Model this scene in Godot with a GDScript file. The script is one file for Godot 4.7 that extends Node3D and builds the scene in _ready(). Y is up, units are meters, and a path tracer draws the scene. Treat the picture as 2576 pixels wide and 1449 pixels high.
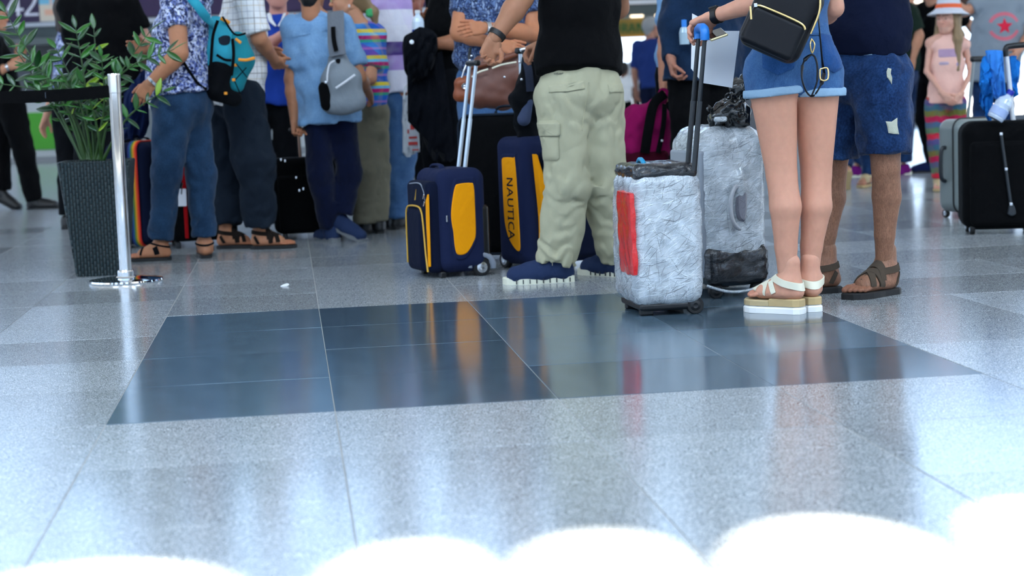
extends Node3D

# ---------------------------------------------------------------- camera maths
const F := 4454.8
const CAM_H := 0.8193
const LAMP := 20.0  # strength of each added fill light overhead
const TURN := 0.12218          # how far the floor grid is turned from the camera
var cb := Basis()
var rng := RandomNumberGenerator.new()
var M := {}
var names := {}
var skin_list := {}

func px(x: float, y: float, d: float) -> Vector3:      # the point seen at a pixel of the photograph, d metres ahead
	var r := cb * Vector3((x - 1288.0) / F, (724.5 - y) / F, -1.0)
	return Vector3(0, CAM_H, 0) + r * (d / -r.z)

func gp(x: float, y: float, h := 0.0) -> Vector3:      # the point at height h seen at a pixel
	var r := cb * Vector3((x - 1288.0) / F, (724.5 - y) / F, -1.0)
	return Vector3(0, CAM_H, 0) + r * ((h - CAM_H) / r.y)

# ---------------------------------------------------------------- naming
func numbered(n: String) -> String:
	if not names.has(n):
		names[n] = 0
		return n
	names[n] += 1
	return "%s_%03d" % [n, names[n]]

func tag(o: Node, label: String, category: String, group := "") -> Node:
	o.set_meta("label", label)
	o.set_meta("category", category)
	if group: o.set_meta("group", group)
	return o

func thing(called: String, label: String, category: String, at := Vector3.ZERO, turn := 0.0, group := "") -> Node3D:
	var o := Node3D.new()
	o.name = numbered(called)
	add_child(o)
	o.position = at
	o.rotation.y = turn
	tag(o, label, category, group)
	return o

func obj(called: String, mesh: Mesh, m: Material, parent: Node = null, at := Vector3.ZERO, rot := Vector3.ZERO) -> MeshInstance3D:
	var o := MeshInstance3D.new()
	o.mesh = mesh
	if m: o.material_override = m
	if parent == null:
		o.name = numbered(called)
		add_child(o)
	else:
		o.name = called
		parent.add_child(o, true)
	o.position = at
	o.rotation = rot
	o.cast_shadow = GeometryInstance3D.SHADOW_CASTING_SETTING_ON
	return o

func struct(called: String, mesh: Mesh, m: Material, at := Vector3.ZERO, rot := Vector3.ZERO, parent: Node = null) -> MeshInstance3D:
	var o := obj(called, mesh, m, parent, at, rot)
	if parent == null: o.set_meta("kind", "structure")
	return o

# ---------------------------------------------------------------- materials and textures
func mat(c: Color, rough := 0.7, o := {}) -> StandardMaterial3D:
	var m := StandardMaterial3D.new()
	m.albedo_color = c
	m.roughness = rough
	m.metallic = o.get("metal", 0.0)
	if o.has("spec"): m.metallic_specular = o.spec
	if o.has("tex"):
		m.albedo_texture = o.tex
	if o.has("nm"):
		m.normal_enabled = true
		m.normal_texture = o.nm
		m.normal_scale = o.get("ns", 1.0)
	if o.has("rt"):
		m.roughness_texture = o.rt
	if o.has("tri"):
		m.uv1_triplanar = true
		var s = o.tri
		m.uv1_scale = s if s is Vector3 else Vector3(s, s, s)
		m.uv1_offset = o.get("off", Vector3.ZERO)
	if o.has("world"): m.uv1_world_triplanar = true
	if o.has("coat"):
		m.clearcoat_enabled = true
		m.clearcoat = o.coat
		m.clearcoat_roughness = o.get("cr", 0.1)
	if o.has("emit"):
		m.emission_enabled = true
		m.emission = o.emit
		m.emission_energy_multiplier = o.get("e", 1.0)
	if o.has("vc"): m.vertex_color_use_as_albedo = true
	if o.has("sss"):
		m.subsurf_scatter_enabled = true
		m.subsurf_scatter_strength = o.sss
	if o.has("rim"):
		m.rim_enabled = true
		m.rim = o.rim
		m.rim_tint = 0.6
	if o.has("back"):
		m.backlight_enabled = true
		m.backlight = o.back
	if o.has("alpha"):
		m.transparency = BaseMaterial3D.TRANSPARENCY_ALPHA
		m.albedo_color.a = o.alpha
	if o.has("two"): m.cull_mode = BaseMaterial3D.CULL_DISABLED
	return m

func img(w: int, h: int, f: Callable) -> Image:
	var b := PackedByteArray()
	b.resize(w * h * 3)
	var i := 0
	for y in h:
		for x in w:
			var c: Color = f.call(x, y)
			b[i] = clampi(int(c.r * 255.0), 0, 255)
			b[i + 1] = clampi(int(c.g * 255.0), 0, 255)
			b[i + 2] = clampi(int(c.b * 255.0), 0, 255)
			i += 3
	return Image.create_from_data(w, h, false, Image.FORMAT_RGB8, b)

func tex(w: int, h: int, f: Callable) -> ImageTexture:
	var im := img(w, h, f)
	im.generate_mipmaps()
	return ImageTexture.create_from_image(im)

func nmap(w: int, h: int, f: Callable, k := 4.0) -> ImageTexture:      # f gives a height as grey
	var im := img(w, h, f)
	im.convert(Image.FORMAT_RGBA8)
	im.bump_map_to_normal_map(k)
	im.generate_mipmaps()
	return ImageTexture.create_from_image(im)

func fnl(seed: int, freq: float, oct := 3, type := FastNoiseLite.TYPE_SIMPLEX_SMOOTH, ridged := false) -> FastNoiseLite:
	var n := FastNoiseLite.new()
	n.seed = seed
	n.frequency = freq
	n.noise_type = type
	n.fractal_octaves = oct
	n.fractal_type = FastNoiseLite.FRACTAL_RIDGED if ridged else FastNoiseLite.FRACTAL_FBM
	return n

func wrapn(n: FastNoiseLite, x: int, y: int, s: int) -> float:         # noise that repeats every s pixels
	var a := TAU * x / s
	var b := TAU * y / s
	var r := s / TAU
	return n.get_noise_3d(cos(a) * r + 0.37 * sin(b) * r, sin(a) * r + 11.0, cos(b) * r) * 0.5 + n.get_noise_3d(sin(b) * r, cos(a) * r, sin(a) * r + cos(b) * r * 0.6 + 57.0) * 0.5

# ---------------------------------------------------------------- smooth bodies: bones joined with a smooth minimum, meshed as surface nets
class Fld:
	var A := PackedVector3Array()
	var BA := PackedVector3Array()
	var IL := PackedFloat32Array()
	var LN := PackedFloat32Array()
	var R := PackedFloat32Array()
	var DR := PackedFloat32Array()
	var S := PackedVector3Array()
	var KK := PackedFloat32Array()
	var FL := PackedByteArray()
	var NA := PackedVector3Array()       # carved balls
	var NR := PackedFloat32Array()
	var k := 0.03
	var noise: FastNoiseLite
	var namp := 0.0
	var nsc := Vector3.ONE
	var fold := []                       # [centre, reach, amplitude, wave vector]
	var cache := {}
	var bs := 0.08

	func bone(a: Vector3, b: Vector3, ra: float, rb: float, side := Vector3.ZERO, kr := 1.0, flat := 0) -> void:
		A.append(a)
		BA.append(b - a)
		var l2 := maxf((b - a).length_squared(), 1e-9)
		IL.append(1.0 / l2)
		LN.append(sqrt(l2))
		R.append(ra)
		DR.append(rb - ra)
		S.append(side.normalized())
		KK.append(0.0 if side == Vector3.ZERO else 1.0 - 1.0 / kr)
		FL.append(flat)

	func carve(c: Vector3, r: float) -> void:
		NA.append(c)
		NR.append(r)

	func one(i: int, p: Vector3) -> float:
		var pa := p - A[i]
		var tt := pa.dot(BA[i]) * IL[i]
		var t := clampf(tt, 0.0, 1.0)
		var q := pa - BA[i] * t
		if KK[i] != 0.0:
			q -= S[i] * (q.dot(S[i]) * KK[i])
		var d := q.length() - (R[i] + DR[i] * t)
		if FL[i] != 0:
			if FL[i] & 2: d = maxf(d, (tt - 1.0) * LN[i])
			if FL[i] & 1: d = maxf(d, -tt * LN[i])
		return d

	func near(p: Vector3) -> PackedInt32Array:
		var key := Vector3i((p / bs).floor())
		if cache.has(key): return cache[key]
		var c := (Vector3(key) + Vector3(0.5, 0.5, 0.5)) * bs
		var best := 1e9
		var ds := PackedFloat32Array()
		for i in A.size():
			var d := one(i, c)
			ds.append(d)
			best = minf(best, d)
		var out := PackedInt32Array()
		var lim := best + bs * 1.8 + k
		for i in ds.size():
			if ds[i] < lim: out.append(i)
		cache[key] = out
		return out

	func at(p: Vector3) -> float:
		var d := 1e3
		for i in near(p):
			var pa := p - A[i]
			var tt := pa.dot(BA[i]) * IL[i]
			var t := clampf(tt, 0.0, 1.0)
			var q := pa - BA[i] * t
			if KK[i] != 0.0:
				q -= S[i] * (q.dot(S[i]) * KK[i])
			var e := q.length() - (R[i] + DR[i] * t)
			if FL[i] != 0:
				if FL[i] & 2: e = maxf(e, (tt - 1.0) * LN[i])
				if FL[i] & 1: e = maxf(e, -tt * LN[i])
			var h := k - absf(d - e)
			d = minf(d, e)
			if h > 0.0: d -= h * h / k * 0.25
		for i in NA.size():
			d = maxf(d, NR[i] - p.distance_to(NA[i]))
		if namp != 0.0 and absf(d) < 0.06:
			var n := noise.get_noise_3dv(p * nsc)
			d += namp * n
			for f in fold:
				var w: float = 1.0 - p.distance_to(f[0]) / f[1]
				if w > 0.0:
					d += f[2] * w * (0.45 + n) * sin((p - f[0]).dot(f[3]) + n * 6.0)
		return d

	func reach(o: Vector3, dir: Vector3, far := 1.0) -> float:         # distance from inside point o to the surface along dir
		var t := 0.0
		for s in 90:
			var d := at(o + dir * t)
			if d > -0.0004: break
			t += clampf(-d * 0.8, 0.0008, 0.03)
			if t > far: break
		return t

	func mesh(cell: float) -> Array:                                   # [vertices, normals, indices]
		bs = maxf(cell * 6.0, 0.03)
		cache.clear()
		var V := PackedVector3Array()
		var I := PackedInt32Array()
		var ids := {}
		var val := {}
		var seen := {}
		var keys := PackedInt64Array()
		var masks := PackedInt32Array()
		var org := A[0] - Vector3(511, 511, 511) * cell
		var queue := PackedInt64Array()
		for i in A.size():
			for dir in [Vector3(0.36, 0.5, 0.79), Vector3(-0.7, -0.3, -0.64)]:
				var p: Vector3 = A[i] + BA[i] * 0.5
				var n := 0
				while at(p) < 0.0 and n < 400:
					p += dir * cell * 0.9
					n += 1
				if n == 0: continue
				var c := Vector3i(((p - org) / cell).floor())
				for dx in [0, -1]:
					for dy in [0, -1]:
						for dz in [0, -1]:
							var kk: int = (c.x + dx) | ((c.y + dy) << 12) | ((c.z + dz) << 24)
							if not seen.has(kk):
								seen[kk] = true
								queue.append(kk)
		var off := PackedInt64Array([0, 1, 1 << 12, 1 | (1 << 12), 1 << 24, 1 | (1 << 24), (1 << 12) | (1 << 24), 1 | (1 << 12) | (1 << 24)])
		var ea := PackedInt32Array([0, 2, 4, 6, 0, 1, 4, 5, 0, 1, 2, 3])
		var eb := PackedInt32Array([1, 3, 5, 7, 2, 3, 6, 7, 4, 5, 6, 7])
		var nb := PackedInt64Array([-1, 1, -(1 << 12), 1 << 12, -(1 << 24), 1 << 24])
		var fm := PackedInt32Array([0x55, 0xAA, 0x33, 0xCC, 0x0F, 0xF0])
		var cor: Array[Vector3] = []
		for i in 8: cor.append(Vector3(i & 1, (i >> 1) & 1, i >> 2))
		var v := PackedFloat32Array()
		v.resize(8)
		var head := 0
		while head < queue.size():
			var key := queue[head]
			head += 1
			var base := Vector3(key & 4095, (key >> 12) & 4095, key >> 24)
			var m := 0
			for i in 8:
				var ck := key + off[i]
				var d = val.get(ck)
				if d == null:
					d = at(org + (base + cor[i]) * cell)
					val[ck] = d
				v[i] = d
				if d < 0.0: m |= 1 << i
			if m == 0 or m == 255: continue
			var s := Vector3.ZERO
			var n := 0
			for e in 12:
				var a := ea[e]
				var b := eb[e]
				if ((m >> a) ^ (m >> b)) & 1:
					s += cor[a].lerp(cor[b], v[a] / (v[a] - v[b]))
					n += 1
			ids[key] = V.size()
			V.append(org + (base + s / n) * cell)
			keys.append(key)
			masks.append(m)
			for f in 6:
				var q := m & fm[f]
				if q != 0 and q != fm[f]:
					var k2 := key + nb[f]
					if not seen.has(k2):
						seen[k2] = true
						queue.append(k2)
		var ax := PackedInt64Array([1, 1 << 12, 1 << 24])
		for j in keys.size():
			var m := masks[j]
			var inside := m & 1
			for a in 3:
				if inside == ((m >> (1 << a)) & 1): continue
				var u := ax[(a + 1) % 3]
				var w := ax[(a + 2) % 3]
				var q0 = ids.get(keys[j])
				var q1 = ids.get(keys[j] - u)
				var q2 = ids.get(keys[j] - u - w)
				var q3 = ids.get(keys[j] - w)
				if q1 == null or q2 == null or q3 == null: continue
				if inside:
					I.append_array(PackedInt32Array([q0, q2, q1, q0, q3, q2]))
				else:
					I.append_array(PackedInt32Array([q0, q1, q2, q0, q2, q3]))
		var N := PackedVector3Array()
		N.resize(V.size())
		for t in range(0, I.size(), 3):
			var nn := (V[I[t + 2]] - V[I[t]]).cross(V[I[t + 1]] - V[I[t]])
			N[I[t]] += nn
			N[I[t + 1]] += nn
			N[I[t + 2]] += nn
		for i in N.size(): N[i] = N[i].normalized()
		return [V, N, I]

func amesh(arr: Array, col = null) -> ArrayMesh:
	var a := []
	a.resize(Mesh.ARRAY_MAX)
	a[Mesh.ARRAY_VERTEX] = arr[0]
	a[Mesh.ARRAY_NORMAL] = arr[1]
	a[Mesh.ARRAY_INDEX] = arr[2]
	if arr.size() > 3 and arr[3] != null: a[Mesh.ARRAY_COLOR] = arr[3]
	if arr.size() > 4 and arr[4] != null: a[Mesh.ARRAY_TEX_UV] = arr[4]
	var m := ArrayMesh.new()
	m.add_surface_from_arrays(Mesh.PRIMITIVE_TRIANGLES, a)
	return m

func join(to: Array, part: Array, t := Transform3D.IDENTITY) -> void:   # adds part, moved by t, to the arrays of to
	var n: int = to[0].size()
	var flip := t.basis.determinant() < 0.0
	var V: PackedVector3Array = t * part[0]
	var nb := t.basis.inverse().transposed()
	var N := PackedVector3Array()
	for v in part[1]: N.append((nb * v).normalized())
	to[0].append_array(V)
	to[1].append_array(N)
	var I: PackedInt32Array = part[2]
	var J := PackedInt32Array()
	J.resize(I.size())
	for i in range(0, I.size(), 3):
		J[i] = I[i] + n
		J[i + 1] = I[i + (2 if flip else 1)] + n
		J[i + 2] = I[i + (1 if flip else 2)] + n
	to[2].append_array(J)
	if to.size() > 3 and to[3] != null:
		if part.size() > 3 and part[3] != null:
			to[3].append_array(part[3])
		else:
			var c := PackedColorArray()
			c.resize(part[0].size())
			c.fill(Color.WHITE)
			to[3].append_array(c)

func arrs() -> Array: return [PackedVector3Array(), PackedVector3Array(), PackedInt32Array(), PackedColorArray()]

# ---------------------------------------------------------------- hard shapes
func facets(arr: Array) -> Array:                                      # recompute smooth normals of an indexed mesh
	var V: PackedVector3Array = arr[0]
	var I: PackedInt32Array = arr[2]
	var N := PackedVector3Array()
	N.resize(V.size())
	for t in range(0, I.size(), 3):
		var nn := (V[I[t + 2]] - V[I[t]]).cross(V[I[t + 1]] - V[I[t]])
		for j in 3: N[I[t + j]] += nn
	for i in N.size(): N[i] = N[i].normalized()
	arr[1] = N
	return arr

func grid_mesh(rows: Array, close_u := true, caps := true) -> Array:    # rows of points become a skin; rows run along, points run round
	var n: int = rows[0].size()
	var V := PackedVector3Array()
	var I := PackedInt32Array()
	var U := PackedVector2Array()
	for r in rows.size():
		for c in n:
			V.append(rows[r][c])
			U.append(Vector2(float(c) / n, float(r) / maxi(rows.size() - 1, 1)))
	for r in rows.size() - 1:
		for c in (n if close_u else n - 1):
			var a := r * n + c
			var b := r * n + (c + 1) % n
			I.append_array(PackedInt32Array([a, a + n, b, b, a + n, b + n]))
	var out := facets([V, PackedVector3Array(), I])
	V = out[0]
	var N: PackedVector3Array = out[1]
	# turn the skin outward if it came out inside
	var cen := Vector3.ZERO
	for p in V: cen += p
	cen /= V.size()
	var vol := 0.0
	for t in range(0, I.size(), 3): vol += (V[I[t]] - cen).dot((V[I[t + 2]] - cen).cross(V[I[t + 1]] - cen))
	if vol < 0.0 and close_u:
		for t in range(0, I.size(), 3):
			var s := I[t + 1]
			I[t + 1] = I[t + 2]
			I[t + 2] = s
		for i in N.size(): N[i] = -N[i]
	if caps and close_u:
		for e in 2:
			var r := 0 if e == 0 else rows.size() - 1
			var c := Vector3.ZERO
			for p in rows[r]: c += p
			c /= n
			var inner := Vector3.ZERO
			for p in rows[1 if e == 0 else rows.size() - 2]: inner += p
			var st := V.size()
			var nn := Vector3.ZERO
			for j in n: nn += (rows[r][j] - c).cross(rows[r][(j + 1) % n] - c)
			var turn := nn.dot(c - inner / n) < 0.0
			nn = nn.normalized() * (-1.0 if turn else 1.0)
			V.append(c)
			N.append(nn)
			U.append(Vector2(0.5, 0.5))
			for j in n:
				V.append(rows[r][j])
				N.append(nn)
				U.append(Vector2(0.5, 0.5))
			for j in n:
				var p := st + 1 + j
				var q := st + 1 + (j + 1) % n
				if turn: I.append_array(PackedInt32Array([st, p, q]))
				else: I.append_array(PackedInt32Array([st, q, p]))
	return [V, N, I, null, U]

func tube(path: Array, r, sides := 8, flat := 1.0, up := Vector3.UP) -> Array:   # r: a number or one per point; flat squeezes along the path's up
	var rows := []
	var side := Vector3.ZERO
	for i in path.size():
		var t: Vector3 = (path[mini(i + 1, path.size() - 1)] - path[maxi(i - 1, 0)]).normalized()
		var u := up
		if absf(t.dot(u)) > 0.95: u = Vector3.RIGHT if absf(t.x) < 0.9 else Vector3.BACK
		var s := t.cross(u).normalized()
		if side != Vector3.ZERO and flat == 1.0:
			s = (side - t * side.dot(t)).normalized()
		side = s
		var w := s.cross(t)
		var rad: float = r[i] if r is Array else r
		var ring := []
		for j in sides:
			var a := TAU * (j + 0.5) / sides
			ring.append(path[i] + s * cos(a) * rad + w * sin(a) * rad * flat)
		rows.append(ring)
	return grid_mesh(rows)

func smooth(pts: Array, n := 6) -> Array:                              # a Catmull-Rom curve through points
	var out := []
	for i in pts.size() - 1:
		var a: Vector3 = pts[maxi(i - 1, 0)]
		var d: Vector3 = pts[mini(i + 2, pts.size() - 1)]
		for j in n: out.append(pts[i].cubic_interpolate(pts[i + 1], a, d, float(j) / n))
	out.append(pts[-1])
	return out

func lathe(prof: Array, sides := 20) -> Array:                         # prof: Vector2(radius, height)
	var rows := []
	for p in prof:
		var ring := []
		for j in sides: ring.append(Vector3(cos(TAU * j / sides) * p.x, p.y, sin(TAU * j / sides) * p.x))
		rows.append(ring)
	var out := []
	for i in prof.size() - 1:                                          # crisp edges: a skin for each step
		var a := grid_mesh([rows[i], rows[i + 1]], true, false)
		var up: Vector2 = prof[i + 1] - prof[i]
		var nn := Vector2(up.y, -up.x).normalized()
		for v in a[0].size():
			var q := Vector3(a[0][v].x, 0, a[0][v].z).normalized()
			if prof[i].x < 1e-5 and prof[i + 1].x < 1e-5: continue
			a[1][v] = (q * nn.x + Vector3.UP * nn.y).normalized()
		var I: PackedInt32Array = a[2]
		for t in range(0, I.size(), 3):
			var fn: Vector3 = (a[0][I[t + 2]] - a[0][I[t]]).cross(a[0][I[t + 1]] - a[0][I[t]])
			if fn.dot(a[1][I[t]] + a[1][I[t + 1]] + a[1][I[t + 2]]) < 0.0:
				var s := I[t + 1]
				I[t + 1] = I[t + 2]
				I[t + 2] = s
		a[2] = I
		if out.is_empty(): out = [a[0], a[1], a[2]]
		else: join(out, a)
	return out

func rbox(w: float, h: float, d: float, r: float, n := 5, warp = null) -> Array:   # rounded box round the origin
	var V := PackedVector3Array()
	var I := PackedInt32Array()
	var N := PackedVector3Array()
	var inner := Vector3(w, h, d) * 0.5 - Vector3(r, r, r)
	inner = inner.max(Vector3(0.0001, 0.0001, 0.0001))
	for f in 6:
		var ax := f % 3
		var sg := 1.0 if f < 3 else -1.0
		var st := V.size()
		for i in n * 2:
			for j in n * 2:
				var q := Vector3.ZERO
				var a := tan((float(i % n) / (n - 1) - (1.0 if i < n else 0.0)) * PI / 4.0)
				var b := tan((float(j % n) / (n - 1) - (1.0 if j < n else 0.0)) * PI / 4.0)
				q[ax] = sg
				q[(ax + 1) % 3] = a
				q[(ax + 2) % 3] = b * sg
				q = q.normalized()
				var c := Vector3.ZERO
				c[ax] = sg * inner[ax]
				c[(ax + 1) % 3] = inner[(ax + 1) % 3] * (-1.0 if i < n else 1.0)
				c[(ax + 2) % 3] = inner[(ax + 2) % 3] * (-1.0 if j < n else 1.0) * sg
				V.append(c + q * r)
				N.append(q)
		for i in n * 2 - 1:
			for j in n * 2 - 1:
				var a := st + i * n * 2 + j
				I.append_array(PackedInt32Array([a, a + 1, a + n * 2, a + 1, a + n * 2 + 1, a + n * 2]))
	if warp != null:
		for i in V.size(): V[i] = warp.call(V[i])
	return [V, N, I]

func bar(w: float, h: float, d: float, b := 0.004) -> ArrayMesh: return amesh(rbox(w, h, d, minf(b, minf(w, minf(h, d)) * 0.49), 2))

func plate(outline: PackedVector2Array, depth: float, bevel := 0.003, warp = null) -> Array:   # an outline in x, y pushed out along z, its front edge bevelled
	var n := outline.size()
	if Geometry2D.is_polygon_clockwise(outline): outline.reverse()
	var ins: Array = Geometry2D.offset_polygon(outline, -bevel, Geometry2D.JOIN_MITER) if bevel > 0.0 else []
	var V := PackedVector3Array()
	var N := PackedVector3Array()
	var I := PackedInt32Array()
	var inner := PackedVector2Array()
	for i in n:                                                        # the bevel keeps the outline's points
		var e0 := (outline[i] - outline[(i + n - 1) % n]).normalized()
		var e1 := (outline[(i + 1) % n] - outline[i]).normalized()
		var nn := (Vector2(e0.y, -e0.x) + Vector2(e1.y, -e1.x)).normalized()
		inner.append(outline[i] - nn * bevel)
	var tri := Geometry2D.triangulate_polygon(inner)
	if tri.is_empty(): tri = Geometry2D.triangulate_polygon(outline)
	for i in n:
		V.append(Vector3(inner[i].x, inner[i].y, depth))
		N.append(Vector3(0, 0, 1))
	for t in range(0, tri.size(), 3):
		var a := inner[tri[t]]
		var cr := (inner[tri[t + 1]] - a).cross(inner[tri[t + 2]] - a)
		if cr > 0: I.append_array(PackedInt32Array([tri[t], tri[t + 2], tri[t + 1]]))
		else: I.append_array(PackedInt32Array([tri[t], tri[t + 1], tri[t + 2]]))
	for i in n:
		V.append(Vector3(outline[i].x, outline[i].y, 0))
		N.append(Vector3(0, 0, -1))
	for t in range(0, tri.size(), 3):
		var a := outline[tri[t]]
		var cr := (outline[tri[t + 1]] - a).cross(outline[tri[t + 2]] - a)
		if cr > 0: I.append_array(PackedInt32Array([n + tri[t], n + tri[t + 1], n + tri[t + 2]]))
		else: I.append_array(PackedInt32Array([n + tri[t], n + tri[t + 2], n + tri[t + 1]]))
	for s in 2:
		if s == 0 and bevel <= 0.0: continue
		for i in n:
			var j := (i + 1) % n
			var e := (outline[j] - outline[i]).normalized()
			var nn := Vector3(e.y, -e.x, 1.0 if s == 0 else 0.0).normalized()
			var st := V.size()
			if s == 0:
				V.append_array(PackedVector3Array([Vector3(inner[i].x, inner[i].y, depth), Vector3(inner[j].x, inner[j].y, depth), Vector3(outline[j].x, outline[j].y, depth - bevel), Vector3(outline[i].x, outline[i].y, depth - bevel)]))
			else:
				V.append_array(PackedVector3Array([Vector3(outline[i].x, outline[i].y, depth - bevel), Vector3(outline[j].x, outline[j].y, depth - bevel), Vector3(outline[j].x, outline[j].y, 0), Vector3(outline[i].x, outline[i].y, 0)]))
			for q in 4: N.append(nn)
			I.append_array(PackedInt32Array([st, st + 1, st + 2, st, st + 2, st + 3]))
	if warp != null:
		for i in V.size(): V[i] = warp.call(V[i])
	return [V, N, I]

func rrect(w: float, h: float, r: float, n := 5) -> PackedVector2Array:
	var o := PackedVector2Array()
	for c in 4:
		var m := Vector2((w / 2 - r) * (1 if c == 0 or c == 3 else -1), (h / 2 - r) * (1 if c < 2 else -1))
		for i in n + 1: o.append(m + Vector2.from_angle(PI / 2 * (c + float(i) / n)) * r)
	return o

func band(f: Fld, c: Vector3, axis: Vector3, width: float, thick: float, a0 := 0.0, a1 := TAU, lift := 0.001, from := Vector3.RIGHT, n := 22) -> Array:   # a strip laid round a smooth body
	axis = axis.normalized()
	var u := (from - axis * from.dot(axis)).normalized()
	var v := axis.cross(u)
	var full := a1 - a0 > TAU - 0.01
	var rows := []
	for i in n + 1:
		var a := lerpf(a0, a1, float(i) / n)
		var dir := u * cos(a) + v * sin(a)
		var lo := f.reach(c - axis * width * 0.42, dir)
		var hi := f.reach(c + axis * width * 0.42, dir)
		var p0 := c - axis * width / 2 + dir * (lo + lift)
		var p1 := c + axis * width / 2 + dir * (hi + lift)
		var e := 0.15 * thick
		rows.append([p0 - dir * 0.003, p0 + dir * (thick - e), p0 + axis * e + dir * thick, p1 - axis * e + dir * thick, p1 + dir * (thick - e), p1 - dir * 0.003])
	return grid_mesh(rows, true, not full)

func _ready() -> void:
	rng.seed = 7
	# ---- camera
	cb = Basis.from_euler(Vector3(deg_to_rad(-6.194), 0, 0)) * Basis(Vector3.BACK, deg_to_rad(-2.126))
	var cam := Camera3D.new()
	cam.name = "camera"
	add_child(cam)
	cam.transform = Transform3D(cb, Vector3(0, CAM_H, 0))
	cam.fov = 18.47
	cam.far = 200.0
	var at := CameraAttributesPhysical.new()
	at.frustum_focal_length = 12.0 / tan(deg_to_rad(18.47 / 2.0))
	at.frustum_focus_distance = 6.3
	at.exposure_aperture = 4.2
	at.frustum_far = 200.0
	cam.attributes = at
	cam.fov = 18.47
	# ---- sky, sun, exposure
	var env := Environment.new()
	var sm := ProceduralSkyMaterial.new()
	sm.sky_top_color = Color(0.55, 0.76, 1.0)
	sm.sky_horizon_color = Color(0.82, 0.91, 1.0)
	sm.sky_curve = 0.25
	sm.ground_horizon_color = Color(0.80, 0.82, 0.84)
	sm.ground_bottom_color = Color(0.55, 0.56, 0.57)
	sm.sun_angle_max = 1.0
	sm.energy_multiplier = 1.0
	env.background_mode = Environment.BG_SKY
	env.sky = Sky.new()
	env.sky.sky_material = sm
	env.background_energy_multiplier = 2.25
	env.tonemap_mode = Environment.TONE_MAPPER_LINEAR
	env.tonemap_exposure = 1.75
	env.sdfgi_enabled = true
	env.ssao_enabled = true
	env.ssil_enabled = true
	var we := WorldEnvironment.new()
	we.name = "world_environment"
	we.environment = env
	add_child(we)
	var sun := DirectionalLight3D.new()
	sun.name = "sun"
	sun.light_color = Color(1.0, 0.96, 0.9)
	sun.light_energy = 14.0
	sun.light_angular_distance = 1.0
	sun.shadow_enabled = true
	add_child(sun)
	var sd := Vector3(-0.28, -1.0, -0.42).normalized()
	sun.basis = Basis.looking_at(sd)
	# ---- the large room
	materials()
	room(sd)
	build_all()

func lamp_area(called: String, at: Vector3, size: Vector2, e: float, dir: Vector3, c := Color(0.92, 0.96, 1.0)) -> void:
	var l := AreaLight3D.new()
	l.name = called
	l.area_size = size
	l.light_energy = e
	l.light_color = c
	l.shadow_enabled = true
	add_child(l)
	l.position = at
	l.basis = Basis.looking_at(dir, Vector3.BACK if absf(dir.y) > 0.9 else Vector3.UP)

func holes(called: String, size: Vector3, at: Vector3, cut: Array, m: Material) -> void:   # a slab with openings
	var c := CSGCombiner3D.new()
	c.name = called
	var b := CSGBox3D.new()
	b.name = "slab"
	b.size = size
	b.material = m
	c.add_child(b)
	for k in cut:
		var h: CSGPrimitive3D
		if k.size() == 2:
			h = CSGBox3D.new()
			h.size = k[1]
		else:
			h = CSGCylinder3D.new()
			h.radius = 1.0
			h.height = 1.0
			h.sides = 32
			h.scale = k[1]
		h.name = "opening"
		h.material = m
		h.operation = CSGShape3D.OPERATION_SUBTRACTION
		h.position = k[0]
		c.add_child(h, true)
	add_child(c)
	c.position = at
	c.set_meta("kind", "structure")

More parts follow.
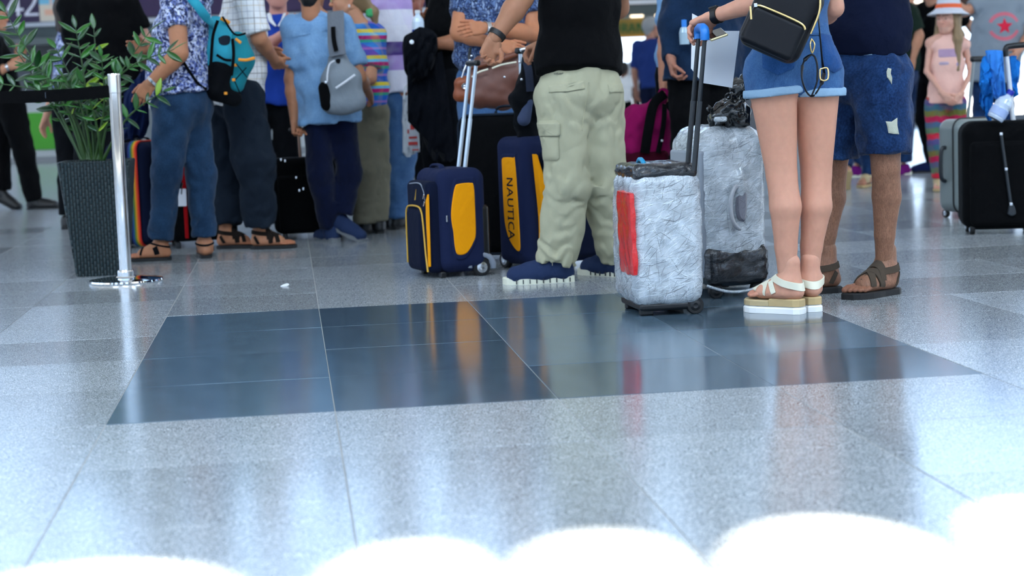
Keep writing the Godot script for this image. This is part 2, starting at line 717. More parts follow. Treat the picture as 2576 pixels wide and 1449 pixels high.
func room(sd: Vector3) -> void:
	# floor: a slab of grout with granite tiles let into it
	var slab := struct("floor", amesh(rbox(60, 0.2, 52, 0.002, 2)), M.grout, Vector3(0, -0.1, -13), Vector3(0, TURN, 0))
	var u0 := -0.51175
	var v0 := 4.67948
	var T := 0.6
	var gap := 0.0022
	var tile := amesh(rbox(T - gap, 0.02, T - gap, 0.0012, 2))
	var far_t := arrs()
	far_t[3] = null
	var inv := slab.transform.affine_inverse()
	var count := 0
	for r in range(-9, 48):
		for c in range(-40, 40):
			var u := u0 + (c + 0.5) * T
			var v := v0 + (r + 0.5) * T
			var p := Vector3(u * cos(TURN) - v * sin(TURN), 0, -u * sin(TURN) - v * cos(TURN))
			if p.z < -30.4 or p.z > 3.0: continue
			var d := -p.z
			var half := d * 0.30 + 0.75
			var dark := c >= 0 and c <= 3 and r >= 0 and r <= 3
			var hs: int = posmod(c * 73 + r * 151 + c * r * 31, 97)
			var local := inv * p
			if d > 2.4 and d < 13.6 and absf(p.x) < half and count < 299:
				var m: Material = M.dark_tile[hs % 3] if dark else M.tile[hs % 4]
				var o := obj("tile", tile, m, slab, local + Vector3(0, -0.0086 + 0.0003 * ((hs % 5) - 2) * 0.3, 0))
				o.rotation = Vector3(0.0006 * ((hs % 7) - 3), 0, 0.0006 * ((hs % 11) - 5)) * 0.5
				count += 1
			elif absf(p.x) < half + 9.0 or d < 2.5:
				if absf(p.x) < 14.0: join(far_t, rbox(T - gap, 0.02, T - gap, 0.0012, 2), Transform3D(Basis(), local + Vector3(0, -0.0086, 0)))
	var ft := obj("tile_field", amesh(far_t), M.tile[1], slab)
	ft.set_meta("kind", "stuff")
	# ceiling with a row of small oval skylights, whose sun falls on the floor in front of the camera
	var top := 9.0
	var cut := []
	for s in [[-0.74, 3.13, 0.54], [-0.19, 3.20, 0.25], [0.15, 3.23, 0.27], [0.56, 3.27, 0.34], [0.99, 3.36, 0.30], [-1.5, 3.1, 0.6], [1.45, 3.2, 0.4]]:
		var g := Vector3(s[0], 0, -s[1] + 0.42)
		var p := g - sd * ((top + 0.15) / -sd.y)
		cut.append([Vector3(p.x, 0, p.z + 11.0), Vector3(s[2] * 0.5, 2.0, 0.42), 0])
	holes("ceiling", Vector3(52, 0.1, 44), Vector3(0, top + 0.2, -11), cut, M.white_wall)
	# unseen glowing panels added at the ceiling to brighten the floor near the camera
	for k in 6:
		var at := Vector3(-7.5 + 5.0 * (k % 3) * 1.5, top + 0.10, 3.8 - 4.6 * int(k / 3))
		struct("added_fill_panel", amesh(rbox(4.0, 0.06, 1.6, 0.01, 2)), mat(Color(0.9, 0.92, 0.95), 0.6, {emit = Color(0.86, 0.93, 1.0), e = 1.2}), at)
		lamp_area("added_fill_light", at + Vector3(0, -0.06, 0), Vector2(4.0, 1.6), LAMP, Vector3.DOWN, Color(0.80, 0.90, 1.0))
	# wall behind the camera: glazed between piers
	cut = []
	for i in 8: cut.append([Vector3(-21.0 + i * 6.0, 0.3, 0), Vector3(2.9, 7.6, 2)])
	holes("wall_back", Vector3(52, 9.2, 0.3), Vector3(0, 4.6, 11.0), cut, M.grey_wall)
	for s in [-1.0, 1.0]:
		cut = []
		for i in 6: cut.append([Vector3(0, 0.9, -17.5 + i * 7.0), Vector3(2, 5.4, 5.6)])
		holes("wall_left" if s < 0 else "wall_right", Vector3(0.3, 9.2, 44), Vector3(26.0 * s, 4.6, -11), cut, M.white_wall)
	# far wall with clerestory windows and glazed doors
	cut = []
	for k in 11: cut.append([Vector3(-22.0 + k * 4.4, 2.35, 0), Vector3(3.7, 3.9, 2)])
	for w in [[2.25, 0.95, 2.6, 1.9], [9.5, 1.1, 5.0, 1.9]]:
		cut.append([Vector3(w[0], w[1] - 4.6, 0), Vector3(w[2], w[3], 2)])
	holes("wall_far", Vector3(52, 9.2, 0.3), Vector3(0, 4.6, -32.2), cut, M.grey_wall)
	struct("ground", amesh(rbox(160, 0.2, 160, 0.01, 2)), M.concrete, Vector3(0, -0.32, -20))

func cloth(c: Color, o := {}) -> StandardMaterial3D:
	o.merge({nm = M.wrinkle, tri = 2.2, ns = 0.8, spec = 0.2, rim = 0.2})
	return mat(c, 0.9, o)

func cloth_materials() -> void:
	var n := fnl(21, 0.05, 3)
	var nf := fnl(22, 0.3, 2)
	M.skin_tex = tex(128, 128, func(x, y):
		var v := 0.96 + wrapn(n, x, y, 128) * 0.05
		return Color(v, v * (0.985 + wrapn(nf, x, y, 128) * 0.03), v * 0.98))
	M.skin_hair = tex(128, 128, func(x, y):
		var v := 0.95 + wrapn(n, x, y, 128) * 0.12
		var s := wrapn(nf, x * 3, int(y / 5), 384) + 0.5 * sin(x * 1.9 + wrapn(n, x, y, 128) * 9.0)
		if s > 0.34: v *= 0.74
		return Color(v, v * 0.985, v * 0.97))
	M.weave = nmap(128, 128, func(x, y):
		var v := 0.5 + 0.18 * sin(TAU * x / 8.0) * cos(TAU * y / 8.0) + wrapn(nf, x, y, 128) * 0.25
		return Color(v, v, v), 2.0)
	var wr := fnl(24, 0.018, 3, FastNoiseLite.TYPE_SIMPLEX_SMOOTH, true)
	M.wrinkle = nmap(256, 256, func(x, y):
		var v := 0.5 + wrapn(wr, x, y, 256) * 0.45 + wrapn(nf, x, y, 256) * 0.05
		return Color(v, v, v), 6.0)
	M.black = cloth(Color(0.03, 0.03, 0.035))
	M.black2 = cloth(Color(0.05, 0.055, 0.068))
	M.navy = cloth(Color(0.07, 0.10, 0.22))
	M.dark_navy = cloth(Color(0.06, 0.085, 0.17))
	M.charcoal = cloth(Color(0.11, 0.14, 0.18))
	M.grey = cloth(Color(0.52, 0.56, 0.60))
	M.white = cloth(Color(0.86, 0.87, 0.88))
	M.green = cloth(Color(0.12, 0.17, 0.14))
	M.blue = cloth(Color(0.14, 0.26, 0.62))
	M.tee_blue = cloth(Color(0.13, 0.20, 0.42))
	M.light_blue = cloth(Color(0.50, 0.66, 0.82))
	var kn := fnl(33, 0.02, 3)
	M.khaki = cloth(Color(0.70, 0.69, 0.59), {tex = tex(256, 256, func(x, y):
		var v := 0.95 + wrapn(kn, x, y, 256) * 0.05
		return Color(v, v, v * 0.99)), tri = 2.5, ns = 0.35})
	M.khaki_dark = cloth(Color(0.47, 0.45, 0.38))
	var dn := func(c: Color, fade: Color, s: int) -> ImageTexture:
		var a := fnl(s, 0.018, 3)
		var g := fnl(s + 1, 0.35, 2)
		return tex(256, 256, func(x, y):
			var t := clampf(0.45 + wrapn(a, x, y, 256) * 0.6 + wrapn(g, x, y, 256) * 0.5, 0, 1)
			return c.lerp(fade, t))
	M.jeans = cloth(Color.WHITE, {tex = dn.call(Color(0.09, 0.16, 0.25), Color(0.19, 0.31, 0.43), 41), tri = 2.0})
	M.jeans_light = cloth(Color.WHITE, {tex = dn.call(Color(0.20, 0.33, 0.50), Color(0.36, 0.50, 0.66), 43), tri = 2.0})
	M.jeans_dark = cloth(Color.WHITE, {tex = dn.call(Color(0.035, 0.055, 0.13), Color(0.075, 0.11, 0.23), 45), tri = 2.0})
	M.denim = cloth(Color.WHITE, {tex = dn.call(Color(0.15, 0.28, 0.45), Color(0.33, 0.48, 0.66), 47), tri = 2.4})
	M.denim_deep = cloth(Color.WHITE, {tex = dn.call(Color(0.025, 0.07, 0.17), Color(0.20, 0.34, 0.54), 49), tri = 1.5})
	M.chambray = cloth(Color.WHITE, {tex = dn.call(Color(0.40, 0.56, 0.73), Color(0.60, 0.75, 0.88), 51), tri = 1.6})
	M.denim_shirt = cloth(Color.WHITE, {tex = dn.call(Color(0.06, 0.12, 0.20), Color(0.12, 0.21, 0.33), 53), tri = 1.8})
	M.denim_pocket = cloth(Color.WHITE, {tex = dn.call(Color(0.09, 0.22, 0.42), Color(0.22, 0.39, 0.60), 147), tri = 2.4})
	M.denim_cuff = cloth(Color(0.56, 0.68, 0.78))
	var fa := fnl(61, 0.055, 2)
	var fb := fnl(62, 0.09, 2)
	M.floral = cloth(Color.WHITE, {tex = tex(256, 256, func(x, y):
		var a := wrapn(fa, x, y, 256)
		var b := wrapn(fb, x, y, 256)
		var c := Color(0.86, 0.88, 0.95)
		if a > 0.02: c = Color(0.40, 0.46, 0.70)
		if b > 0.03: c = Color(0.10, 0.13, 0.27)
		if a < -0.22 and b < 0.0: c = Color(0.60, 0.66, 0.86)
		return c), tri = 2.3})
	M.blue_print = cloth(Color.WHITE, {tex = tex(256, 256, func(x, y):
		var a := wrapn(fa, x, y, 256)
		var b := wrapn(fb, y, x, 256)
		var c := Color(0.17, 0.23, 0.38)
		if a > 0.1: c = Color(0.38, 0.47, 0.63)
		if b > 0.12: c = Color(0.07, 0.09, 0.17)
		if a < -0.25: c = Color(0.54, 0.61, 0.72)
		return c), tri = 3.5})
	M.plaid = cloth(Color.WHITE, {tex = tex(128, 128, func(x, y):
		var c := Color(0.90, 0.90, 0.90)
		for q in [[x, 0], [y, 1]]:
			var v: int = q[0] % 64
			if v < 4: c = c.lerp(Color(0.45, 0.42, 0.42), 0.55)
			elif v > 20 and v < 23: c = c.lerp(Color(0.72, 0.60, 0.42), 0.6)
			elif v > 40 and v < 44: c = c.lerp(Color(0.62, 0.62, 0.66), 0.5)
		return c), tri = 5.0})
	var band_of := func(list: Array, h: int) -> ImageTexture:       # list: [share, colour], repeated downwards
		var tot := 0.0
		for q in list: tot += q[0]
		return tex(8, h, func(_x, y):
			var t: float = tot * y / h
			for q in list:
				t -= q[0]
				if t < 0.0: return q[1]
			return list[-1][1])
	M.rainbow = cloth(Color.WHITE, {tex = band_of.call([[2, Color(0.13, 0.36, 0.72)], [1.3, Color(0.92, 0.82, 0.24)], [1, Color(0.45, 0.75, 0.9)], [1.4, Color(0.72, 0.12, 0.42)], [1, Color(0.2, 0.62, 0.5)], [1.8, Color(0.12, 0.40, 0.78)], [0.8, Color(0.62, 0.45, 0.75)]], 128), tri = 6.2})
	M.polo = cloth(Color.WHITE, {tex = band_of.call([[1.3, Color(0.72, 0.62, 0.84)], [1.5, Color(0.88, 0.88, 0.93)], [1.5, Color(0.90, 0.90, 0.94)], [1.2, Color(0.30, 0.20, 0.50)], [1.4, Color(0.66, 0.56, 0.80)], [2.6, Color(0.89, 0.89, 0.94)]], 256), tri = Vector3(1.55, 1.55, 1.55), off = Vector3(0, -0.283, 0)})
	M.zigzag = cloth(Color.WHITE, {tex = tex(64, 256, func(x, y):
		var z := absf(float(x % 16) - 8.0) * 1.6
		var t := fposmod(y + z, 256.0) / 256.0
		var l := [Color(0.45, 0.46, 0.22), Color(0.72, 0.14, 0.30), Color(0.30, 0.40, 0.52), Color(0.36, 0.48, 0.36), Color(0.80, 0.16, 0.24), Color(0.34, 0.32, 0.52), Color(0.24, 0.42, 0.50)]
		var c: Color = l[int(t * 7.0) % 7]
		return c.darkened(0.25) if (x + y) % 5 == 0 else c), tri = 3.4})
	M.pink = cloth(Color(0.93, 0.74, 0.68))
	M.rubber = mat(Color(0.05, 0.05, 0.055), 0.6)
	M.pale_sole = mat(Color(0.86, 0.86, 0.78), 0.6)
	M.groove = mat(Color(0.22, 0.23, 0.24), 0.8)
	M.grey_sole = mat(Color(0.42, 0.43, 0.44), 0.7)
	M.brown_strap = cloth(Color(0.30, 0.26, 0.22))
	M.black_leather = mat(Color(0.045, 0.045, 0.05), 0.45)
	M.cream_leather = mat(Color(0.89, 0.87, 0.78), 0.5)
	M.beige_leather = mat(Color(0.74, 0.66, 0.50), 0.55)
	M.white_sole = mat(Color(0.93, 0.93, 0.92), 0.5)
	M.cork = mat(Color(0.74, 0.64, 0.46), 0.8)
	M.silver = mat(Color(0.82, 0.83, 0.85), 0.22, {metal = 1.0})
	M.gold = mat(Color(0.92, 0.80, 0.55), 0.25, {metal = 1.0})
	M.chrome = mat(Color(0.90, 0.91, 0.92), 0.07, {metal = 1.0})
	M.hair_black = mat(Color(0.05, 0.045, 0.045), 0.55)
	M.hair_brown = mat(Color(0.20, 0.14, 0.10), 0.55)
	M.hair_blond = mat(Color(0.55, 0.45, 0.32), 0.55)
	M.hair_grey = mat(Color(0.55, 0.55, 0.55), 0.6)
	M.purple_shoe = cloth(Color(0.42, 0.10, 0.42))
	M.blue_shoe = cloth(Color(0.15, 0.20, 0.32))
	M.navy_shoe = cloth(Color(0.10, 0.14, 0.30))

func materials() -> void:
	M.grout = mat(Color(0.62, 0.62, 0.6), 0.7)
	M.white_wall = mat(Color(0.86, 0.87, 0.88), 0.8)
	M.grey_wall = mat(Color(0.42, 0.44, 0.47), 0.8)
	M.concrete = mat(Color(0.6, 0.6, 0.6), 0.9)
	var n1 := fnl(3, 0.35, 2)
	var n2 := fnl(4, 0.16, 2)
	var gt := tex(512, 512, func(x, y):
		var a := wrapn(n1, x, y, 512) * 1.5
		var b := wrapn(n2, x, y, 512)
		var v := 0.625 + a * 0.42 + b * 0.08
		if a + b * 0.5 < -0.34: v -= 0.22
		if a - b > 0.42: v += 0.12
		return Color(v * 0.955, v * 0.99, v * 1.01))
	var bl := fnl(9, 0.012, 3)
	var dt := tex(512, 512, func(x, y):
		var v := 0.41 + wrapn(n1, x, y, 512) * 0.06 + wrapn(bl, x, y, 512) * 0.05
		return Color(v * 0.78, v * 0.98, v * 1.12))
	M.tile = []
	for i in 4:
		M.tile.append(mat(Color(1, 1, 1) * [0.97, 1.0, 0.95, 1.0][i], [0.17, 0.19, 0.155, 0.20][i], {tex = gt, tri = 1.9, world = 1, off = Vector3(i * 0.31, 0, i * 0.17)}))
	M.dark_tile = []
	for i in 3:
		M.dark_tile.append(mat(Color(1, 1, 1) * [1.0, 0.86, 1.0][i], [0.15, 0.13, 0.17][i], {tex = dt, tri = 1.6, world = 1, off = Vector3(i * 0.37, 0, i * 0.11)}))

# ---------------------------------------------------------------- people: shared heads, hands and feet
var head_fine := []
var head_coarse := []
var hand_shapes := {}
var foot_shape := []
var foot_fld: Fld

func head_fld() -> Fld:                                # faces +z, centre of the skull at the origin, chin at y = -0.115
	var f := Fld.new()
	f.k = 0.022
	var x := Vector3.RIGHT
	f.bone(Vector3(0, 0.028, -0.03), Vector3(0, 0.032, 0.018), 0.084, 0.079, x, 0.93)
	f.bone(Vector3(0, -0.01, 0.02), Vector3(0, -0.045, 0.035), 0.066, 0.058, x, 0.95)
	f.bone(Vector3(-0.022, -0.088, 0.055), Vector3(0.022, -0.088, 0.055), 0.021, 0.021)
	f.bone(Vector3(-0.03, -0.075, 0.04), Vector3(-0.058, -0.045, -0.005), 0.024, 0.02)
	f.bone(Vector3(0.03, -0.075, 0.04), Vector3(0.058, -0.045, -0.005), 0.024, 0.02)
	f.bone(Vector3(0, -0.06, 0.055), Vector3(0, -0.085, 0.055), 0.036, 0.03)
	for s in [-1.0, 1.0]:
		f.bone(Vector3(0.036 * s, -0.022, 0.062), Vector3(0.042 * s, -0.03, 0.05), 0.026, 0.026)
		f.bone(Vector3(0.012 * s, 0.027, 0.088), Vector3(0.045 * s, 0.03, 0.068), 0.012, 0.012)
	f.bone(Vector3(0, -0.03, -0.03), Vector3(0, -0.15, -0.035), 0.056, 0.054)
	return f

func head_arr(cell: float) -> Array:
	var f := head_fld()
	for s in [-1.0, 1.0]: f.carve(Vector3(0.031 * s, 0.008, 0.112), 0.024)
	var out: Array = f.mesh(cell)
	var g := Fld.new()                                  # nose, lips, ears: sharper joins
	g.k = 0.008
	g.bone(Vector3(0, 0.014, 0.088), Vector3(0, -0.022, 0.107), 0.0075, 0.0115)
	g.bone(Vector3(0, -0.026, 0.098), Vector3(0, -0.03, 0.08), 0.011, 0.012)
	for s in [-1.0, 1.0]:
		g.bone(Vector3(0.011 * s, -0.026, 0.094), Vector3(0.012 * s, -0.024, 0.086), 0.0075, 0.008)
	var nose: Array = g.mesh(cell * 0.7)
	var col := PackedColorArray()
	for arr in [out, nose]:
		var c := PackedColorArray()
		for v in arr[0]:
			var k := Color(1, 1, 1)
			if v.z > 0.05 and absf(v.x) < 0.06 and v.y > -0.06 and v.y < -0.01: k = Color(1.0, 0.9, 0.88)
			if v.z > 0.05 and absf(absf(v.x) - 0.03) < 0.022 and absf(v.y - 0.033) < 0.005: k = Color(0.42, 0.34, 0.28)
			c.append(k)
		arr.append(c)
	join_c(out, nose)
	var l := Fld.new()
	l.k = 0.006
	l.bone(Vector3(-0.022, -0.055, 0.083), Vector3(0, -0.052, 0.09), 0.004, 0.006)
	l.bone(Vector3(0.022, -0.055, 0.083), Vector3(0, -0.052, 0.09), 0.004, 0.006)
	l.bone(Vector3(-0.017, -0.061, 0.083), Vector3(0.017, -0.061, 0.083), 0.005, 0.005)
	l.bone(Vector3(-0.008, -0.062, 0.087), Vector3(0.008, -0.062, 0.087), 0.006, 0.006)
	var lips: Array = l.mesh(cell * 0.6)
	lips.append(fillc(lips, Color(0.75, 0.42, 0.42)))
	join_c(out, lips)
	for s in [-1.0, 1.0]:
		var e := Fld.new()
		e.k = 0.004
		e.bone(Vector3(0.031 * s, 0.008, 0.079), Vector3(0.031 * s, 0.008, 0.079), 0.0125, 0.0125)
		var ea: Array = e.mesh(cell * 0.6)
		var c := PackedColorArray()
		for v in ea[0]:
			var r := Vector2(v.x - 0.031 * s, v.y - 0.008).length()
			c.append(Color(0.05, 0.04, 0.035) if r < 0.0058 else (Color(1.25, 1.45, 1.6) if absf(v.y - 0.008) < 0.0062 else Color(0.8, 0.7, 0.66)))
		ea.append(c)
		join_c(out, ea)
		var r := Fld.new()
		r.k = 0.008
		r.bone(Vector3(0.076 * s, 0.02, -0.012), Vector3(0.071 * s, -0.03, -0.002), 0.02, 0.011, Vector3(1, 0, 0.4 * s), 0.32)
		r.bone(Vector3(0.08 * s, 0.034, -0.018), Vector3(0.084 * s, 0.012, -0.03), 0.007, 0.007)
		r.bone(Vector3(0.084 * s, 0.012, -0.03), Vector3(0.074 * s, -0.03, -0.008), 0.007, 0.006)
		var er: Array = r.mesh(cell * 0.7)
		er.append(fillc(er, Color(1.0, 0.88, 0.86)))
		join_c(out, er)
	return out

func fillc(a: Array, c: Color) -> PackedColorArray:
	var o := PackedColorArray()
	o.resize(a[0].size())
	o.fill(c)
	return o

func join_c(to: Array, part: Array) -> void:
	join(to, part)

# A right hand: wrist at the origin, fingers down (-y), palm towards +z, thumb on the -x side when flip is off
func hand_arr(curl: Array, thumb_in := 0.35, spread := 0.05) -> Array:
	var f := Fld.new()
	f.k = 0.012
	var z := Vector3.BACK
	f.bone(Vector3(0, 0.03, 0), Vector3(0, -0.012, 0), 0.03, 0.03, z, 0.75)
	f.bone(Vector3(-0.016, -0.02, 0), Vector3(-0.024, -0.082, 0), 0.02, 0.014, z, 0.8)
	f.bone(Vector3(0.0, -0.02, 0), Vector3(0.0, -0.086, -0.001), 0.02, 0.014, z, 0.8)
	f.bone(Vector3(0.016, -0.02, 0), Vector3(0.026, -0.078, 0), 0.02, 0.013, z, 0.8)
	f.bone(Vector3(-0.02, -0.022, 0.008), Vector3(-0.028, -0.05, 0.012), 0.019, 0.015)
	var g := Fld.new()                                  # the fingers, kept apart by a tight join
	g.k = 0.005
	var fl := [0.072, 0.08, 0.074, 0.058]
	for i in 4:
		var p := Vector3(-0.028 + 0.0185 * i, -0.083 + 0.004 * absf(i - 1.2), -0.001)
		var side := Vector3((i - 1.4) * spread, 0, 0)
		var a := 0.0
		var r := 0.0088 if i < 3 else 0.0076
		var q := p + Vector3(0, 0.03, 0)
		f.bone(q, p, r, r)
		for s in 3:
			a += curl[i] * [0.9, 1.1, 0.75][s]
			var n: Vector3 = p + (Vector3(0, -cos(a), sin(a)) + side * (1.0 - minf(absf(a), 1.0))) * fl[i] * [0.46, 0.30, 0.26][s]
			g.bone(p, n, r - 0.0007 * s, r - 0.0007 * (s + 1))
			p = n
	var t0 := Vector3(-0.024, -0.03, 0.008)
	var d1 := Vector3(-0.75, -0.75, 0.35 + thumb_in * 0.5).normalized()
	var d2 := Vector3(-0.45 + thumb_in * 0.9, -0.85, 0.25 + thumb_in * 0.8).normalized()
	var t1 := t0 + d1 * 0.036
	var t2 := t1 + d2 * 0.032
	g.bone(t0, t1, 0.015, 0.0108)
	g.bone(t1, t2, 0.0105, 0.0095)
	g.bone(t2, t2 + (d2 + Vector3(thumb_in * 0.4, -0.1, 0)).normalized() * 0.026, 0.0095, 0.0075)
	var out: Array = f.mesh(0.0042)
	var fi: Array = g.mesh(0.0036)
	out.append(fillc(out, Color.WHITE))
	fi.append(fillc(fi, Color(1.0, 0.95, 0.94)))
	join(out, fi)
	return out

func make_foot() -> void:                              # heel at z = -0.055, toes at z = +0.185, ankle above the origin
	var f := Fld.new()
	f.k = 0.025
	var y := Vector3.UP
	f.bone(Vector3(0, 0.14, -0.012), Vector3(0, 0.07, -0.008), 0.036, 0.04)
	f.bone(Vector3(0, 0.06, -0.012), Vector3(0, 0.03, -0.035), 0.038, 0.03)
	f.bone(Vector3(0, 0.07, 0.01), Vector3(0.004, 0.036, 0.10), 0.034, 0.024, Vector3.RIGHT, 1.15)
	f.bone(Vector3(-0.005, 0.026, 0.0), Vector3(0.0, 0.02, 0.115), 0.026, 0.02, Vector3.RIGHT, 1.7)
	f.bone(Vector3(0.03, 0.072, -0.006), Vector3(-0.03, 0.066, -0.008), 0.014, 0.013)
	foot_fld = f
	var out: Array = f.mesh(0.006)
	out.append(fillc(out, Color.WHITE))
	var g := Fld.new()
	g.k = 0.004
	for i in 5:                                         # the big toe on the +x side
		var xx: float = [0.031, 0.011, -0.005, -0.02, -0.033][i]
		var r: float = [0.0135, 0.0095, 0.009, 0.0085, 0.008][i]
		var z1: float = [0.176, 0.174, 0.165, 0.154, 0.142][i]
		g.bone(Vector3(xx * 0.9, 0.02, 0.11), Vector3(xx, 0.017, z1 - 0.02), r * 1.05, r)
		g.bone(Vector3(xx, 0.017, z1 - 0.02), Vector3(xx, 0.012, z1), r, r * 0.92)
	var toes: Array = g.mesh(0.0045)
	toes.append(fillc(toes, Color(1.0, 0.9, 0.88)))
	join(out, toes)
	foot_shape = out

func kits() -> void:
	head_fine = head_arr(0.0042)
	head_coarse = head_arr(0.0075)
	hand_shapes.relaxed = hand_arr([0.28, 0.34, 0.38, 0.42], 0.2)
	hand_shapes.grip = hand_arr([1.25, 1.3, 1.3, 1.3], 0.75, 0.0)
	hand_shapes.flat = hand_arr([0.08, 0.1, 0.12, 0.16], 0.0, 0.09)
	hand_shapes.hold = hand_arr([0.75, 0.7, 0.7, 0.72], 0.6, 0.02)
	make_foot()

# ---------------------------------------------------------------- a person from a pose
class Body:
	var root: Node3D
	var J := {}                                         # joints in the world
	var fwd := Vector3.BACK
	var left := Vector3.RIGHT
	var h := 1.7
	var d := 8.0
	var b := 1.0
	var at := Vector3.ZERO
	var fld: Fld

func body(label: String, x: float, y: float, h: float, yaw: float, o := {}) -> Body:
	# x, y: the pixel between the feet on the ground; yaw: 0 faces the camera, 90 the right of the picture
	var p := Body.new()
	p.h = h
	p.b = o.get("b", 1.0)
	p.at = gp(x, y)
	p.d = -p.at.z
	var ya := deg_to_rad(yaw)
	p.fwd = Vector3(sin(ya), 0, cos(ya))
	p.left = Vector3(cos(ya), 0, -sin(ya))
	p.root = thing("person", label, "person", p.at, 0.0, o.get("group", ""))
	var w: float = o.get("w", 1.0)
	var J := p.J
	J.head = Vector3(0, 0.935, 0.012) * h
	J.neck = Vector3(0, 0.845, -0.008) * h
	for s in [1.0, -1.0]:
		var k := "L" if s > 0 else "R"
		J["sh" + k] = Vector3(0.108 * s * w, 0.812, -0.006) * h
		J["el" + k] = Vector3(0.135 * s * w, 0.63, -0.012) * h
		J["wr" + k] = Vector3(0.145 * s * w, 0.485, 0.03) * h
		J["hip" + k] = Vector3(0.05 * s, 0.515, 0) * h
		J["kn" + k] = Vector3(0.052 * s, 0.285, 0.012) * h
		J["an" + k] = Vector3(0.055 * s, 0.05, -0.012) * h
	for n in J: J[n] = p.at + p.left * J[n].x + Vector3.UP * J[n].y + p.fwd * J[n].z
	var ov: Dictionary = o.get("j", {})
	for n in ov:
		var v = ov[n]
		J[n] = px(v[0], v[1], p.d + (v[2] if v.size() > 2 else 0.0))
	if o.has("lean"):                                   # shift of the upper body
		for n in ["head", "neck", "shL", "shR", "elL", "elR", "wrL", "wrR"]:
			if not ov.has(n): J[n] += p.left * o.lean.x + p.fwd * o.lean.y
	var f := Fld.new()
	p.fld = f
	f.k = 0.011 if o.get("bare", false) else 0.022
	var g := h / 1.75 * p.b
	var ms: Vector3 = (J.shL + J.shR) * 0.5
	var mh: Vector3 = (J.hipL + J.hipR) * 0.5
	var side: Vector3 = (J.shL - J.shR).normalized()
	var thin: float = o.get("thin", 0.82)               # under clothes the body is a little slimmer
	f.bone(ms + Vector3(0, -0.03, 0), ms.lerp(mh, 0.35), 0.095 * g * thin, 0.108 * g * thin, side, 1.45)
	f.bone(ms.lerp(mh, 0.35), ms.lerp(mh, 0.72), 0.108 * g * thin, 0.1 * g * thin, side, 1.35)
	f.bone(ms.lerp(mh, 0.72), mh, 0.1 * g * thin, 0.112 * g * thin, side, 1.4)
	f.bone(J.neck + Vector3(0, -0.03, 0), J.head + Vector3(0, -0.06, 0) - p.fwd * 0.02, 0.056, 0.05)
	f.bone(J.neck + Vector3(0, -0.02, 0), J.shL, 0.045, 0.04)
	f.bone(J.neck + Vector3(0, -0.02, 0), J.shR, 0.045, 0.04)
	var am: float = o.get("arm", 1.0) * g
	var lg: float = o.get("leg", 1.0 if o.get("bare", false) else 0.8) * g
	for k in ["L", "R"]:
		if J["wr" + k].is_finite():
			f.bone(J["sh" + k], J["el" + k], 0.05 * am, 0.041 * am)
			var mid: Vector3 = J["el" + k].lerp(J["wr" + k], 0.3)
			f.bone(J["el" + k], mid, 0.04 * am, 0.041 * am)
			f.bone(mid, J["wr" + k], 0.041 * am, 0.027 * am)
		var kn: Vector3 = J["kn" + k]
		var an: Vector3 = J["an" + k]
		var back: Vector3 = -p.fwd * 0.012
		f.bone(J["hip" + k], kn, 0.083 * lg, 0.051 * lg)
		f.bone(kn, kn.lerp(an, 0.3) + back, 0.05 * lg, 0.052 * lg)
		f.bone(kn.lerp(an, 0.3) + back, kn.lerp(an, 0.68), 0.052 * lg, 0.037 * lg)
		f.bone(kn.lerp(an, 0.68), an, 0.037 * lg, 0.031 * lg)
	var arr: Array = f.mesh(o.get("cell", 0.015))
	arr.append(fillc(arr, Color.WHITE))
	var hy: float = deg_to_rad(o.get("face", yaw))
	var hb := Basis(Vector3.UP, hy) * Basis(Vector3.RIGHT, deg_to_rad(o.get("nod", 0.0))) * Basis(Vector3.BACK, deg_to_rad(o.get("tilt", 0.0)))
	var hs: float = o.get("hs", 1.0)
	var ht := Transform3D(hb.scaled(Vector3.ONE * hs), J.head)
	J.headT = ht
	join(arr, head_fine if o.get("fine", false) else head_coarse, ht)
	for k in ["L", "R"]:
		var hd: Array = o.get("hand" + k, ["relaxed"])
		if hd[0] == "none": continue
		var dir: Vector3 = (J["wr" + k] - J["el" + k]).normalized()
		if hd.size() > 2: dir = (dir + hd[2]).normalized()
		var palm: Vector3 = hd[1] if hd.size() > 1 else ((-p.left if k == "L" else p.left) + p.fwd * -0.2)
		palm = (palm - dir * palm.dot(dir)).normalized()
		var xx := (-dir).cross(palm)
		var bs := Basis(xx, -dir, palm)
		if k == "L": bs = Basis(-xx, -dir, palm)
		var sc: float = o.get("hand", h / 1.75) * (1.0 if p.b >= 1.0 else 0.95)
		J["hand" + k] = Transform3D(bs, J["wr" + k])
		join(arr, hand_shapes[hd[0]], Transform3D(bs.scaled(Vector3.ONE * sc), J["wr" + k]))
	for k in ["L", "R"]:
		var ft = o.get("foot" + k, [yaw, 0.0])
		var fl := foot_t(p, k, ft, o.get("fs", h / 1.75))
		J["foot" + k] = fl
		if o.get("bare", false):
			join(arr, foot_shape, fl)
	for i in arr[0].size(): arr[0][i] -= p.at
	var m := obj("body", amesh(arr), skin(o.get("skin", Color(0.80, 0.58, 0.46)), o.get("hairy", false)), p.root)
	return p

func foot_t(p: Body, k: String, ft: Array, s: float) -> Transform3D:
	var a := deg_to_rad(ft[0])
	var pitch := deg_to_rad(ft[1] if ft.size() > 1 else 0.0)
	var b := Basis(Vector3.UP, a) * Basis(Vector3.RIGHT, pitch)
	var an: Vector3 = p.J["an" + k]
	var o := Vector3(an.x, 0, an.z)
	if pitch == 0.0:
		o.y = ft[2] if ft.size() > 2 else 0.0
	else:
		o = an - b * Vector3(0, 0.085 * s, 0)
	var fx := -1.0 if k == "L" else 1.0                # the shared foot is a right one seen from above with its big toe at +x
	if true: b = b * Basis.from_scale(Vector3(s * fx, s, s))
	return Transform3D(b, o)

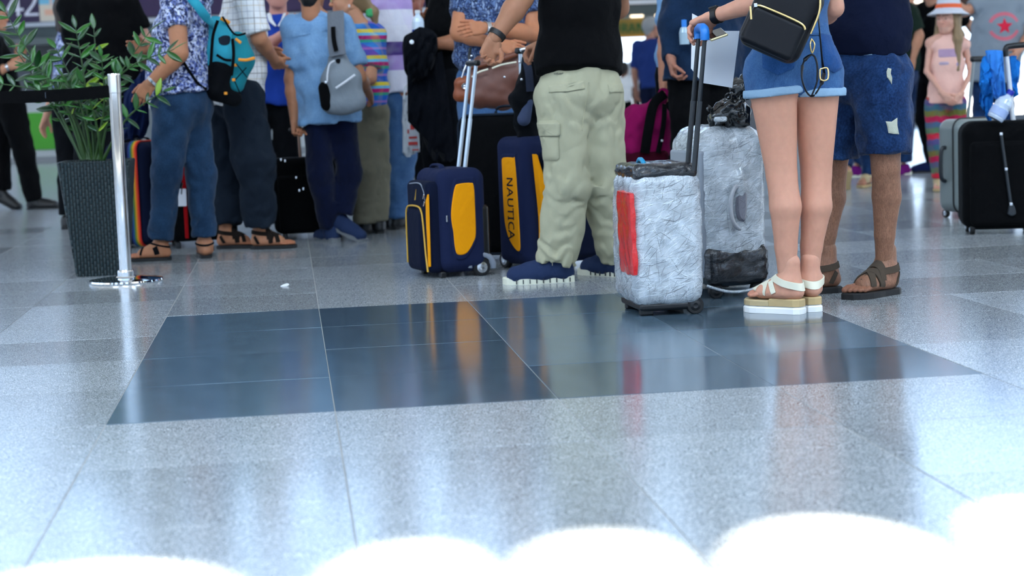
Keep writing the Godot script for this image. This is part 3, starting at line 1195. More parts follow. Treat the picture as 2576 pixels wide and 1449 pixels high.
func skin(c: Color, hairy := false) -> StandardMaterial3D:
	var key := c.to_html() + ("h" if hairy else "")
	if not skin_list.has(key):
		skin_list[key] = mat(c, 0.5, {vc = 1, sss = 0.08, spec = 0.35, tex = M.skin_hair if hairy else M.skin_tex, tri = 6.0})
	return skin_list[key]

func cloth_fld(k: float, amp: float, seed: int, freq := 9.0, sc := Vector3(1, 0.6, 1), ridged := false) -> Fld:
	var f := Fld.new()
	f.k = k
	f.noise = fnl(seed, freq, 2, FastNoiseLite.TYPE_SIMPLEX_SMOOTH, ridged)
	f.namp = amp
	f.nsc = sc
	return f

func put(p: Body, called: String, f: Fld, cell: float, m: Material) -> MeshInstance3D:
	var a: Array = f.mesh(cell)
	for i in a[0].size(): a[0][i] -= p.at
	return obj(called, amesh(a), m, p.root)

func shirt(p: Body, m: Material, o := {}) -> Fld:
	# hem: height over the ground; sleeve: how far down the upper arm, past 1 down the forearm
	var f := cloth_fld(o.get("k", 0.05), o.get("fold", 0.012), o.get("seed", 1), o.get("freq", 9.0), o.get("sc", Vector3(1, 0.7, 1)))
	var J := p.J
	var g := p.h / 1.75 * p.b
	var r: float = o.get("r", 1.0) * g
	var ms: Vector3 = (J.shL + J.shR) * 0.5
	var mh: Vector3 = (J.hipL + J.hipR) * 0.5
	var side: Vector3 = (J.shL - J.shR).normalized()
	var belly: Vector3 = p.fwd * o.get("belly", 0.0)
	var hem: float = o.get("hem", 0.5 * p.h)
	var kr: float = o.get("kr", 1.4)
	var w := ms.lerp(mh, 0.68) + belly
	var e := mh
	e.y = hem
	f.bone(ms + Vector3(0, -0.035, 0), ms.lerp(mh, 0.35) + belly * 0.6, 0.105 * r, 0.125 * r * o.get("chest", 1.0), side, kr)
	f.bone(ms.lerp(mh, 0.35) + belly * 0.6, w, 0.125 * r * o.get("chest", 1.0), 0.12 * r * o.get("waist", 1.0), side, kr)
	f.bone(w, e, 0.12 * r * o.get("waist", 1.0), 0.125 * r * o.get("bot", 1.0), side, kr, 2)
	f.bone(J.neck + Vector3(0, -0.045, 0) * g, J.shL + Vector3(0, -0.01, 0), 0.06 * g, 0.058 * g)
	f.bone(J.neck + Vector3(0, -0.045, 0) * g, J.shR + Vector3(0, -0.01, 0), 0.06 * g, 0.058 * g)
	var sl: float = o.get("sleeve", 0.6)
	var sr: float = o.get("sr", 1.0) * g
	for k in ["L", "R"]:
		if sl <= 0.0: continue
		if sl < 1.0:
			f.bone(J["sh" + k], J["sh" + k].lerp(J["el" + k], sl), 0.066 * sr, 0.064 * sr, Vector3.ZERO, 1.0, 2)
		else:
			f.bone(J["sh" + k], J["el" + k], 0.066 * sr, 0.056 * sr)
			f.bone(J["el" + k], J["el" + k].lerp(J["wr" + k], sl - 1.0), 0.056 * sr, 0.042 * sr, Vector3.ZERO, 1.0, 2)
	for b in o.get("more", []): f.bone(b[0], b[1], b[2], b[3])
	put(p, o.get("name", "shirt"), f, o.get("cell", 0.012), m)
	return f

func legs(p: Body, m: Material, o := {}) -> Fld:
	# to: how far down the leg (1 knee, 2 ankle); rt, rk, rh: radii at thigh, knee, hem
	var f := cloth_fld(o.get("k", 0.028), o.get("fold", 0.012), o.get("seed", 2), o.get("freq", 8.0), o.get("sc", Vector3(1, 0.8, 1)), o.get("ridged", false))
	var J := p.J
	var g := p.h / 1.75 * p.b
	var mh: Vector3 = (J.hipL + J.hipR) * 0.5
	var side: Vector3 = (J.hipL - J.hipR).normalized()
	var rt: float = o.get("rt", 0.092) * g
	var rk: float = o.get("rk", 0.072) * g
	var rh: float = o.get("rh", 0.066) * g
	var top := mh
	top.y = o.get("top", 0.585 * p.h)
	f.bone(top, mh + Vector3.UP * o.get("pel", 0.02), o.get("rw", 0.105) * g, o.get("rp", 0.115) * g, side, o.get("kr", 1.4), 1)
	var to: float = o.get("to", 1.95)
	for k in ["L", "R"]:
		var hp: Vector3 = J["hip" + k]
		var kn: Vector3 = J["kn" + k]
		var an: Vector3 = J["an" + k]
		if to <= 1.0:
			f.bone(hp, hp.lerp(kn, to), rt, rh, Vector3.ZERO, 1.0, 2)
		else:
			f.bone(hp, kn, rt, rk)
			f.bone(kn, kn.lerp(an, to - 1.0), rk, rh, Vector3.ZERO, 1.0, 2)
			if o.has("bunch"):
				var c := kn.lerp(an, to - 1.12)
				f.fold.append([c, 0.24, o.bunch, Vector3(14 if k == "L" else -16, 92, 10)])
				f.fold.append([kn, 0.20, o.bunch * 0.8, Vector3(34 if k == "R" else -30, 74, 20)])
				f.fold.append([hp.lerp(kn, 0.15), 0.2, o.bunch * 0.7, Vector3(48 if k == "L" else -48, 60, 0)])
	for q in o.get("folds", []): f.fold.append(q)
	put(p, o.get("name", "trousers"), f, o.get("cell", 0.012), m)
	return f

func local(p: Body, v: Vector3) -> Vector3: return v - p.at

func sole_outline(s: float, grow := 0.0) -> PackedVector2Array:        # seen from above, x across and y from heel to toe; big toe at +x
	var o := PackedVector2Array()
	for q in [[0.0, -0.062], [0.022, -0.057], [0.033, -0.035], [0.033, 0.0], [0.031, 0.04], [0.037, 0.08], [0.045, 0.115], [0.046, 0.145], [0.04, 0.175], [0.026, 0.193], [0.008, 0.192], [-0.012, 0.182], [-0.03, 0.165], [-0.041, 0.14], [-0.044, 0.11], [-0.041, 0.075], [-0.035, 0.04], [-0.033, 0.0], [-0.033, -0.035], [-0.022, -0.057]]:
		o.append(Vector2(q[0] + signf(q[0]) * grow, q[1] + (grow if q[1] > 0.1 else (-grow if q[1] < -0.02 else 0.0))) * s)
	return o

func sole(h: float, grow := 0.004, bevel := 0.004, half := -1) -> Array:           # standing on y = 0
	var so := sole_outline(1.0, grow)
	if half >= 0:
		var box := PackedVector2Array([Vector2(-1, -1), Vector2(1, -1), Vector2(1, 0.062), Vector2(-1, 0.062)]) if half == 0 else PackedVector2Array([Vector2(-1, 0.063), Vector2(1, 0.063), Vector2(1, 1), Vector2(-1, 1)])
		so = Geometry2D.intersect_polygons(so, box)[0]
	var a: Array = plate(so, h, bevel)
	for i in a[0].size():
		var v: Vector3 = a[0][i]
		a[0][i] = Vector3(v.x, v.z, v.y)
		var n: Vector3 = a[1][i]
		a[1][i] = Vector3(n.x, n.z, n.y)
	for t in range(0, a[2].size(), 3):
		var s: int = a[2][t + 1]
		a[2][t + 1] = a[2][t + 2]
		a[2][t + 2] = s
	return a

func shoe_fld(low := true) -> Fld:
	var f := Fld.new()
	f.k = 0.025
	f.bone(Vector3(0, 0.055, -0.02), Vector3(0, 0.035, -0.03), 0.042, 0.038)
	f.bone(Vector3(0, 0.065, 0.0), Vector3(0.002, 0.045, 0.10), 0.04, 0.035, Vector3.RIGHT, 1.1)
	f.bone(Vector3(0, 0.034, 0.06), Vector3(0.002, 0.032, 0.15), 0.033, 0.034, Vector3.RIGHT, 1.32)
	f.bone(Vector3(0, 0.03, -0.02), Vector3(0, 0.03, 0.15), 0.022, 0.022, Vector3.RIGHT, 1.7)
	if low: f.bone(Vector3(0, 0.07, -0.012), Vector3(0, 0.095, -0.014), 0.038, 0.036, Vector3.ZERO, 1.0, 2)
	return f

func shoes(p: Body, upper: Material, under: Material, o := {}) -> void:
	if not M.has("shoe_mesh"):
		M.shoe_mesh = amesh(shoe_fld().mesh(0.0055))
		M.sole_mesh = amesh(sole(0.026, 0.006))
		M.sole_thin = amesh(sole(0.014, 0.003, 0.002))
		var lc := arrs()
		lc[3] = null
		for i in 4: join(lc, tube([Vector3(-0.022, 0.092 - 0.012 * i, 0.02 + 0.022 * i), Vector3(0, 0.105 - 0.012 * i, 0.022 + 0.022 * i), Vector3(0.022, 0.092 - 0.012 * i, 0.026 + 0.022 * i)], 0.003, 5))
		M.lace_mesh = amesh(lc)
		var tr := arrs()
		tr[3] = null
		for i in 9:
			for s in [-1.0, 1.0]:
				join(tr, rbox(0.005, 0.016, 0.004, 0.001, 2), Transform3D(Basis(), Vector3(s * (0.042 if i < 4 else 0.048), 0.012, -0.045 + 0.025 * i)))
		M.tread_mesh = amesh(tr)
	for k in ["L", "R"]:
		if o.has("only") and o.only != k: continue
		var t: Transform3D = p.J["foot" + k]
		var r := Node3D.new()
		r.name = "shoe"
		p.root.add_child(r, true)
		r.transform = Transform3D(t.basis, t.origin - p.at)
		obj("upper", M.shoe_mesh, upper, r)
		obj("sole", M.sole_thin if o.get("thin", false) else M.sole_mesh, under, r)
		if o.get("lace") != null: obj("laces", M.lace_mesh, o.lace, r)
		if o.get("groove") != null:
			obj("sole_grooves", M.tread_mesh, o.groove, r).set_meta("kind", "stuff")

func sandals(p: Body, strap: Material, under: Material, style := 0, o := {}) -> void:
	var key := "sandal%d" % style
	if not M.has(key):
		var s := arrs()
		s[3] = null
		var f: Fld = foot_fld
		if style == 0:                                  # trekking sandal: instep, toe and heel straps
			join(s, band(f, Vector3(0, 0.045, 0.052), Vector3(0, 0.15, 1), 0.024, 0.004, -0.1, PI + 0.1, 0.001))
			join(s, band(f, Vector3(0, 0.03, 0.085), Vector3(0.45, 0.1, 1), 0.024, 0.004, -0.2, PI + 0.2, 0.001))
			join(s, band(f, Vector3(0, 0.03, 0.085), Vector3(-0.55, 0.1, 1), 0.02, 0.004, -0.2, PI + 0.2, 0.002))
			join(s, band(f, Vector3(0, 0.078, -0.01), Vector3(0, 1, 0.15), 0.022, 0.004, 0, TAU, 0.001, Vector3.RIGHT, 24))
			join(s, band(f, Vector3(0, 0.045, -0.02), Vector3(0.1, 0.5, 1), 0.02, 0.004, -0.6, 0.4, 0.001))
			join(s, band(f, Vector3(0, 0.045, -0.02), Vector3(-0.1, 0.5, 1), 0.02, 0.004, PI - 0.4, PI + 0.6, 0.001))
		elif style == 1:                                # platform sandal: broad toe cover, slim sling strap with a buckle
			join(s, band(f, Vector3(0, 0.03, 0.112), Vector3(0, 0.1, 1), 0.075, 0.004, -0.25, PI + 0.25, 0.002))
			join(s, band(f, Vector3(0, 0.066, -0.008), Vector3(0, 1, -0.32), 0.026, 0.0035, 0, TAU, 0.001, Vector3.RIGHT, 28))
			join(s, band(f, Vector3(0, 0.045, 0.045), Vector3(0.0, -0.5, 1), 0.022, 0.0035, -0.4, 0.75, 0.002))
			join(s, band(f, Vector3(0, 0.045, 0.045), Vector3(0.0, -0.5, 1), 0.022, 0.0035, PI - 0.75, PI + 0.4, 0.002))
		else:                                           # slim straps
			join(s, band(f, Vector3(0, 0.075, -0.006), Vector3(0, 1, -0.25), 0.01, 0.003, 0, TAU, 0.001, Vector3.RIGHT, 24))
			join(s, band(f, Vector3(0, 0.03, 0.10), Vector3(0.3, 0.1, 1), 0.012, 0.003, -0.2, PI + 0.2, 0.001))
			join(s, band(f, Vector3(0, 0.045, 0.02), Vector3(0, -0.3, 1), 0.03, 0.003, -0.4, 0.5, 0.001))
			join(s, band(f, Vector3(0, 0.045, 0.02), Vector3(0, -0.3, 1), 0.03, 0.003, PI - 0.5, PI + 0.4, 0.001))
		M[key] = amesh(s)
	var lift: float = o.get("lift", 0.02)
	for k in ["L", "R"]:
		if o.has("only") and o.only != k: continue
		var t: Transform3D = p.J["foot" + k]
		var r := Node3D.new()
		r.name = "sandal"
		p.root.add_child(r, true)
		r.transform = Transform3D(t.basis, t.origin - p.at)
		obj("straps", M[key], strap, r)
		var so := obj("sole", amesh(sole(0.028 if o.has("wedge") else lift, 0.004, 0.009 if o.has("wedge") else 0.004)), under, r)
		so.position.y = -lift + (0.0 if o.has("wedge") else 0.004)
		if o.has("wedge"):
			for half in 2:
				var we := obj("heel_wedge" if half == 0 else "footbed", amesh(sole(lift - 0.024 - 0.006 * half, 0.002, 0.004, half)), o.wedge if half == 0 else o.get("bed", o.wedge), r)
				we.position.y = -lift + 0.028
		if o.has("buckle"):
			obj("buckle", amesh(tube([Vector3(-0.012, -0.009, 0), Vector3(0.012, -0.009, 0), Vector3(0.012, 0.009, 0), Vector3(-0.012, 0.009, 0), Vector3(-0.012, -0.009, 0)], 0.0022, 6)), o.buckle, r, Vector3(-0.037, 0.06, 0.02), Vector3(0.2, -1.35, 0))

func hair(p: Body, m: Material, kind: String, o := {}) -> void:
	var f := Fld.new()
	f.k = 0.03
	f.noise = fnl(31, 60.0, 2)
	f.namp = 0.004
	f.nsc = Vector3(1, 0.35, 1)
	var T: Transform3D = p.J.headT
	f.bone(Vector3(0, 0.045, -0.03), Vector3(0, 0.052, 0.0), 0.087, 0.079)
	f.bone(Vector3(0, 0.06, 0.03), Vector3(0, 0.02, -0.055), 0.062, 0.074)
	match kind:
		"short":
			f.bone(Vector3(0, 0.0, -0.06), Vector3(0, -0.055, -0.065), 0.066, 0.045)
		"tail":
			f.bone(Vector3(0, 0.0, -0.055), Vector3(0, -0.03, -0.07), 0.07, 0.05)
			f.bone(Vector3(0, -0.02, -0.105), Vector3(0.0, -0.075, -0.15), 0.03, 0.028)
			f.bone(Vector3(0.0, -0.075, -0.15), Vector3(0.0, -0.18, -0.165), 0.032, 0.008)
		"long":
			f.bone(Vector3(0, 0.0, -0.05), Vector3(0, -0.14, -0.075), 0.08, 0.07)
			for s in [-1.0, 1.0]:
				f.bone(Vector3(0.068 * s, 0.02, 0.0), Vector3(0.088 * s, -0.16, 0.015), 0.03, 0.034)
				f.bone(Vector3(0.088 * s, -0.16, 0.015), Vector3(0.1 * s, o.get("to", -0.42), 0.06), 0.036, 0.016)
				f.bone(Vector3(0.05 * s, -0.14, -0.075), Vector3(0.07 * s, o.get("to", -0.42), -0.06), 0.05, 0.02)
		"bob":
			f.bone(Vector3(0, 0.0, -0.055), Vector3(0, -0.11, -0.065), 0.08, 0.06)
			for s in [-1.0, 1.0]: f.bone(Vector3(0.066 * s, 0.02, -0.01), Vector3(0.074 * s, -0.11, -0.02), 0.03, 0.024)
	# open the face
	f.carve(Vector3(0, -0.05, 0.125), 0.118)
	f.carve(Vector3(0, 0.0, 0.13), 0.078)
	var a: Array = f.mesh(o.get("cell", 0.007))
	for i in a[0].size():
		a[0][i] = T * a[0][i] - p.at
		a[1][i] = (T.basis * a[1][i]).normalized()
	obj("hair", amesh(a), m, p.root)

func wristband(p: Body, k: String, t: float, w: float, m: Material, called := "bracelet", face: Material = null) -> void:
	var J := p.J
	var ax: Vector3 = J["wr" + k] - J["el" + k]
	var c: Vector3 = J["el" + k].lerp(J["wr" + k], t)
	p.fld.cache.clear()
	var a := band(p.fld, c, ax, w, 0.004, 0, TAU, 0.001)
	for i in a[0].size(): a[0][i] -= p.at
	var o := obj(called, amesh(a), m, p.root)
	if face:
		var up: Vector3 = (J["hand" + k].basis * Vector3(0, 0, -1)).normalized()
		var r := p.fld.reach(c, up)
		obj("watch_face", amesh(rbox(0.034, 0.04, 0.01, 0.004, 3)), face, o, local(p, c + up * (r + 0.006)))
		o.get_child(0).basis = Basis(up.cross(ax.normalized()).normalized(), ax.normalized(), up)

func patch(f: Fld, o: Vector3, dir: Vector3, up: Vector3, outline: PackedVector2Array, thick: float, at: Vector3, rings := 4, far := 0.6) -> Array:   # a piece of cloth laid on a smooth body
	dir = dir.normalized()
	up = (up - dir * up.dot(dir)).normalized()
	var rt := up.cross(dir)
	var cen := Vector2.ZERO
	for q in outline: cen += q
	cen /= outline.size()
	var rows := []
	for r in range(rings, -1, -1):
		for layer in ([0, 1] if r == rings else [1]):
			var ring := []
			var k := maxf(float(r) / rings, 0.02)
			for q in outline:
				var p := Vector3.ZERO
				var t := 0.0
				for tries in 8:                                          # where the cloth turns away, stay nearer the middle
					var e: Vector2 = cen + (q - cen) * k * (1.0 - 0.1 * tries)
					p = o + rt * e.x + up * e.y + dir * far
					t = 0.0
					for s in 60:
						var d := f.at(p - dir * t)
						if d < 0.0006 or t > far * 1.3: break
						t += clampf(d * 0.85, 0.001, 0.2)
					if t < far * 1.15: break
				ring.append(p - dir * (t - (thick if layer == 1 else -0.004)) - at)
			rows.append(ring)
	return grid_mesh(rows, true, true)

func rect2(w: float, h: float, r := 0.004, x := 0.0, y := 0.0, n := 3) -> PackedVector2Array:
	var o := PackedVector2Array()
	for q in rrect(w, h, r, 1): o.append(q + Vector2(x, y))
	var d := []
	for i in o.size():
		var a := o[i]
		var b := o[(i + 1) % o.size()]
		var m := maxi(1, int(a.distance_to(b) / 0.014))
		for j in m: d.append(a.lerp(b, float(j) / m))
	return PackedVector2Array(d)

func dense(poly: Array, n := 4) -> PackedVector2Array:
	var o := PackedVector2Array()
	for i in poly.size():
		var a: Vector2 = poly[i]
		var b: Vector2 = poly[(i + 1) % poly.size()]
		for j in n: o.append(a.lerp(b, float(j) / n))
	return o

func crowd() -> void:
	var tan_skin := Color(0.72, 0.50, 0.37)
	var fair := Color(0.84, 0.62, 0.52)
	var p: Body
	var f: Fld
	# ---- man in khaki trousers, seen from behind
	p = body("person in a black t-shirt and pale khaki cargo trousers, seen from behind", 1455, 708, 1.74, -150, {skin = Color(0.66, 0.47, 0.36), b = 1.05, arm = 1.12, fs = 1.18, face = -120.0,
		footL = [-84.0], footR = [-140.0], handL = ["hold", Vector3(0.3, -0.4, 1), Vector3(0.1, -0.3, 0)], handR = ["hold", Vector3(0, -1, 0.2)],
		j = {shL = [1378, -112, -0.05], shR = [1548, -112, 0.15], neck = [1462, -140, 0.05], head = [1440, -225, 0.02], elL = [1312, -4, -0.12], wrL = [1243, 98, -0.18], elR = [1555, 20, 0.36], wrR = [1372, 106, 0.42],
			hipL = [1418, 250, 0], hipR = [1502, 250, 0.08], knL = [1427, 470, -0.02], knR = [1520, 470, 0.08], anL = [1399, 668, 0.0], anR = [1556, 658, 0.15]}})
	f = shirt(p, M.black, {hem = 0.905, r = 1.0, chest = 1.02, waist = 1.12, bot = 1.14, sleeve = 0.62, belly = 0.02, kr = 1.36, fold = 0.007})
	f = legs(p, M.khaki, {top = 0.99, rw = 0.110, rp = 0.142, kr = 1.3, rt = 0.118, rk = 0.096, rh = 0.088, to = 1.98, fold = 0.013, ridged = true, freq = 5.5, sc = Vector3(1, 0.55, 1), cell = 0.0075, bunch = 0.011, k = 0.04, seed = 5})
	var back := Vector3(0.12, 0.05, 1)
	obj("pocket_flap", amesh(patch(f, px(1420, 222, p.d - 0.05), back, Vector3.UP, dense([Vector2(-0.075, 0.012), Vector2(0.075, 0.025), Vector2(0.076, -0.01), Vector2(0.0, -0.02), Vector2(-0.075, -0.018)]), 0.004, p.at)), M.khaki, p.root)
	obj("pocket_flap", amesh(patch(f, px(1548, 222, p.d), back + Vector3(0.5, 0, 0), Vector3.UP, dense([Vector2(-0.055, 0.016), Vector2(0.05, 0.02), Vector2(0.05, -0.02), Vector2(-0.055, -0.02)]), 0.004, p.at)), M.khaki, p.root)
	var cargo := obj("cargo_pocket", amesh(patch(f, px(1384, 352, p.d), Vector3(-0.3, 0, 1), Vector3.UP, rect2(0.13, 0.17, 0.01), 0.006, p.at)), M.khaki, p.root)
	obj("pocket_flap", amesh(patch(f, px(1384, 325, p.d), Vector3(-0.3, 0, 1), Vector3.UP, rect2(0.145, 0.06, 0.008), 0.012, p.at)), M.khaki, cargo)
	var lt := TextMesh.new()
	lt.text = "columbia"
	lt.font_size = 16
	lt.pixel_size = 0.00075
	lt.depth = 0.001
	var seam := arrs()
	seam[3] = null
	for q in [[1490, 250, 0.0]]:
		var pts := []
		for i in 14: pts.append(px(1497 - i * 1.5, 205 + i * 10, 0.0 + p.d - 0.6))
		var on := []
		for v in pts: on.append(v + Vector3(0, 0, -1) * (ray_to(f, v, Vector3(0, 0, -1)) - 0.001) - p.at)
		join(seam, tube(on, 0.0025, 5))
	obj("seat_seam", amesh(seam), M.khaki, p.root)
	var lp := px(1419, 181, p.d - 0.6)
	var lo := obj("label_print", lt, M.charcoal, p.root, lp + Vector3(0, 0, -1) * (ray_to(f, lp, Vector3(0, 0, -1)) - 0.0015) - p.at, Vector3(0.05, 0.12, -0.05))
	lo.scale = Vector3(1, 1, 1)
	shoes(p, M.blue_shoe, M.pale_sole, {groove = M.groove, lace = M.white})
	wristband(p, "L", 0.90, 0.022, M.black_leather, "watch_strap", M.silver)
	hair(p, M.hair_brown, "short")
	# ---- woman in denim shorts
	p = body("person in rolled denim shorts with bare legs and cream platform sandals, seen from behind", 2010, 788, 1.68, -153, {skin = fair, leg = 1.13, thin = 0.8, bare = true, cell = 0.011, hs = 0.96, arm = 0.92,
		footL = [-128.0, 0.0, 0.052], footR = [-172.0, 0.0, 0.052], handL = ["hold", Vector3(-0.2, -1, 0.3), Vector3(-0.5, -0.35, 0.1)], handR = ["relaxed"],
		j = {shL = [1893, -162, -0.04], shR = [2078, -160, 0.1], neck = [1990, -190, 0.03], head = [1978, -280, 0.02], elL = [1922, 0, -0.06], wrL = [1795, 42, 0.12], elR = [2098, 20, 0.12], wrR = [2045, 70, 0.34],
			hipL = [1941, 190, 0], hipR = [2052, 190, 0.05], knL = [1966, 440, 0.0], knR = [2053, 440, 0.06], anL = [1982, 706, 0.0], anR = [2036, 700, 0.06]}})
	f = shirt(p, M.denim, {hem = 0.98, r = 0.88, sleeve = 0.4, waist = 0.86, bot = 0.92, fold = 0.006, name = "denim_top"})
	f = legs(p, M.denim, {top = 1.035, rw = 0.099, rp = 0.131, kr = 1.28, rt = 0.104, rh = 0.102, to = 0.195, pel = 0.06, fold = 0.008, freq = 11.0, cell = 0.008, name = "shorts", k = 0.03})
	for k in ["L", "R"]:
		var hp: Vector3 = p.J["hip" + k]
		var kn: Vector3 = p.J["kn" + k]
		var cu := Fld.new()
		cu.k = 0.01
		cu.bone(hp.lerp(kn, 0.12), hp.lerp(kn, 0.205), 0.108, 0.109, Vector3.ZERO, 1.0, 3)
		put(p, "rolled_cuff", cu, 0.008, M.denim_cuff)
	var bk := Vector3(-0.1, 0, 1)
	for q in [[1955, 140, -0.1], [2080, 135, 0.45]]:
		obj("back_pocket", amesh(patch(f, px(q[0], q[1], p.d), Vector3(q[2], 0, 1), Vector3(0.05, 1, 0), dense([Vector2(-0.06, 0.065), Vector2(0.06, 0.065), Vector2(0.055, -0.045), Vector2(0.0, -0.07), Vector2(-0.055, -0.045)], 6), 0.005, p.at)), M.denim_pocket, p.root)
	obj("waistband", amesh(patch(f, px(1995, 80, p.d), bk, Vector3.UP, rect2(0.30, 0.035, 0.004), 0.004, p.at, 5)), M.denim, p.root)
	sandals(p, M.cream_leather, M.white_sole, 1, {lift = 0.052, wedge = M.cork, bed = M.beige_leather, buckle = M.silver})
	wristband(p, "L", 0.93, 0.03, M.black_leather, "watch_strap", M.black_leather)
	hair(p, M.hair_brown, "long")
	# ---- man in ripped denim shorts
	p = body("person in a navy t-shirt and ripped dark denim shorts with brown trekking sandals", 2150, 742, 1.74, -38, {skin = Color(0.62, 0.45, 0.36), hairy = true, bare = true, cell = 0.012, fs = 1.08, leg = 1.04, b = 1.03,
		footL = [-52.0, 0.0, 0.022], footR = [-78.0, 0.0, 0.022],
		j = {shL = [2262, -185, -0.1], shR = [2095, -185, 0.12], neck = [2180, -210, 0.02], head = [2175, -300, 0], elL = [2300, -60, -0.1], wrL = [2235, -160, -0.2], elR = [2070, -60, 0.1], wrR = [2110, -150, -0.1],
			hipL = [2218, 190, -0.08], hipR = [2112, 195, 0.1], knL = [2228, 420, -0.1], knR = [2095, 430, 0.12], anL = [2224, 668, -0.04], anR = [2072, 660, 0.1]}})
	f = shirt(p, M.dark_navy, {hem = 0.95, r = 1.06, waist = 1.12, bot = 1.12, sleeve = 0.7, kr = 1.32, belly = 0.015})
	f = legs(p, M.denim_deep, {top = 1.0, rw = 0.125, rp = 0.135, kr = 1.3, rt = 0.112, rh = 0.098, to = 0.86, fold = 0.014, freq = 9.0, cell = 0.008, name = "shorts", k = 0.04, seed = 12})
	for q in [[2203, 190, dense([Vector2(-0.004, 0.026), Vector2(0.008, 0.022), Vector2(0.005, 0.004), Vector2(0.01, -0.012), Vector2(0.009, -0.036), Vector2(0.001, -0.022), Vector2(-0.008, -0.008), Vector2(-0.009, 0.012)], 3), 0.05],
			[2210, 315, dense([Vector2(-0.024, 0.018), Vector2(-0.002, 0.016), Vector2(0.02, 0.03), Vector2(0.02, 0.0), Vector2(0.026, -0.032), Vector2(0.004, -0.03), Vector2(-0.014, -0.026), Vector2(-0.018, -0.002)], 3), 0.05]]:
		obj("frayed_rip", amesh(patch(f, px(q[0], q[1], p.d), Vector3(q[3], 0, 1), Vector3.UP, q[2], 0.002, p.at, 3)), mat(Color(0.72, 0.73, 0.66), 0.9, {nm = M.weave, tri = 9.0}), p.root)
	var pk := arrs()
	pk[3] = null
	var arc := []
	for i in 9:
		var v := px(2186 + i * 9.0, 108 + 22.0 * sin(PI * 0.5 * minf(i / 4.0, 1.0)), p.d - 0.6)
		arc.append(v + Vector3(0, 0, -1) * (ray_to(f, v, Vector3(0, 0, -1)) - 0.001) - p.at)
	join(pk, tube(arc, 0.0025, 5))
	obj("pocket_stitching", amesh(pk), M.denim_cuff, p.root)
	sandals(p, M.brown_strap, M.rubber, 0, {lift = 0.024})
	hair(p, M.hair_black, "short")
	# ---- floral shirt woman with the teal backpack
	p = body("person in a blue and white floral top and cropped blue jeans", 455, 654, 1.72, -100, {skin = tan_skin, leg = 0.84, bare = true, b = 1.05, arm = 1.1, fs = 0.92,
		footL = [-82.0, 0.0, 0.016], footR = [-168.0, 0.0, 0.016], handL = ["relaxed", Vector3(0.2, 0, -1), Vector3(0.05, -0.1, 0)],
		j = {shL = [440, -8, -0.15], shR = [500, -8, 0.2], neck = [462, -40, 0], head = [448, -130, 0], elL = [452, 135, -0.2], wrL = [380, 210, -0.2], elR = [430, 120, 0.25], wrR = [370, 120, 0.15],
			hipL = [440, 270, -0.05], hipR = [478, 270, 0.1], knL = [418, 440, -0.05], knR = [505, 440, 0.08], anL = [402, 618, 0], anR = [515, 612, 0.06]}})
	f = shirt(p, M.floral, {hem = 0.89, r = 1.12, waist = 1.18, bot = 1.2, sleeve = 0.55, sr = 1.12, kr = 1.12, belly = 0.03, name = "floral_top"})
	f = legs(p, M.jeans, {top = 0.95, rw = 0.13, rp = 0.15, kr = 1.1, rt = 0.112, rk = 0.078, rh = 0.064, to = 1.9, bunch = 0.008, fold = 0.014, name = "jeans"})
	sandals(p, M.black2, M.rubber, 2, {lift = 0.018})
	wristband(p, "L", 0.93, 0.016, M.silver, "bracelet")
	hair(p, M.hair_brown, "bob")
	# ---- plaid shirt man
	p = body("person in a white plaid shirt, dark baggy trousers and brown sandals", 640, 627, 1.76, 82, {skin = tan_skin, leg = 0.86, bare = true, fs = 1.0, arm = 1.1,
		footR = [84.0, 0.0, 0.018], footL = [84.0, 0.0, 0.018], handR = ["relaxed", Vector3(0.2, -0.3, -1)],
		j = {shR = [625, -5, -0.18], shL = [600, -5, 0.2], neck = [605, -30, 0], head = [612, -120, 0], elR = [652, 98, -0.18], wrR = [690, 150, 0.02], elL = [620, 100, 0.2], wrL = [672, 130, 0.15],
			hipR = [612, 250, -0.08], hipL = [580, 250, 0.1], knR = [640, 400, -0.1], knL = [566, 410, 0.15], anR = [658, 588, -0.02], anL = [572, 585, 0.1]}})
	f = shirt(p, M.plaid, {hem = 0.82, r = 1.08, waist = 1.1, bot = 1.16, sleeve = 0.85, sr = 1.15, kr = 1.05, name = "plaid_shirt"})
	f = legs(p, M.charcoal, {top = 0.95, rw = 0.12, rp = 0.14, kr = 1.1, rt = 0.122, rk = 0.115, rh = 0.088, to = 1.88, bunch = 0.013, fold = 0.018, k = 0.04})
	sandals(p, cloth(Color(0.13, 0.105, 0.09)), M.rubber, 0, {lift = 0.02})
	hair(p, M.hair_grey, "short")
	# ---- blue polo man, facing the camera
	p = body("person in a blue polo with a white collar, facing the camera with raised hands", 698, 580, 1.66, 5, {skin = Color(0.83, 0.60, 0.54), fine = true, handL = ["flat", Vector3(0.1, 0.5, 1), Vector3(-0.4, 0.3, 0)], handR = ["flat", Vector3(0, 0.2, -1), Vector3(0.4, 0.5, 0)], b = 1.02,
		j = {head = [697, -24, 0], neck = [697, 44, 0.02], shL = [744, 68, 0], shR = [652, 68, 0], elL = [752, 150, -0.15], wrL = [692, 132, -0.32], elR = [668, 120, -0.18], wrR = [716, 82, -0.33]}})
	f = shirt(p, M.blue, {hem = 0.82, r = 1.0, sleeve = 0.75, name = "polo"})
	var col := arrs()
	col[3] = null
	for s in [-1.0, 1.0]:
		join(col, tube([px(697 + s * 20, 38, p.d - 0.02) - p.at, px(697 + s * 16, 52, p.d - 0.1) - p.at, px(697 + s * 3, 66, p.d - 0.125) - p.at], [0.016, 0.015, 0.006], 8))
	obj("collar", amesh(col), M.white, p.root)
	legs(p, M.black2, {})
	shoes(p, M.black_leather, M.rubber)
	hair(p, M.hair_grey, "short")
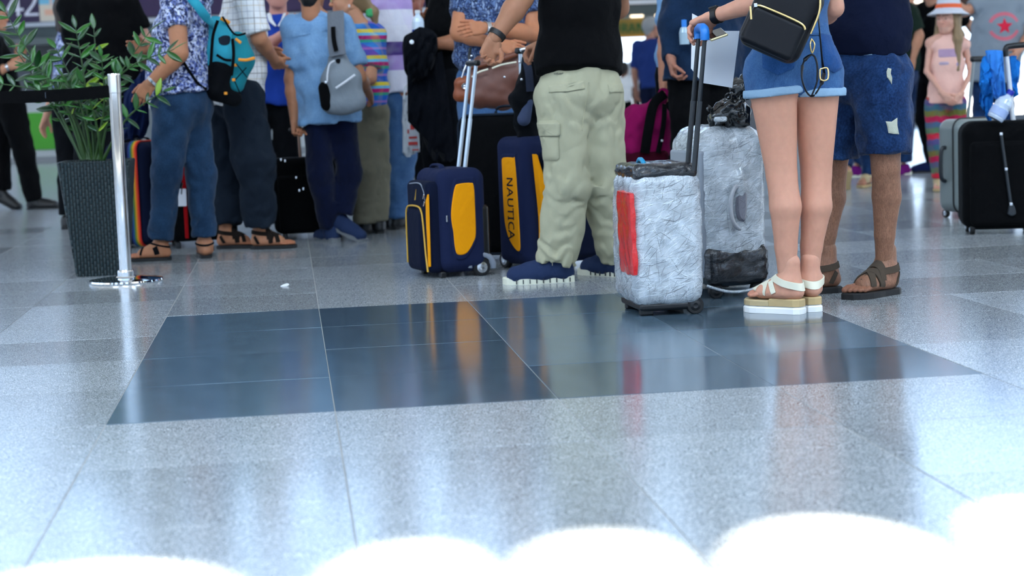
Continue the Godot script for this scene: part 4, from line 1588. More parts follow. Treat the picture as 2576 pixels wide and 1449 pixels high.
	# ---- light blue shirt, grey sling bag
	p = body("person in a pale blue shirt and dark jeans, seen from behind, one heel raised", 830, 609, 1.58, 172, {skin = tan_skin, fs = 1.02, b = 1.02, footL = [-150.0], footR = [70.0, 24.0],
		handL = ["grip", Vector3(1, 0, 0.3)], handR = ["relaxed"],
		j = {head = [783, -22, 0], neck = [790, 26, 0.02], shL = [738, 66, 0], shR = [862, 66, 0], elL = [732, 200, -0.02], wrL = [740, 305, -0.06], elR = [906, 195, -0.02], wrR = [930, 240, 0.25],
			hipL = [798, 285, 0], hipR = [858, 285, 0], knL = [805, 440, -0.06], knR = [878, 440, 0.02], anL = [834, 583, 0.02], anR = [858, 545, 0.0]}})
	f = shirt(p, M.chambray, {hem = 0.70, r = 1.04, waist = 1.08, bot = 1.2, sleeve = 0.78, sr = 1.1, fold = 0.018, name = "shirt"})
	var yk := patch(f, px(795, 98, p.d), Vector3(0, 0.1, 1), Vector3.UP, dense([Vector2(-0.13, 0.0), Vector2(0.14, 0.035), Vector2(0.14, 0.10), Vector2(-0.12, 0.08)], 6), 0.003, p.at)
	obj("yoke", amesh(yk), M.chambray, p.root)
	obj("collar", amesh(tube(smooth([px(752, 52, p.d + 0.05) - p.at, px(768, 44, p.d - 0.03) - p.at, px(790, 40, p.d - 0.05) - p.at, px(812, 40, p.d - 0.03) - p.at, px(828, 50, p.d + 0.05) - p.at], 4), 0.018, 8)), M.chambray, p.root)
	legs(p, M.jeans_dark, {rt = 0.098, rk = 0.078, rh = 0.07, to = 1.92, bunch = 0.006, name = "jeans"})
	shoes(p, M.blue_shoe, M.grey_sole, {lace = M.white})
	hair(p, M.hair_black, "short")
	# ---- girl in the rainbow striped tee
	p = body("person in a rainbow striped t-shirt and khaki trousers with a ponytail, head turned left", 935, 589, 1.56, -150, {skin = Color(0.82, 0.60, 0.47), fine = true, face = -82.0, b = 0.98, footL = [-110.0], footR = [-160.0],
		handL = ["none"],
		j = {head = [876, 2, 0], neck = [908, 58, 0], shL = [898, 84, 0.0], shR = [946, 88, 0.05], elL = [880, 190, -0.02], wrL = [850, 200, 0.25], elR = [932, 198, -0.1], wrR = [868, 226, -0.02],
			hipL = [910, 285, 0], hipR = [945, 285, 0.05], knL = [926, 430, -0.03], knR = [950, 430, 0.05], anL = [914, 570, 0], anR = [952, 566, 0.04]}})
	f = shirt(p, M.rainbow, {hem = 0.79, r = 0.92, sleeve = 0.75, kr = 1.2, name = "striped_tee"})
	legs(p, M.khaki_dark, {rt = 0.1, rk = 0.09, rh = 0.078, to = 1.93, bunch = 0.01, kr = 1.15})
	shoes(p, M.black_leather, M.rubber, {thin = true})
	hair(p, M.hair_blond, "tail")
	obj("scrunchie", amesh(rbox(0.05, 0.06, 0.045, 0.02, 4)), mat(Color(0.25, 0.66, 0.40), 0.8), p.root, local(p, px(930, 32, p.d)))
	var gl := arrs()
	gl[3] = null
	var HT: Transform3D = p.J.headT
	for s in [-1.0, 1.0]:
		var ring := []
		for i in 17: ring.append(HT * Vector3(0.034 * s + cos(TAU * i / 16) * 0.023, 0.008 + sin(TAU * i / 16) * 0.017, 0.104) - p.at)
		join(gl, tube(ring, 0.002, 5))
		join(gl, tube([HT * Vector3(0.06 * s, 0.014, 0.1) - p.at, HT * Vector3(0.082 * s, 0.016, 0.0) - p.at], 0.002, 5))
	obj("eyeglasses", amesh(gl), mat(Color(0.75, 0.78, 0.5), 0.3), p.root)
	obj("earring", amesh(rbox(0.012, 0.018, 0.008, 0.004, 3)), M.white, p.root, HT * Vector3(0.08, -0.035, 0.0) - p.at)
	# ---- purple and white polo
	p = body("person in a purple and white wide-striped polo and blue jeans, seen from behind", 985, 577, 1.74, 165, {skin = tan_skin, footL = [150.0], footR = [150.0], handR = ["grip", Vector3(-1, 0, 0.3)],
		j = {shL = [925, 10, 0], shR = [1002, 8, 0], elR = [1020, 130, 0.0], wrR = [1022, 205, -0.06], neck = [962, -20, 0], head = [960, -80, 0], hipR = [1005, 255, 0], hipL = [962, 255, 0], anL = [985, 560, 0.05], anR = [1000, 558, -0.02]}})
	f = shirt(p, M.polo, {hem = 0.86, r = 1.04, bot = 1.12, sleeve = 0.6, sr = 1.1, name = "polo"})
	legs(p, M.jeans_light, {rt = 0.105, rk = 0.09, rh = 0.082, to = 1.95, bunch = 0.007, name = "jeans"})
	shoes(p, M.black_leather, M.rubber)
	hair(p, M.hair_brown, "short")
	# ---- face between the polo and the black jacket
	p = body("person with a reddish face looking over between the striped polo and the black jacket", 1040, 545, 1.62, -5, {skin = Color(0.60, 0.38, 0.32), fine = true, j = {head = [1034, 8, 0]}})
	shirt(p, cloth(Color(0.42, 0.16, 0.16)), {sleeve = 0.8})
	legs(p, M.black2, {})
	shoes(p, M.black_leather, M.rubber)
	hair(p, M.hair_brown, "short")
	# ---- black t-shirt man with a jacket over his arm
	p = body("person in a black t-shirt and dark trousers with a jacket hung over the forearm", 1135, 590, 1.76, -62, {skin = Color(0.68, 0.46, 0.34), handL = ["relaxed", Vector3(0, -1, 0)], arm = 1.1,
		j = {shL = [1150, -10, -0.1], shR = [1105, -10, 0.2], neck = [1122, -40, 0], elL = [1166, 104, -0.16], wrL = [1078, 112, -0.2], elR = [1085, 100, 0.3], wrR = [1060, 60, 0.1]}})
	shirt(p, M.black, {hem = 0.88, r = 1.06, kr = 1.2, sleeve = 0.75})
	legs(p, M.black2, {rt = 0.11, rk = 0.095, rh = 0.085, kr = 1.2})
	shoes(p, M.black_leather, M.rubber)
	hair(p, M.hair_black, "short")
	# ---- woman with crossed arms
	p = body("person in a patterned blue top with crossed bare arms and a silver bracelet", 1245, 622, 1.70, -8, {skin = Color(0.76, 0.51, 0.37), arm = 1.12, b = 1.06, handR = ["relaxed", Vector3(0, -0.2, -1)], handL = ["relaxed", Vector3(0, -0.2, -1), Vector3(-0.3, -0.2, 0.2)],
		j = {shR = [1170, -20, 0], shL = [1322, -20, 0], neck = [1247, -46, 0], head = [1250, -130, 0], elR = [1155, 82, -0.1], wrR = [1262, 114, -0.30], elL = [1346, 88, -0.1], wrL = [1218, 70, -0.34]}})
	f = shirt(p, M.blue_print, {hem = 0.99, r = 1.08, sleeve = 0.55, sr = 1.1, belly = 0.02, name = "patterned_top"})
	legs(p, M.jeans_light, {top = 1.0, name = "jeans"})
	shoes(p, M.black_leather, M.rubber)
	wristband(p, "L", 0.97, 0.026, M.silver, "bracelet")
	hair(p, M.hair_brown, "bob")
	# ---- big black shirt behind the plant
	p = body("person in a black shirt with a broad back, standing behind the potted plant", 285, 612, 1.80, 178, {skin = Color(0.80, 0.60, 0.52), b = 1.10, w = 0.88,
		j = {elL = [202, 118, -0.05], wrL = [205, 215, 0.2], elR = [372, 118, 0.03], wrR = [345, 175, 0.25]}})
	shirt(p, M.black, {hem = 0.78, r = 1.06, waist = 1.08, bot = 1.1, kr = 1.42, sleeve = 0.62, sr = 1.0})
	legs(p, M.black2, {rt = 0.11, rk = 0.1, rh = 0.09})
	shoes(p, M.black_leather, M.rubber)
	hair(p, M.hair_brown, "short")
	p = body("person in a pale flowered blouse, mostly hidden behind the broad black shirt", 205, 575, 1.62, 170, {skin = fair, j = {shL = [176, 58, 0.0], elL = [166, 130, 0.0]}})
	shirt(p, M.floral, {hem = 0.9, r = 1.1, sleeve = 0.7})
	legs(p, M.black2, {})
	shoes(p, M.black_leather, M.rubber)
	hair(p, M.hair_brown, "bob")
	# ---- man walking at the left edge
	p = body("person all in black with rolled sleeves walking past the check-in desks", 45, 528, 1.76, 84, {skin = Color(0.80, 0.58, 0.46), footR = [84.0], footL = [84.0, 28.0], fs = 1.12, handR = ["relaxed", Vector3(0, 0, -1)], b = 1.06,
		j = {head = [-12, 45, 0], neck = [-22, 95, 0], shR = [-20, 105, -0.18], shL = [-26, 105, 0.2], elR = [-12, 180, -0.2], wrR = [22, 168, -0.18], elL = [10, 190, 0.1], wrL = [42, 150, 0.1],
			hipR = [28, 262, -0.07], hipL = [8, 262, 0.08], knR = [62, 390, -0.07], knL = [-2, 400, 0.08], anR = [88, 510, -0.03], anL = [8, 482, 0.08]}})
	shirt(p, M.black, {hem = 0.9, r = 1.08, sleeve = 1.3, kr = 1.1})
	legs(p, M.black, {rt = 0.115, rk = 0.085, rh = 0.07, kr = 1.1})
	shoes(p, M.black_leather, M.rubber, {thin = true})
	wristband(p, "R", 0.9, 0.02, M.silver, "watch_strap")
	hair(p, M.hair_brown, "short")
	# ---- denim shirt man with the curled hand
	p = body("person in a dark denim long-sleeved shirt and black trousers with one hand hanging loose", 1785, 614, 1.76, 12, {skin = Color(0.66, 0.46, 0.38), handR = ["hold", Vector3(0.9, 0, 0.4), Vector3(0.35, -0.6, 0)], b = 1.04,
		j = {shR = [1712, -60, -0.02], elR = [1690, 62, -0.05], wrR = [1688, 150, -0.12]}})
	shirt(p, M.denim_shirt, {hem = 0.86, r = 1.1, bot = 1.15, sleeve = 1.95, sr = 1.05})
	legs(p, M.black, {rt = 0.11, rk = 0.1, rh = 0.09})
	shoes(p, M.black_leather, M.rubber)
	hair(p, M.hair_brown, "short")
	p = body("person in a light blue t-shirt, one bare arm hanging down to the magenta bag", 1735, 592, 1.72, 176, {skin = Color(0.78, 0.55, 0.44), handL = ["grip", Vector3(1, 0, 0)],
		j = {shL = [1688, -25, 0], elL = [1674, 105, -0.03], wrL = [1668, 208, -0.1]}})
	shirt(p, M.light_blue, {sleeve = 0.6})
	legs(p, M.black2, {})
	shoes(p, M.black_leather, M.rubber)
	hair(p, M.hair_brown, "short")
	# ---- people farther back
	p = body("person in a royal blue t-shirt standing far back under the yellow sign", 1646, 394, 1.70, 150, {skin = Color(0.70, 0.50, 0.42), cell = 0.022, face = 130.0})
	shirt(p, M.tee_blue, {cell = 0.02, sleeve = 0.9})
	legs(p, M.dark_navy, {cell = 0.02})
	shoes(p, M.black_leather, M.rubber)
	hair(p, M.hair_grey, "short", {cell = 0.014})
	p = body("person in a white t-shirt far back in front of the bright doors", 1615, 345, 1.58, 160, {skin = Color(0.45, 0.32, 0.26), cell = 0.025})
	shirt(p, M.white, {cell = 0.022})
	legs(p, M.dark_navy, {cell = 0.022})
	shoes(p, M.black_leather, M.rubber)
	hair(p, M.hair_black, "short", {cell = 0.014})
	p = body("child in a white top far back, just right of the khaki trousers", 1574, 350, 1.28, 165, {skin = Color(0.5, 0.36, 0.3), cell = 0.022})
	shirt(p, M.white, {cell = 0.02})
	legs(p, M.black, {cell = 0.02})
	shoes(p, M.black_leather, M.rubber)
	hair(p, M.hair_black, "short", {cell = 0.012})
	p = body("person in jeans with rolled cuffs and open sandals stepping forward behind the bare legs", 2150, 473, 1.60, -165, {skin = Color(0.72, 0.52, 0.42), leg = 0.78, bare = true, footL = [-172.0, 55.0], footR = [-30.0, 0.0, 0.02], b = 0.9,
		j = {hipL = [2160, 230, -0.05], hipR = [2188, 230, 0.08], knL = [2150, 330, -0.12], knR = [2184, 345, 0.05], anL = [2124, 428, -0.2], anR = [2180, 452, 0.06]}})
	shirt(p, M.black2, {})
	legs(p, M.denim_deep, {rt = 0.088, rk = 0.066, rh = 0.06, to = 1.9, name = "jeans"})
	sandals(p, M.beige_leather, M.cork, 0, {lift = 0.02})
	hair(p, M.hair_brown, "bob")
	p = body("person in a dark green t-shirt, jeans and purple canvas shoes walking left", 2205, 443, 1.74, -78, {skin = Color(0.80, 0.58, 0.46), footL = [-84.0], footR = [-70.0, 10.0], fs = 0.95,
		j = {shL = [2290, 30, -0.1], shR = [2262, 30, 0.2], neck = [2278, 10, 0], head = [2272, -25, 0], elL = [2312, 90, -0.1], wrL = [2295, 150, -0.1], elR = [2270, 90, 0.2], wrR = [2260, 150, 0.2],
			hipL = [2275, 195, -0.05], hipR = [2280, 195, 0.1], knL = [2220, 300, -0.05], knR = [2276, 310, 0.1], anL = [2150, 425, -0.05], anR = [2272, 418, 0.1]}})
	shirt(p, M.green, {hem = 0.9, sleeve = 0.75, kr = 1.15})
	legs(p, M.denim_deep, {rt = 0.1, rk = 0.08, rh = 0.075, name = "jeans", to = 1.9})
	shoes(p, M.purple_shoe, M.pale_sole)
	hair(p, M.hair_brown, "short")
	# ---- girl with the sun hat
	p = body("girl with long fair hair in a brimmed hat, pink top and zigzag trousers", 2375, 480, 1.36, -38, {skin = Color(0.88, 0.68, 0.60), fine = true, bare = true, face = -42.0, b = 0.86, arm = 0.78, hand = 0.8, hs = 0.92, fs = 0.8, nod = 4.0,
		footL = [-20.0, 0.0, 0.02], footR = [-18.0, 0.0, 0.02], handR = ["relaxed", Vector3(0.6, 0, -0.6), Vector3(0.5, -0.3, 0)], handL = ["relaxed", Vector3(-0.6, 0, -0.6), Vector3(-0.6, -0.3, 0)],
		j = {head = [2384, 48, 0], neck = [2388, 82, 0.02], shR = [2340, 108, 0], shL = [2428, 110, 0], elR = [2331, 180, -0.02], wrR = [2372, 238, -0.17], elL = [2441, 185, -0.02], wrL = [2416, 240, -0.17],
			hipR = [2352, 262, 0], hipL = [2404, 262, 0], knR = [2358, 360, -0.02], knL = [2410, 360, 0], anR = [2362, 462, 0], anL = [2412, 460, 0.02]}})
	f = shirt(p, M.pink, {hem = 0.64, r = 1.08, waist = 1.0, bot = 1.25, sleeve = 0.0, kr = 1.3, name = "top", fold = 0.008})
	for q in [[2383, 134, 0.15, 0.06, Color(0.70, 0.58, 0.68)], [2370, 160, 0.07, 0.022, Color(0.72, 0.64, 0.72)], [2406, 162, 0.03, 0.03, Color(0.62, 0.55, 0.70)]]:
		obj("chest_print", amesh(patch(f, px(q[0], q[1], p.d), Vector3(-0.1, 0, 1), Vector3.UP, rect2(q[2], q[3], 0.008), 0.001, p.at)), cloth(q[4]), p.root)
	legs(p, M.zigzag, {rt = 0.12, rk = 0.105, rh = 0.075, to = 1.86, rp = 0.125, name = "patterned_trousers", bunch = 0.006})
	sandals(p, M.beige_leather, M.cork, 1, {lift = 0.02})
	hair(p, M.hair_blond, "long", {to = -0.40})
	HT = p.J.headT
	var hat := arrs()
	hat[3] = null
	join(hat, lathe([Vector2(0.0, 0.165), Vector2(0.06, 0.16), Vector2(0.088, 0.13), Vector2(0.096, 0.06), Vector2(0.12, 0.035), Vector2(0.165, 0.005), Vector2(0.167, 0.0), Vector2(0.12, 0.026), Vector2(0.094, 0.05), Vector2(0.0, 0.05)], 28), HT * Transform3D(Basis(Vector3.RIGHT, -0.12), Vector3(0, 0.03, -0.012)))
	for i in hat[0].size(): hat[0][i] -= p.at
	var ho := obj("sun_hat", amesh(hat), cloth(Color(0.80, 0.82, 0.86)), p.root)
	var hbm := arrs()
	hbm[3] = null
	join(hbm, lathe([Vector2(0.1, 0.05), Vector2(0.104, 0.052), Vector2(0.1005, 0.085), Vector2(0.096, 0.085)], 28), HT * Transform3D(Basis(Vector3.RIGHT, -0.12), Vector3(0, 0.03, -0.012)))
	for i in hbm[0].size(): hbm[0][i] -= p.at
	obj("hat_band", amesh(hbm), cloth(Color(0.92, 0.42, 0.26)), ho)
	# ---- grey t-shirt with the red star
	p = body("person in a grey t-shirt with a red star print, one arm raised", 2500, 450, 1.72, -12, {skin = Color(0.80, 0.58, 0.47), handR = ["flat"], b = 1.02,
		j = {shR = [2462, 12, 0], shL = [2572, 10, 0], neck = [2518, 0, 0], head = [2522, -50, 0], elR = [2425, 30, -0.05], wrR = [2378, -8, -0.05], elL = [2590, 90, -0.05], wrL = [2560, 130, -0.25]}})
	f = shirt(p, M.grey, {hem = 0.78, r = 1.12, waist = 1.08, bot = 1.08, sleeve = 0.55, kr = 1.4, fold = 0.008})
	var star := []
	for i in 10: star.append(Vector2.from_angle(PI / 2 + TAU * i / 10.0) * (0.068 if i % 2 == 0 else 0.03))
	var so := obj("star_print", amesh(patch(f, px(2514, 68, p.d), Vector3(0, 0, 1), Vector3.UP, dense(star, 3), 0.0012, p.at)), cloth(Color(0.86, 0.18, 0.28)), p.root)
	for q in [[1.0, 0.05], [-1.0, -0.03]]:
		var arcp := []
		for i in 13:
			var a: float = lerpf(0.35, PI - 0.35, i / 12.0)
			arcp.append(Vector2(cos(a), sin(a) * q[0]) * Vector2(0.13, 0.115))
		for i in range(12, -1, -1):
			var a: float = lerpf(0.35, PI - 0.35, i / 12.0)
			arcp.append(Vector2(cos(a), sin(a) * q[0]) * Vector2(0.105, 0.085))
		if q[0] < 0: arcp.reverse()
		var out := []
		var n := 13
		for i in n: out.append([on_cloth(f, px(2514, 68, p.d), arcp[i], p.at), on_cloth(f, px(2514, 68, p.d), arcp[2 * n - 1 - i], p.at)])
		var strip := grid_mesh(out, false, false)
		obj("lettering_arc", amesh(strip), mat(Color(0.80, 0.42, 0.48), 0.9, {two = 1}), so)
	legs(p, M.denim_deep, {name = "jeans"})
	shoes(p, M.navy_shoe, M.rubber)
	hair(p, M.hair_brown, "bob")
	p = body("person in a black t-shirt with white lettering, behind the girl in the hat", 2345, 434, 1.66, -60, {skin = Color(0.80, 0.60, 0.50), footL = [-86.0], footR = [-86.0], fs = 1.05,
		j = {shR = [2322, 25, 0.1], shL = [2395, 25, -0.1], head = [2352, -15, 0], neck = [2356, 10, 0], elL = [2440, 62, -0.05], wrL = [2466, 100, -0.1], anL = [2345, 425, 0], anR = [2352, 425, 0.15]}})
	f = shirt(p, M.black, {hem = 0.85, sleeve = 0.8})
	legs(p, M.black2, {})
	shoes(p, M.navy_shoe, M.rubber)
	hair(p, M.hair_brown, "short")

func on_cloth(f: Fld, o: Vector3, e: Vector2, at: Vector3) -> Vector3:
	var v := o + Vector3(e.x, e.y, 0.6)
	return v + Vector3(0, 0, -1) * (ray_to(f, v, Vector3(0, 0, -1)) - 0.0015) - at

func ray_to(f: Fld, o: Vector3, dir: Vector3) -> float:
	var t := 0.0
	for s in 80:
		var d := f.at(o + dir * t)
		if d < 0.0006 or t > 1.4: break
		t += clampf(d * 0.85, 0.001, 0.3)
	return t

# ---------------------------------------------------------------- things
func tmesh(path: Array, r, sides := 8, flat := 1.0, up := Vector3.UP) -> ArrayMesh: return amesh(tube(path, r, sides, flat, up))

func many(list: Array) -> ArrayMesh:
	var a := arrs()
	a[3] = null
	for q in list: join(a, q[0], q[1] if q.size() > 1 else Transform3D.IDENTITY)
	return amesh(a)

func corner(x: float, y: float, yaw: float, sx: float, sz: float) -> Vector3:      # where a case stands, from the pixel of its nearest bottom corner
	var a := deg_to_rad(yaw)
	return gp(x, y) - Vector3(cos(a), 0, -sin(a)) * sx - Vector3(sin(a), 0, cos(a)) * sz

func text(s: String, size: float, depth := 0.002, font := "Droid Sans", bold := false) -> TextMesh:
	var t := TextMesh.new()
	var f := SystemFont.new()
	f.font_names = PackedStringArray([font])
	if bold: f.font_weight = 700
	t.font = f
	t.text = s
	t.font_size = 32
	t.pixel_size = size / 32.0
	t.depth = depth
	return t

func wheel(parent: Node, at: Vector3, r: float, w: float, fender := false, bright := true) -> void:
	var o := obj("wheel", many([[lathe([Vector2(r * 0.55, -w * 0.5), Vector2(r * 0.9, -w * 0.5), Vector2(r, -w * 0.3), Vector2(r, w * 0.3), Vector2(r * 0.9, w * 0.5), Vector2(r * 0.55, w * 0.5)], 20), Transform3D(Basis(Vector3.BACK, PI / 2), Vector3.ZERO)]]), M.rubber, parent, at)
	obj("hub", many([[lathe([Vector2(0, -w * 0.52), Vector2(r * 0.3, -w * 0.62), Vector2(r * 0.62, -w * 0.5), Vector2(r * 0.62, w * 0.5), Vector2(r * 0.3, w * 0.62), Vector2(0, w * 0.52)], 18), Transform3D(Basis(Vector3.BACK, PI / 2), Vector3.ZERO)]]), M.silver if bright else M.plastic, o)
	if fender:
		var p := []
		for i in 11: p.append(at + Vector3(0, sin(PI * i / 10.0 * 1.05) * r * 1.42, cos(PI * i / 10.0 * 1.05) * r * 1.42))
		obj("wheel_guard", tmesh(p, [0.014, 0.017, 0.017, 0.017, 0.017, 0.017, 0.017, 0.017, 0.017, 0.017, 0.014], 8), mat(Color(0.50, 0.53, 0.58), 0.4), parent)

func outline_px(list: Array) -> PackedVector2Array:
	var o := []
	for q in list: o.append(Vector3(q[0], q[1], 0))
	o.append(o[0])
	var s := smooth(o, 4)
	s.pop_back()
	var out := PackedVector2Array()
	for v in s: out.append(Vector2(v.x, v.y))
	return out

func things() -> void:
	M.suit_navy = cloth(Color(0.105, 0.135, 0.25), {ns = 0.4})
	M.suit_navy2 = cloth(Color(0.06, 0.085, 0.165), {ns = 0.4})
	M.yellow = cloth(Color(0.93, 0.60, 0.05), {ns = 0.5})
	M.piping = mat(Color(0.80, 0.62, 0.20), 0.5)
	M.plastic = mat(Color(0.05, 0.05, 0.055), 0.35)
	M.grey_plastic = mat(Color(0.50, 0.53, 0.58), 0.4)
	planter()
	stanchion()
	small_navy_case()
	large_navy_case()
	wrapped_cases()
	carried()
	other_cases()
	desks()

func planter() -> void:
	var wv := nmap(128, 128, func(x, y):
		var c := int(x / 16)
		var yy := fposmod(y + (16 if c % 2 == 0 else 0), 32.0) / 32.0
		var a := sin(PI * (x % 16) / 16.0)
		var v := a * (0.35 + 0.65 * pow(absf(sin(PI * yy)), 0.6))
		return Color(v, v, v), 8.0)
	var wc := tex(128, 128, func(x, y):
		var c := int(x / 16)
		var yy := fposmod(y + (16 if c % 2 == 0 else 0), 32.0) / 32.0
		var v := 0.55 + 0.45 * sin(PI * (x % 16) / 16.0) * pow(absf(sin(PI * yy)), 0.5)
		return Color(0.155, 0.235, 0.25) * v)
	var g := gp(243, 696)
	var o := thing("planter", "tall dark teal woven planter holding a glossy green plant, beside the chrome barrier post", "planter", Vector3(g.x + 0.005, 0, g.z - 0.135), TURN)
	var rows := []
	for q in [[0.118, 0.0], [0.124, 0.006], [0.176, 0.566], [0.174, 0.574], [0.160, 0.574], [0.152, 0.50], [0.0, 0.50]]:
		var ring := []
		for v in rrect(q[0] * 2.0 + 0.002, q[0] * 2.0 + 0.002, minf(0.025, q[0] * 0.5 + 0.0005), 4): ring.append(Vector3(v.x, q[1], v.y))
		rows.append(ring)
	obj("pot", amesh(grid_mesh(rows)), mat(Color.WHITE, 0.55, {tex = wc, nm = wv, tri = 8.0, ns = 1.4}), o)
	var soil_n := fnl(5, 30.0, 2)
	var soil: Array = rbox(0.30, 0.03, 0.30, 0.01, 6)
	for i in soil[0].size(): soil[0][i].y += soil_n.get_noise_3dv(soil[0][i]) * 0.012
	obj("soil", amesh(facets(soil)), mat(Color(0.10, 0.08, 0.06), 0.95), o, Vector3(0, 0.51, 0))
	# the plant in the pot: arching fronds with paired leaves
	var pl := thing("potted_plant", "arching green plant with paired glossy leaves growing out of the woven planter", "plant", Vector3(o.position.x, 0.5, o.position.z))
	var leafs := []
	for v in 3:
		var lr := []
		for i in 8:
			var t := i / 7.0
			var w := 0.0145 * pow(sin(PI * clampf(t * 0.93 + 0.04, 0.0, 1.0)), 0.75) * (1.0 - 0.25 * t) + 0.0003
			var y := t * 0.064
			var z := -0.010 * t * t * (0.5 + 0.6 * v) + 0.002
			lr.append([Vector3(-w, y, z - w * 0.25), Vector3(-w * 0.5, y, z), Vector3(0, y, z + 0.0014 - w * 0.18), Vector3(w * 0.5, y, z), Vector3(w, y, z - w * 0.25), Vector3(w * 0.5, y, z - 0.0012), Vector3(0, y, z - w * 0.18 - 0.0006), Vector3(-w * 0.5, y, z - 0.0012)])
		leafs.append(amesh(grid_mesh(lr)))
	var greens := []
	for c in [Color(0.10, 0.32, 0.06), Color(0.14, 0.40, 0.08), Color(0.08, 0.26, 0.10), Color(0.48, 0.62, 0.08)]:
		greens.append(mat(c, 0.28, {spec = 0.6, back = Color(0.05, 0.12, 0.02)}))
	var stem_m := mat(Color(0.16, 0.28, 0.09), 0.45)
	var base := pl.position
	var d := -base.z
	# pixel of: foot on the soil, middle, tip; depth of the tip; leaf pairs
	var fr := [[[205, 400], [118, 215], [12, 28], 0.05, 11, 1.25], [[215, 400], [150, 250], [-40, 205], -0.1, 10, 0.9], [[225, 402], [215, 220], [190, 68], 0.0, 10, 1.15], [[235, 402], [245, 220], [236, 70], 0.12, 7, 1.0], [[245, 402], [282, 225], [378, 78], 0.06, 9, 1.1],
		[[252, 402], [300, 195], [438, 124], -0.08, 9, 1.0], [[260, 402], [322, 295], [414, 228], -0.12, 6, 1.0], [[212, 402], [150, 235], [72, 150], -0.08, 9, 1.1], [[220, 402], [195, 240], [140, 120], 0.1, 9, 1.2], [[240, 402], [262, 260], [255, 140], -0.1, 8, 1.1], [[232, 402], [205, 270], [158, 190], -0.14, 6, 1.1],
		[[248, 402], [276, 280], [292, 200], -0.05, 6, 1.0], [[222, 402], [180, 300], [128, 232], 0.12, 6, 1.0], [[256, 402], [240, 300], [208, 205], -0.16, 6, 1.0],
		[[228, 402], [170, 255], [98, 205], 0.02, 7, 1.1], [[250, 402], [270, 300], [268, 222], 0.1, 6, 1.1], [[236, 402], [226, 300], [178, 226], 0.0, 6, 1.0], [[208, 402], [128, 260], [36, 120], 0.1, 8, 1.2]]
	var k := 0
	for q in fr:
		var pth := smooth([px(q[0][0], q[0][1], d) - base, px(q[1][0], q[1][1], d + q[3] * 0.5) - base, px(q[2][0], q[2][1], d + q[3]) - base], 9)
		var rr := []
		for i in pth.size(): rr.append(lerpf(0.0105, 0.0018, pow(float(i) / (pth.size() - 1), 0.7)))
		var st := obj("frond", tmesh(pth, rr, 7), stem_m, pl)
		for i in q[4]:
			var t: float = lerpf(0.36, 0.99, float(i) / (q[4] - 1)) * (pth.size() - 1)
			var a := int(t)
			var p: Vector3 = pth[a].lerp(pth[mini(a + 1, pth.size() - 1)], t - a)
			var dir: Vector3 = (pth[mini(a + 1, pth.size() - 1)] - pth[maxi(a - 1, 0)]).normalized()
			for s in [-1.0, 1.0]:
				if i == q[4] - 1 and s > 0: continue
				k += 1
				var side = dir.cross(Vector3(sin(k * 2.1) * 0.5, 0.2, 1.0).normalized()).normalized() * s
				var y: Vector3 = (dir * (0.75 + 0.25 * sin(k * 1.7)) + side * (1.0 if i < q[4] - 1 else 0.05) + Vector3(0, 0.15 * sin(k * 0.9), 0)).normalized()
				var up := y.cross(side).cross(y)
				up = (Vector3(0, 0.8, 0.6 + 0.5 * sin(k * 3.3)) - y * y.dot(Vector3(0, 0.8, 0.6 + 0.5 * sin(k * 3.3)))).normalized()
				var sc: float = 1.3 * q[5] * (0.85 + 0.25 * sin(k * 5.1)) * (1.0 if i > 0 else 0.8)
				var lf := obj("leaf", leafs[k % 3], greens[3 if k % 23 == 0 or (q[2][0] == 208 and s > 0) else k % 3], st, p)
				lf.basis = Basis(y.cross(up), y, up).scaled(Vector3.ONE * sc)

func stanchion() -> void:
	var at := gp(318, 709)
	var lab := ["chrome queue barrier post with a black belt, standing beside the woven planter", "second chrome queue barrier post, holding the other end of the black belt past the planter"]
	var spots := [at, gp(-420, 742) + Vector3(0, 0, -0.3)]
	var first: Node3D
	for i in 2:
		var o := thing("barrier_post", lab[i], "barrier post", spots[i], 0.0)
		obj("base", amesh(lathe([Vector2(0, 0), Vector2(0.172, 0), Vector2(0.176, 0.006), Vector2(0.174, 0.014), Vector2(0.12, 0.02), Vector2(0.05, 0.024), Vector2(0.045, 0.03), Vector2(0, 0.03)], 40)), M.chrome, o)
		obj("pole", amesh(lathe([Vector2(0.0295, 0.024), Vector2(0.0295, 0.985)], 32)), M.chrome, o)
		obj("collar", amesh(lathe([Vector2(0.0325, 0.026), Vector2(0.04, 0.026), Vector2(0.04, 0.05), Vector2(0.036, 0.058), Vector2(0.0325, 0.058)], 28)), M.chrome, o)
		obj("belt_head", amesh(lathe([Vector2(0.0295, 0.90), Vector2(0.031, 0.902), Vector2(0.031, 0.985), Vector2(0.029, 0.992), Vector2(0.0, 0.994)], 28)), M.chrome if i == 0 else M.plastic, o)
		if i == 0: first = o
	var a := px(282, 229, -at.z) - at
	var b := px(60, 244, -at.z + 0.05) - at
	var c: Vector3 = spots[1] + Vector3(0.04, 0.93, 0) - at
	var pth := smooth([a, b, c], 8)
	var rows := []
	for p in pth: rows.append([p + Vector3(0, 0.029, 0.0012), p + Vector3(0, -0.029, 0.0012), p + Vector3(0, -0.029, -0.0012), p + Vector3(0, 0.029, -0.0012)])
	var belt := obj("belt", amesh(grid_mesh(rows)), M.black, first)
	var dir := (b - a).normalized()
	var tm := text("BORYSPIL", 0.04, 0.001)
	var tx := obj("belt_lettering", tm, mat(Color(0.24, 0.27, 0.32), 0.7), belt, a.lerp(b, 0.58) + Vector3(0, 0.0, 0.003))
	tx.basis = Basis(-dir, Vector3.UP, (-dir).cross(Vector3.UP))
	tx.scale = Vector3(0.9, 0.9, 0.9)

